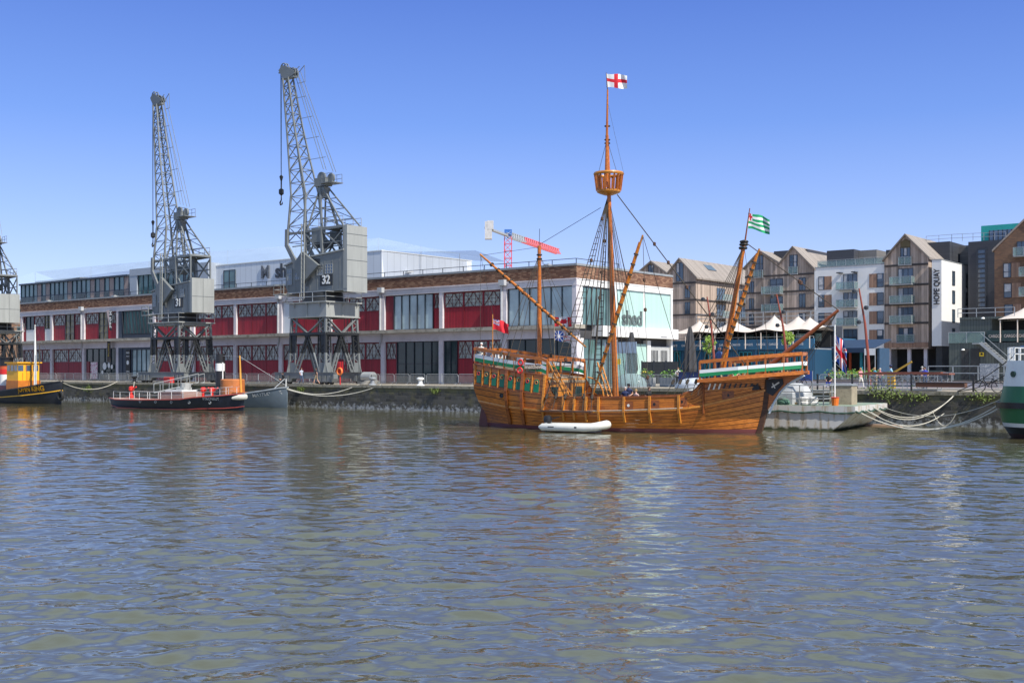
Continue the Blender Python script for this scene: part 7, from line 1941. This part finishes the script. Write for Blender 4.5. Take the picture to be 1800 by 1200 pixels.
# bicycle
bc = thing('parked_bicycle', 'black bicycle leaning against the quay railing at the right', 'bicycle', L(S_at(1711,1.15),1.15), TH)
k = (S_at(1762,1.15)-S_at(1709,1.15))/1.75; R_ = .35*k
def V_(x, z): return (x*k, 0, z*k)
for x in (.35, 1.40):
    g = MB(); g.ring(V_(x,.35), R_, .032, 26, 'xz', 5); w_o = g.build('wheel', black, bc, smooth=True)
    g = MB()
    for a in range(8): A = a*math.pi/8; g.bar((x*k-R_*math.cos(A),0,R_-R_*math.sin(A)),(x*k+R_*math.cos(A),0,R_+R_*math.sin(A)),.008)
    g.build('spokes', galv, w_o)
g = MB()
for a, b_ in (((.35,.35),(.62,.82)),((.62,.82),(1.15,.82)),((1.15,.82),(.85,.33)),((.62,.75),(.85,.33)),((.85,.33),(1.40,.35)),((1.15,.82),(1.40,.35)),((.62,.82),(.60,.98))): g.bar(V_(*a), V_(*b_), .05)
g.build('frame', black, bc)
g = MB(); g.bar((.60*k,-.25,.98*k),(.60*k,.25,.98*k),.035); g.bar((.60*k,-.25,.98*k),(.5*k,-.25,.93*k),.03); g.build('handlebar', black, bc)
g = MB(); g.bar(V_(1.15,.82),V_(1.18,.95),.03); g.prism([(1.05*k,.95*k),(1.32*k,.97*k),(1.32*k,1.0*k),(1.05*k,.98*k)],-.07,.07,'y'); g.build('saddle', black, bc)
def litter_bikes():
    for j,(px, w_) in enumerate(((1352,9),(1368,9.6),(1385,9.2))):
        t = copy_tree(bc); t.location = L(S_at(px,w_),w_); t['label'] = ['bicycle half hidden behind the wooden ship bow','bicycle right of the ship bow in the rack behind the barge','third bicycle in the rack behind the barge tanks'][j]; t['group'] = 'bicycles in the rack behind the barge'; t.rotation_euler = (0,0,TH+.3*j)
litter_bikes()
# covered tenders behind the ship
def cover(px, py0, py1, w_, label, rx_, m_):
    s = S_at(px,w_); z = Z_at(py0,s,w_)-HQ; t = thing('covered_tender', label, 'boat cover', L(s,w_), TH)
    g = MB(); n = 20; prof = [(1,0),(1.0,.3),(.85,.65),(.5,.92),(.1,1.0)]
    g.lathe([(a*1.0, b_*z) for a,b_ in prof], n=n); g.v = [(x*rx_, y*1.1, zz) for x,y,zz in g.v]; g.build('cover_sheet', m_, t, smooth=True)
    g = MB(); g.ring((0,0,.06), 1.0, .05, 20, 'xy', 5); g.v = [(x*rx_, y*1.1, zz) for x,y,zz in g.v]; g.build('cover_hem', grey_metal, t)
cover(1222, 664, 690, 1.5, 'rounded pale grey covered boat behind the ship waist near the forecastle', 1.7, mat('grey_white_cover', (.50,.53,.57), .6))
cover(1108, 656, 680, 4, 'rounded clear plastic cover on the quay behind the main mast', 1.5, clear_glass('plastic_dome', (.85,.88,.9), .5))
# dark pontoon and dock furniture between ship and wall
po_ = thing('floating_pontoon', 'pale timber pontoon moored behind the wooden ship', 'pontoon', L(S_at(1000,-6),-6,0), TH)
s0 = S_at(1000,-6); g = MB(); g.box(0, 12, -1.6, 1.6, -.2, .5); g.build('float', mat('grey_float', (.2,.2,.2), .8), po_); g = MB(); g.box(-.02,12.02,-1.65,1.65,.5,.58); g.build('pontoon_deck', deck_m, po_)
# parked car
car = thing('parked_car', 'dark blue grey hatchback parked beside the dark container restaurant', 'car', L(S_at(1651,70),70), TH+R(12))
car_p = mat('dark_blue_grey_car_paint', (.03,.04,.055), .25, metal=.3)
g = MB(); prof = [(-2.05,.35),(-2.1,.7),(-1.95,.95),(-1.2,1.02),(1.35,1.0),(2.0,.82),(2.1,.55),(2.05,.3)]; g.prism(prof,-.85,.85,'y'); body = g.build('body', car_p, car)
g = MB(); g.add([(x,sy*y,z) for (x,y,z) in ((-1.75,.78,.97),(-1.4,.62,1.42),(.35,.62,1.45),(1.3,.78,1.0)) for sy in (-1,1)], [(0,2,3,1),(2,4,5,3),(4,6,7,5),(0,6,4,2),(1,3,5,7),(0,1,7,6)]); g.build('cabin', glass_dark, car)
g = MB(); g.box(-1.35,.3,-.64,.64,1.43,1.48); g.build('roof', car_p, car)
for x in (-1.3,1.3):
    for y in (-.8,.8):
        g = MB(); g.lathe([(0,-.1),(.32,-.1),(.32,.1),(0,.1)], n=16); w_ = g.build('wheel', black, car, smooth=True); w_.location = (x,y,.32); w_.rotation_euler = (R(90),0,0)
        g = MB(); g.lathe([(0,-.11),(.2,-.11),(.2,.11),(0,.11)], n=12); g.build('rim', galv, w_)
for y in (-.6,.6):
    g = MB(); g.box(2.0,2.08,y-.18,y+.18,.6,.75); g.build('headlight', white, car)
c2_ = copy_tree(car); c2_.location = L(S_at(1640,82),82); c2_['label'] = 'second dark car mostly hidden under the undercroft left of the hatchback'
# notice boards, poles
def board(px, w_, z0, z1, W_, label, m_, txt=None):
    t = thing('notice_board', label, 'sign', L(S_at(px,w_),w_), TH)
    g = MB(); g.bar((-W_/2,0,0),(-W_/2,0,z1),.06); g.bar((W_/2,0,0),(W_/2,0,z1),.06); g.build('sign_post', galv, t)
    g = MB(); g.box(-W_/2,W_/2,-.04,.04,z0,z1); b_ = g.build('sign_panel', m_, t)
    return t
board(1739, 16, .6, 2.0, 1.4, 'posters on a framed board by the right hand railing', mat('poster_collage', (.5,.5,.5), .5, col2=(.25,.27,.3), fac=(.45,.5), scale=4))
board(1529, 20, 2.8, 3.4, .95, 'white framed sign behind the rust red lamp', white)
board(1417, 12, .6, 1.4, 1.1, 'small blue and yellow sign right of the ship bow rail', mat('blue_notice', (.03,.08,.3), .5))
# distant brick building and tower crane
db = thing('distant_brick_building', 'brick building behind the far left end of the dock shed', 'building', loc_at(10,240,HQ), 0)
g = MB(); g.box(-4.5,6,0,14,0,16); g.build('wall', brick_tan, db); g = MB(); g.box(-4.7,6.2,-.2,14.2,16,16.4); g.build('roof_edge', grey_metal, db)
g = MB(); rail(g, (-4.5,0,16.4),(6,0,16.4),1.2,2,.05,2); g.build('roof_railing', galv, db)
for x in (-3,0,3):
    for z in (9,12.6): 
        g = MB(); g.box(x-.6,x+.6,-.06,0,z,z+1.8); g.build('window', glass_dark, db)
crn = thing('tower_crane', 'red and white lattice tower crane rising far behind the dock shed', 'crane', W3(893,651,300)-Vector((0,0,EYE)), 0)
cr_red = mat('crane_red', (.58,.04,.05), .5)
g = MB(); zt_ = 40.5; hw = .95
for sx_ in (-1,1):
    for sy in (-1,1): g.bar((sx_*hw,sy*hw,0),(sx_*hw,sy*hw,zt_-2),.22)
z = 20.0; k = 0
while z < zt_-2:
    z2 = z+1.9
    for a, b_ in (((-hw,-hw),(hw,-hw)),((hw,-hw),(hw,hw)),((hw,hw),(-hw,hw)),((-hw,hw),(-hw,-hw))):
        g.bar((a[0],a[1],z),(b_[0],b_[1],z),.12); g.bar((a[0],a[1],z),(b_[0],b_[1],z2),.12)
    z = z2
g.build('mast', cr_red, crn)
jd = Vector((14.9, 43, 0)).normalized(); jn = Vector((-jd.y, jd.x, 0))
def jibseg(l0, l1, n, m_, name, h=1.5):
    g = MB(); z0 = 38.9
    for i in range(n):
        a = jd*(l0+(l1-l0)*i/n); b_ = jd*(l0+(l1-l0)*(i+1)/n)
        for o in (jn*.7, -jn*.7):
            g.bar(a+o+Vector((0,0,z0)), b_+o+Vector((0,0,z0)), .22); g.bar(a+o+Vector((0,0,z0)), (a+b_)/2+Vector((0,0,z0+h)), .14); g.bar((a+b_)/2+Vector((0,0,z0+h)), b_+o+Vector((0,0,z0)), .14)
        g.bar(a+jn*.7+Vector((0,0,z0)), b_-jn*.7+Vector((0,0,z0)), .12); g.bar((a+b_)/2+Vector((0,0,z0+h)), (a+b_)/2+(b_-a)+Vector((0,0,z0+h)), .22)
    g.build(name, m_, crn)
jibseg(1.5, 13, 6, galv, 'jib_root'); jibseg(13, 46, 18, mat('crane_pink_red', (.62,.12,.13), .5), 'jib')
g = MB(); g.bar(Vector((0,0,39.2)), -jd*13+Vector((-1.2,0,39.8)), 1.0, .5); g.build('counter_jib', galv, crn)
c = -jd*12+Vector((-1.0,0,0)); g = MB(); g.box(c.x-.9,c.x+.9,c.y-1.2,c.y+1.2,37.0,41.4); g.box(c.x-.3,c.x+1.3,c.y-1.25,c.y+1.25,39.4,41.6); g.build('counterweight', mat('pale_grey_block', (.45,.45,.46), .7), crn)
g = MB(); g.box(-.95,1.0,-1.1,1.1,39.2,40.8); g.build('slewing_cab', mat('blue_cab', (.03,.13,.42), .5), crn)
g = MB(); g.bar((-.6,-1.15,39.2),(.7,-1.15,40.3),.25,.05); g.bar((-.5,-1.16,40.0),(.8,-1.16,39.5),.25,.05); g.build('cab_emblem', white, crn)
# ================================================================ people
skin_m = mat('skin', (.50,.28,.20), .6, var=.05)
def cloth(n, c): return mat(n, c, .85, var=.12, scale=6)
def body_mesh(J, rad, E, name):
    """skin-modifier figure from joints J, radii rad, edges E"""
    keys = list(J); me = bpy.data.meshes.new(name); me.from_pydata([J[k] for k in keys], [(keys.index(a), keys.index(b_)) for a, b_ in E], [])
    o = bpy.data.objects.new('tmp', me); COL.objects.link(o)
    md = o.modifiers.new('s', 'SKIN'); md.use_smooth_shade = True
    for i, k in enumerate(keys):
        r = rad[k]; me.skin_vertices[0].data[i].radius = r if isinstance(r, tuple) else (r, r)
        me.skin_vertices[0].data[i].use_root = (k == 'pelvis')
    sb = o.modifiers.new('u', 'SUBSURF'); sb.levels = 1; sb.render_levels = 1
    dg = bpy.context.evaluated_depsgraph_get(); out = bpy.data.meshes.new_from_object(o.evaluated_get(dg))
    bpy.data.objects.remove(o); out.name = name; return out
def person(label, loc, rz, pose, top, legs, hair, shorts=False, sleeves=.35, hat=None, group=None, H=1.74, bag=None):
    t = thing('person', label, 'person', loc, rz, group)
    k = H/1.74
    # faces -y; left is +x
    J = dict(pelvis=(0,0,.93), waist=(0,.01,1.08), chest=(0,.01,1.28), neckb=(0,.01,1.44), neck=(0,0,1.52), head=(0,-.015,1.62), crown=(0,-.01,1.71),
             shL=(.17,.01,1.40), shR=(-.17,.01,1.40), elL=(.23,.03,1.13), elR=(-.23,.03,1.13), wrL=(.22,-.07,.90), wrR=(-.22,-.07,.90), haL=(.215,-.1,.80), haR=(-.215,-.1,.80),
             hiL=(.09,0,.90), hiR=(-.09,0,.90), knL=(.10,-.02,.50), knR=(-.10,-.02,.50), anL=(.10,.02,.09), anR=(-.10,.02,.09), toL=(.11,-.15,.04), toR=(-.11,-.15,.04))
    if pose == 'walk':
        J.update(knL=(.09,-.17,.52), anL=(.09,-.24,.12), toL=(.09,-.40,.08), knR=(-.09,.08,.50), anR=(-.09,.33,.14), toR=(-.09,.22,.04), elL=(.22,.16,1.15), wrL=(.22,.16,.93), haL=(.21,.15,.84), elR=(-.22,-.08,1.14), wrR=(-.2,-.28,1.0), haR=(-.19,-.36,.96))
    if pose == 'folded':
        J.update(elL=(.25,-.02,1.15), wrL=(.04,-.2,1.18), haL=(-.06,-.2,1.2), elR=(-.25,-.02,1.15), wrR=(-.04,-.23,1.13), haR=(.06,-.22,1.12))
    if pose == 'sit':
        d = .48
        for q in ('pelvis','waist','chest','neckb','neck','head','crown','shL','shR','hiL','hiR','elL','elR'): x, y, z = J[q]; J[q] = (x, y-(.12 if z > 1.2 else .04), z-d)
        J.update(knL=(.13,-.46,.47), knR=(-.13,-.46,.47), anL=(.13,-.44,.07), anR=(-.13,-.44,.07), toL=(.14,-.62,.03), toR=(-.14,-.62,.03), wrL=(.16,-.36,.55), haL=(.12,-.44,.53), wrR=(-.16,-.36,.55), haR=(-.12,-.44,.53))
    if pose == 'lean':
        J.update(wrL=(.2,-.25,1.05), haL=(.18,-.33,1.04), wrR=(-.2,-.25,1.05), haR=(-.18,-.33,1.04), chest=(0,-.05,1.27), neckb=(0,-.08,1.43), neck=(0,-.1,1.5), head=(0,-.13,1.6), crown=(0,-.13,1.69), shL=(.17,-.06,1.39), shR=(-.17,-.06,1.39))
    rad = dict(pelvis=(.15,.11), waist=(.13,.10), chest=(.165,.115), neckb=(.10,.08), neck=.055, head=(.078,.095), crown=(.06,.07), shL=.065, shR=.065, elL=.045, elR=.045, wrL=.032, wrR=.032, haL=(.035,.02), haR=(.035,.02), hiL=.095, hiR=.095, knL=.062, knR=.062, anL=.04, anR=.04, toL=(.045,.03), toR=(.045,.03))
    E = [('pelvis','waist'),('waist','chest'),('chest','neckb'),('neckb','neck'),('neck','head'),('head','crown'),('chest','shL'),('chest','shR'),('shL','elL'),('elL','wrL'),('wrL','haL'),('shR','elR'),('elR','wrR'),('wrR','haR'),('pelvis','hiL'),('pelvis','hiR'),('hiL','knL'),('knL','anL'),('anL','toL'),('hiR','knR'),('knR','anR'),('anR','toR')]
    for sd in ('L','R'):        # fingers and thumb
        h = Vector(J['ha'+sd]); w_ = Vector(J['wr'+sd]); d = (h-w_).normalized(); side = d.cross(Vector((0,1,0))).normalized() if abs(d.y) < .9 else Vector((1,0,0))
        for i, (off, ln) in enumerate(((-.028,.055),(-.01,.07),(.01,.068),(.028,.05))):
            a = 'f%s%d' % (sd, i); J[a] = tuple(h+side*off+d*ln+Vector((0,-.012,0))); rad[a] = .009; E.append(('ha'+sd, a))
        a = 'th'+sd; J[a] = tuple(w_.lerp(h,.6)+side*.045+d*.02); rad[a] = .011; E.append(('ha'+sd, a))
    J = {q: tuple(c*k for c in v) for q, v in J.items()}; rad = {q: (tuple(c*k for c in v) if isinstance(v, tuple) else v*k) for q, v in rad.items()}
    me = body_mesh(J, rad, E, 'body')
    shoe = mat('dark_shoe', (.03,.028,.03), .6)
    for mm in (skin_m, top, legs, shoe): me.materials.append(mm)
    def seg(p, a, b_):
        a = Vector(J[a]); b_ = Vector(J[b_]); u = max(0, min(1, (p-a).dot(b_-a)/max(1e-9,(b_-a).length_squared))); return (p-(a+(b_-a)*u)).length, u
    for f in me.polygons:
        p = f.center; best = min(((seg(p,*e)[0]-(.05 if e[0] in ('pelvis','waist','chest') else 0)), e, seg(p,*e)[1]) for e in E if e[0][:2] not in ('th',)); e, u = best[1], best[2]
        nm = e[0]
        if nm in ('neckb','neck','head') : mi = 0 if not (nm == 'neckb' and u < .35) else 1
        elif nm in ('pelvis',) : mi = 1 if (e[1] == 'waist' and u > .3) else 2
        elif nm in ('waist','chest'): mi = 1
        elif nm in ('shL','shR'): mi = 1 if u < (1 if sleeves > .5 else .6) else 0
        elif nm in ('elL','elR'): mi = 1 if sleeves > .5 else 0
        elif nm[:2] in ('wr','ha'): mi = 0
        elif nm in ('hiL','hiR'): mi = 2
        elif nm in ('knL','knR'): mi = 0 if shorts else 2
        else: mi = 3
        f.material_index = mi
    o = bpy.data.objects.new('body', me); COL.objects.link(o); o.parent = t
    hc = Vector(J['head'])
    g = MB(); g.lathe([(0,.115*k),(.06*k,.10*k),(.092*k,.05*k),(.098*k,0),(.085*k,-.05*k),(0,-.05*k)], (hc.x,hc.y+.03*k,hc.z+.02*k), 12); g.build('hair', hair, t, smooth=True)
    g = MB()      # face: nose, brows, mouth
    g.prism([(-.012,-.02),(.012,-.02),(0,.025)], hc.y-.125*k, hc.y-.09*k, 'y'); g.v = [(x+hc.x, y, z+hc.z) for x,y,z in g.v]; g.build('nose', skin_m, t)
    g = MB()
    for sx_ in (-1,1): g.box(hc.x+sx_*.033-.01, hc.x+sx_*.033+.01, hc.y-.102*k, hc.y-.09*k, hc.z+.018, hc.z+.03)
    g.build('eyes', black, t)
    g = MB(); g.box(hc.x-.025, hc.x+.025, hc.y-.102*k, hc.y-.09*k, hc.z-.055, hc.z-.045); g.build('mouth', mat('lips', (.35,.12,.1), .6), t)
    if hat:
        g = MB(); g.lathe([(0,.15),(.08,.14),(.105,.07),(.105,.05),(.17,.045),(.17,.035),(0,.035)], (hc.x,hc.y+.01,hc.z+.01), 14); g.build('hat', hat, t, smooth=True)
    return t
brown_h = mat('brown_hair', (.07,.035,.02), .8); grey_h = mat('grey_hair', (.38,.36,.34), .8); black_h = mat('black_hair', (.02,.015,.012), .8); fair_h = mat('fair_hair', (.35,.22,.09), .8)
navy_c = cloth('navy_shirt', (.02,.03,.09)); blue_c2 = cloth('light_blue_shirt', (.22,.42,.62)); blk_c = cloth('black_clothes', (.02,.02,.022)); wht_c = cloth('pale_shirt', (.6,.58,.54)); pink_c = cloth('pink_top', (.62,.25,.28)); teal_c = cloth('turquoise_top', (.03,.33,.46)); grey_c = cloth('grey_shirt', (.3,.3,.36)); khaki = cloth('khaki_trousers', (.28,.22,.14)); jeans = cloth('blue_jeans', (.05,.08,.15)); roy = cloth('royal_blue_shirt', (.03,.06,.45)); och = cloth('ochre_shorts', (.45,.28,.05))
def Q(px, w_, z=HQ): return L(S_at(px,w_), w_, z)
person('man in a pale striped shirt walking under crane 32 near its left leg', Q(530,1.5), TH+R(70), 'walk', cloth('pale_blue_grey_shirt', (.42,.46,.55)), jeans, brown_h)
person('person in black top and khaki shorts walking in front of crane 32', Q(556,.9), TH+R(-60), 'walk', blk_c, khaki, black_h, shorts=True)
person('man in a dark cap sitting on the quay end of crane 32 beam', Q(499,.9), TH+R(-20), 'sit', blk_c, blk_c, black_h, sleeves=1)
person('man in a pale shirt standing with folded arms behind the barriers', Q(1192,8), TH+R(20), 'folded', wht_c, blk_c, brown_h, sleeves=1)
person('seated person in black with blue shorts on the low wall right of the bow', Q(1457,15.5,HQ-.0), TH+R(15), 'sit', blk_c, roy, black_h)
person('person in a pink top left of the flag pole', Q(1513,9), TH+R(60), 'walk', pink_c, wht_c, fair_h, H=1.66)
person('person in turquoise standing behind the stacked gangways', Q(1539,8), TH+R(-30), 'lean', teal_c, khaki, fair_h, H=1.7)
person('person in a pink shirt standing right of the one in turquoise', Q(1547,9), TH+R(30), 'folded', pink_c, jeans, grey_h, H=1.64)
person('man in a light blue shirt and ochre shorts behind the gangways', Q(1566,6.5), TH+R(-70), 'walk', blue_c2, och, black_h, shorts=True, hat=navy_c, H=1.85)
person('man in a grey shirt standing left of the wall railing', Q(1621,19), TH+R(170), 'folded', grey_c, khaki, grey_h, H=1.8)
person('man in a royal blue shirt leaning behind the right end of the gangways', Q(1626,7), TH+R(10), 'lean', roy, jeans, black_h, H=1.75)
# aboard the ship
def SP(px, y, z): 
    x = shX(px, y); return sw((x, y, z))
person('grey haired man in navy sitting on the ship waist right of the main mast', SP(1099,-2.1,1.2+.30), SA+R(25), 'sit', navy_c, grey_c, grey_h)
person('man in a dark cap and navy shirt beside the grey haired man on board', SP(1106,-1.0,1.2+.45), SA+R(10), 'sit', navy_c, khaki, black_h, hat=black, shorts=True)
person('fair haired woman in a pale pink top sitting on board amidships', SP(1120,-2.0,1.2+.25), SA+R(-20), 'sit', cloth('pale_pink_top', (.55,.36,.32)), khaki, fair_h, H=1.6)
person('man in a black shirt sitting on board furthest right amidships', SP(1139,-2.0,1.2+.28), SA+R(60), 'sit', blk_c, blk_c, brown_h)
person('bald man in a blue shirt standing on the forecastle left of the foremast', SP(1265,.3,3.45), SA+R(-150), 'lean', cloth('denim_blue_shirt', (.10,.17,.38)), jeans, skin_m, sleeves=1)
person('person in bright green and white bending on the forecastle deck', SP(1292,.2,2.95), SA+R(20), 'sit', cloth('bright_green_top', (.04,.5,.12)), wht_c, fair_h)
person('white haired person in a cream top at the stern rail of the ship', SP(846,.9,3.95), SA+R(30), 'folded', wht_c, khaki, mat('white_hair',(.7,.7,.7),.8))
person('person in dark clothes crouching behind the stern strips near the ensign', SP(858,-.6,4.0), SA+R(40), 'sit', grey_c, blk_c, brown_h, H=1.8)
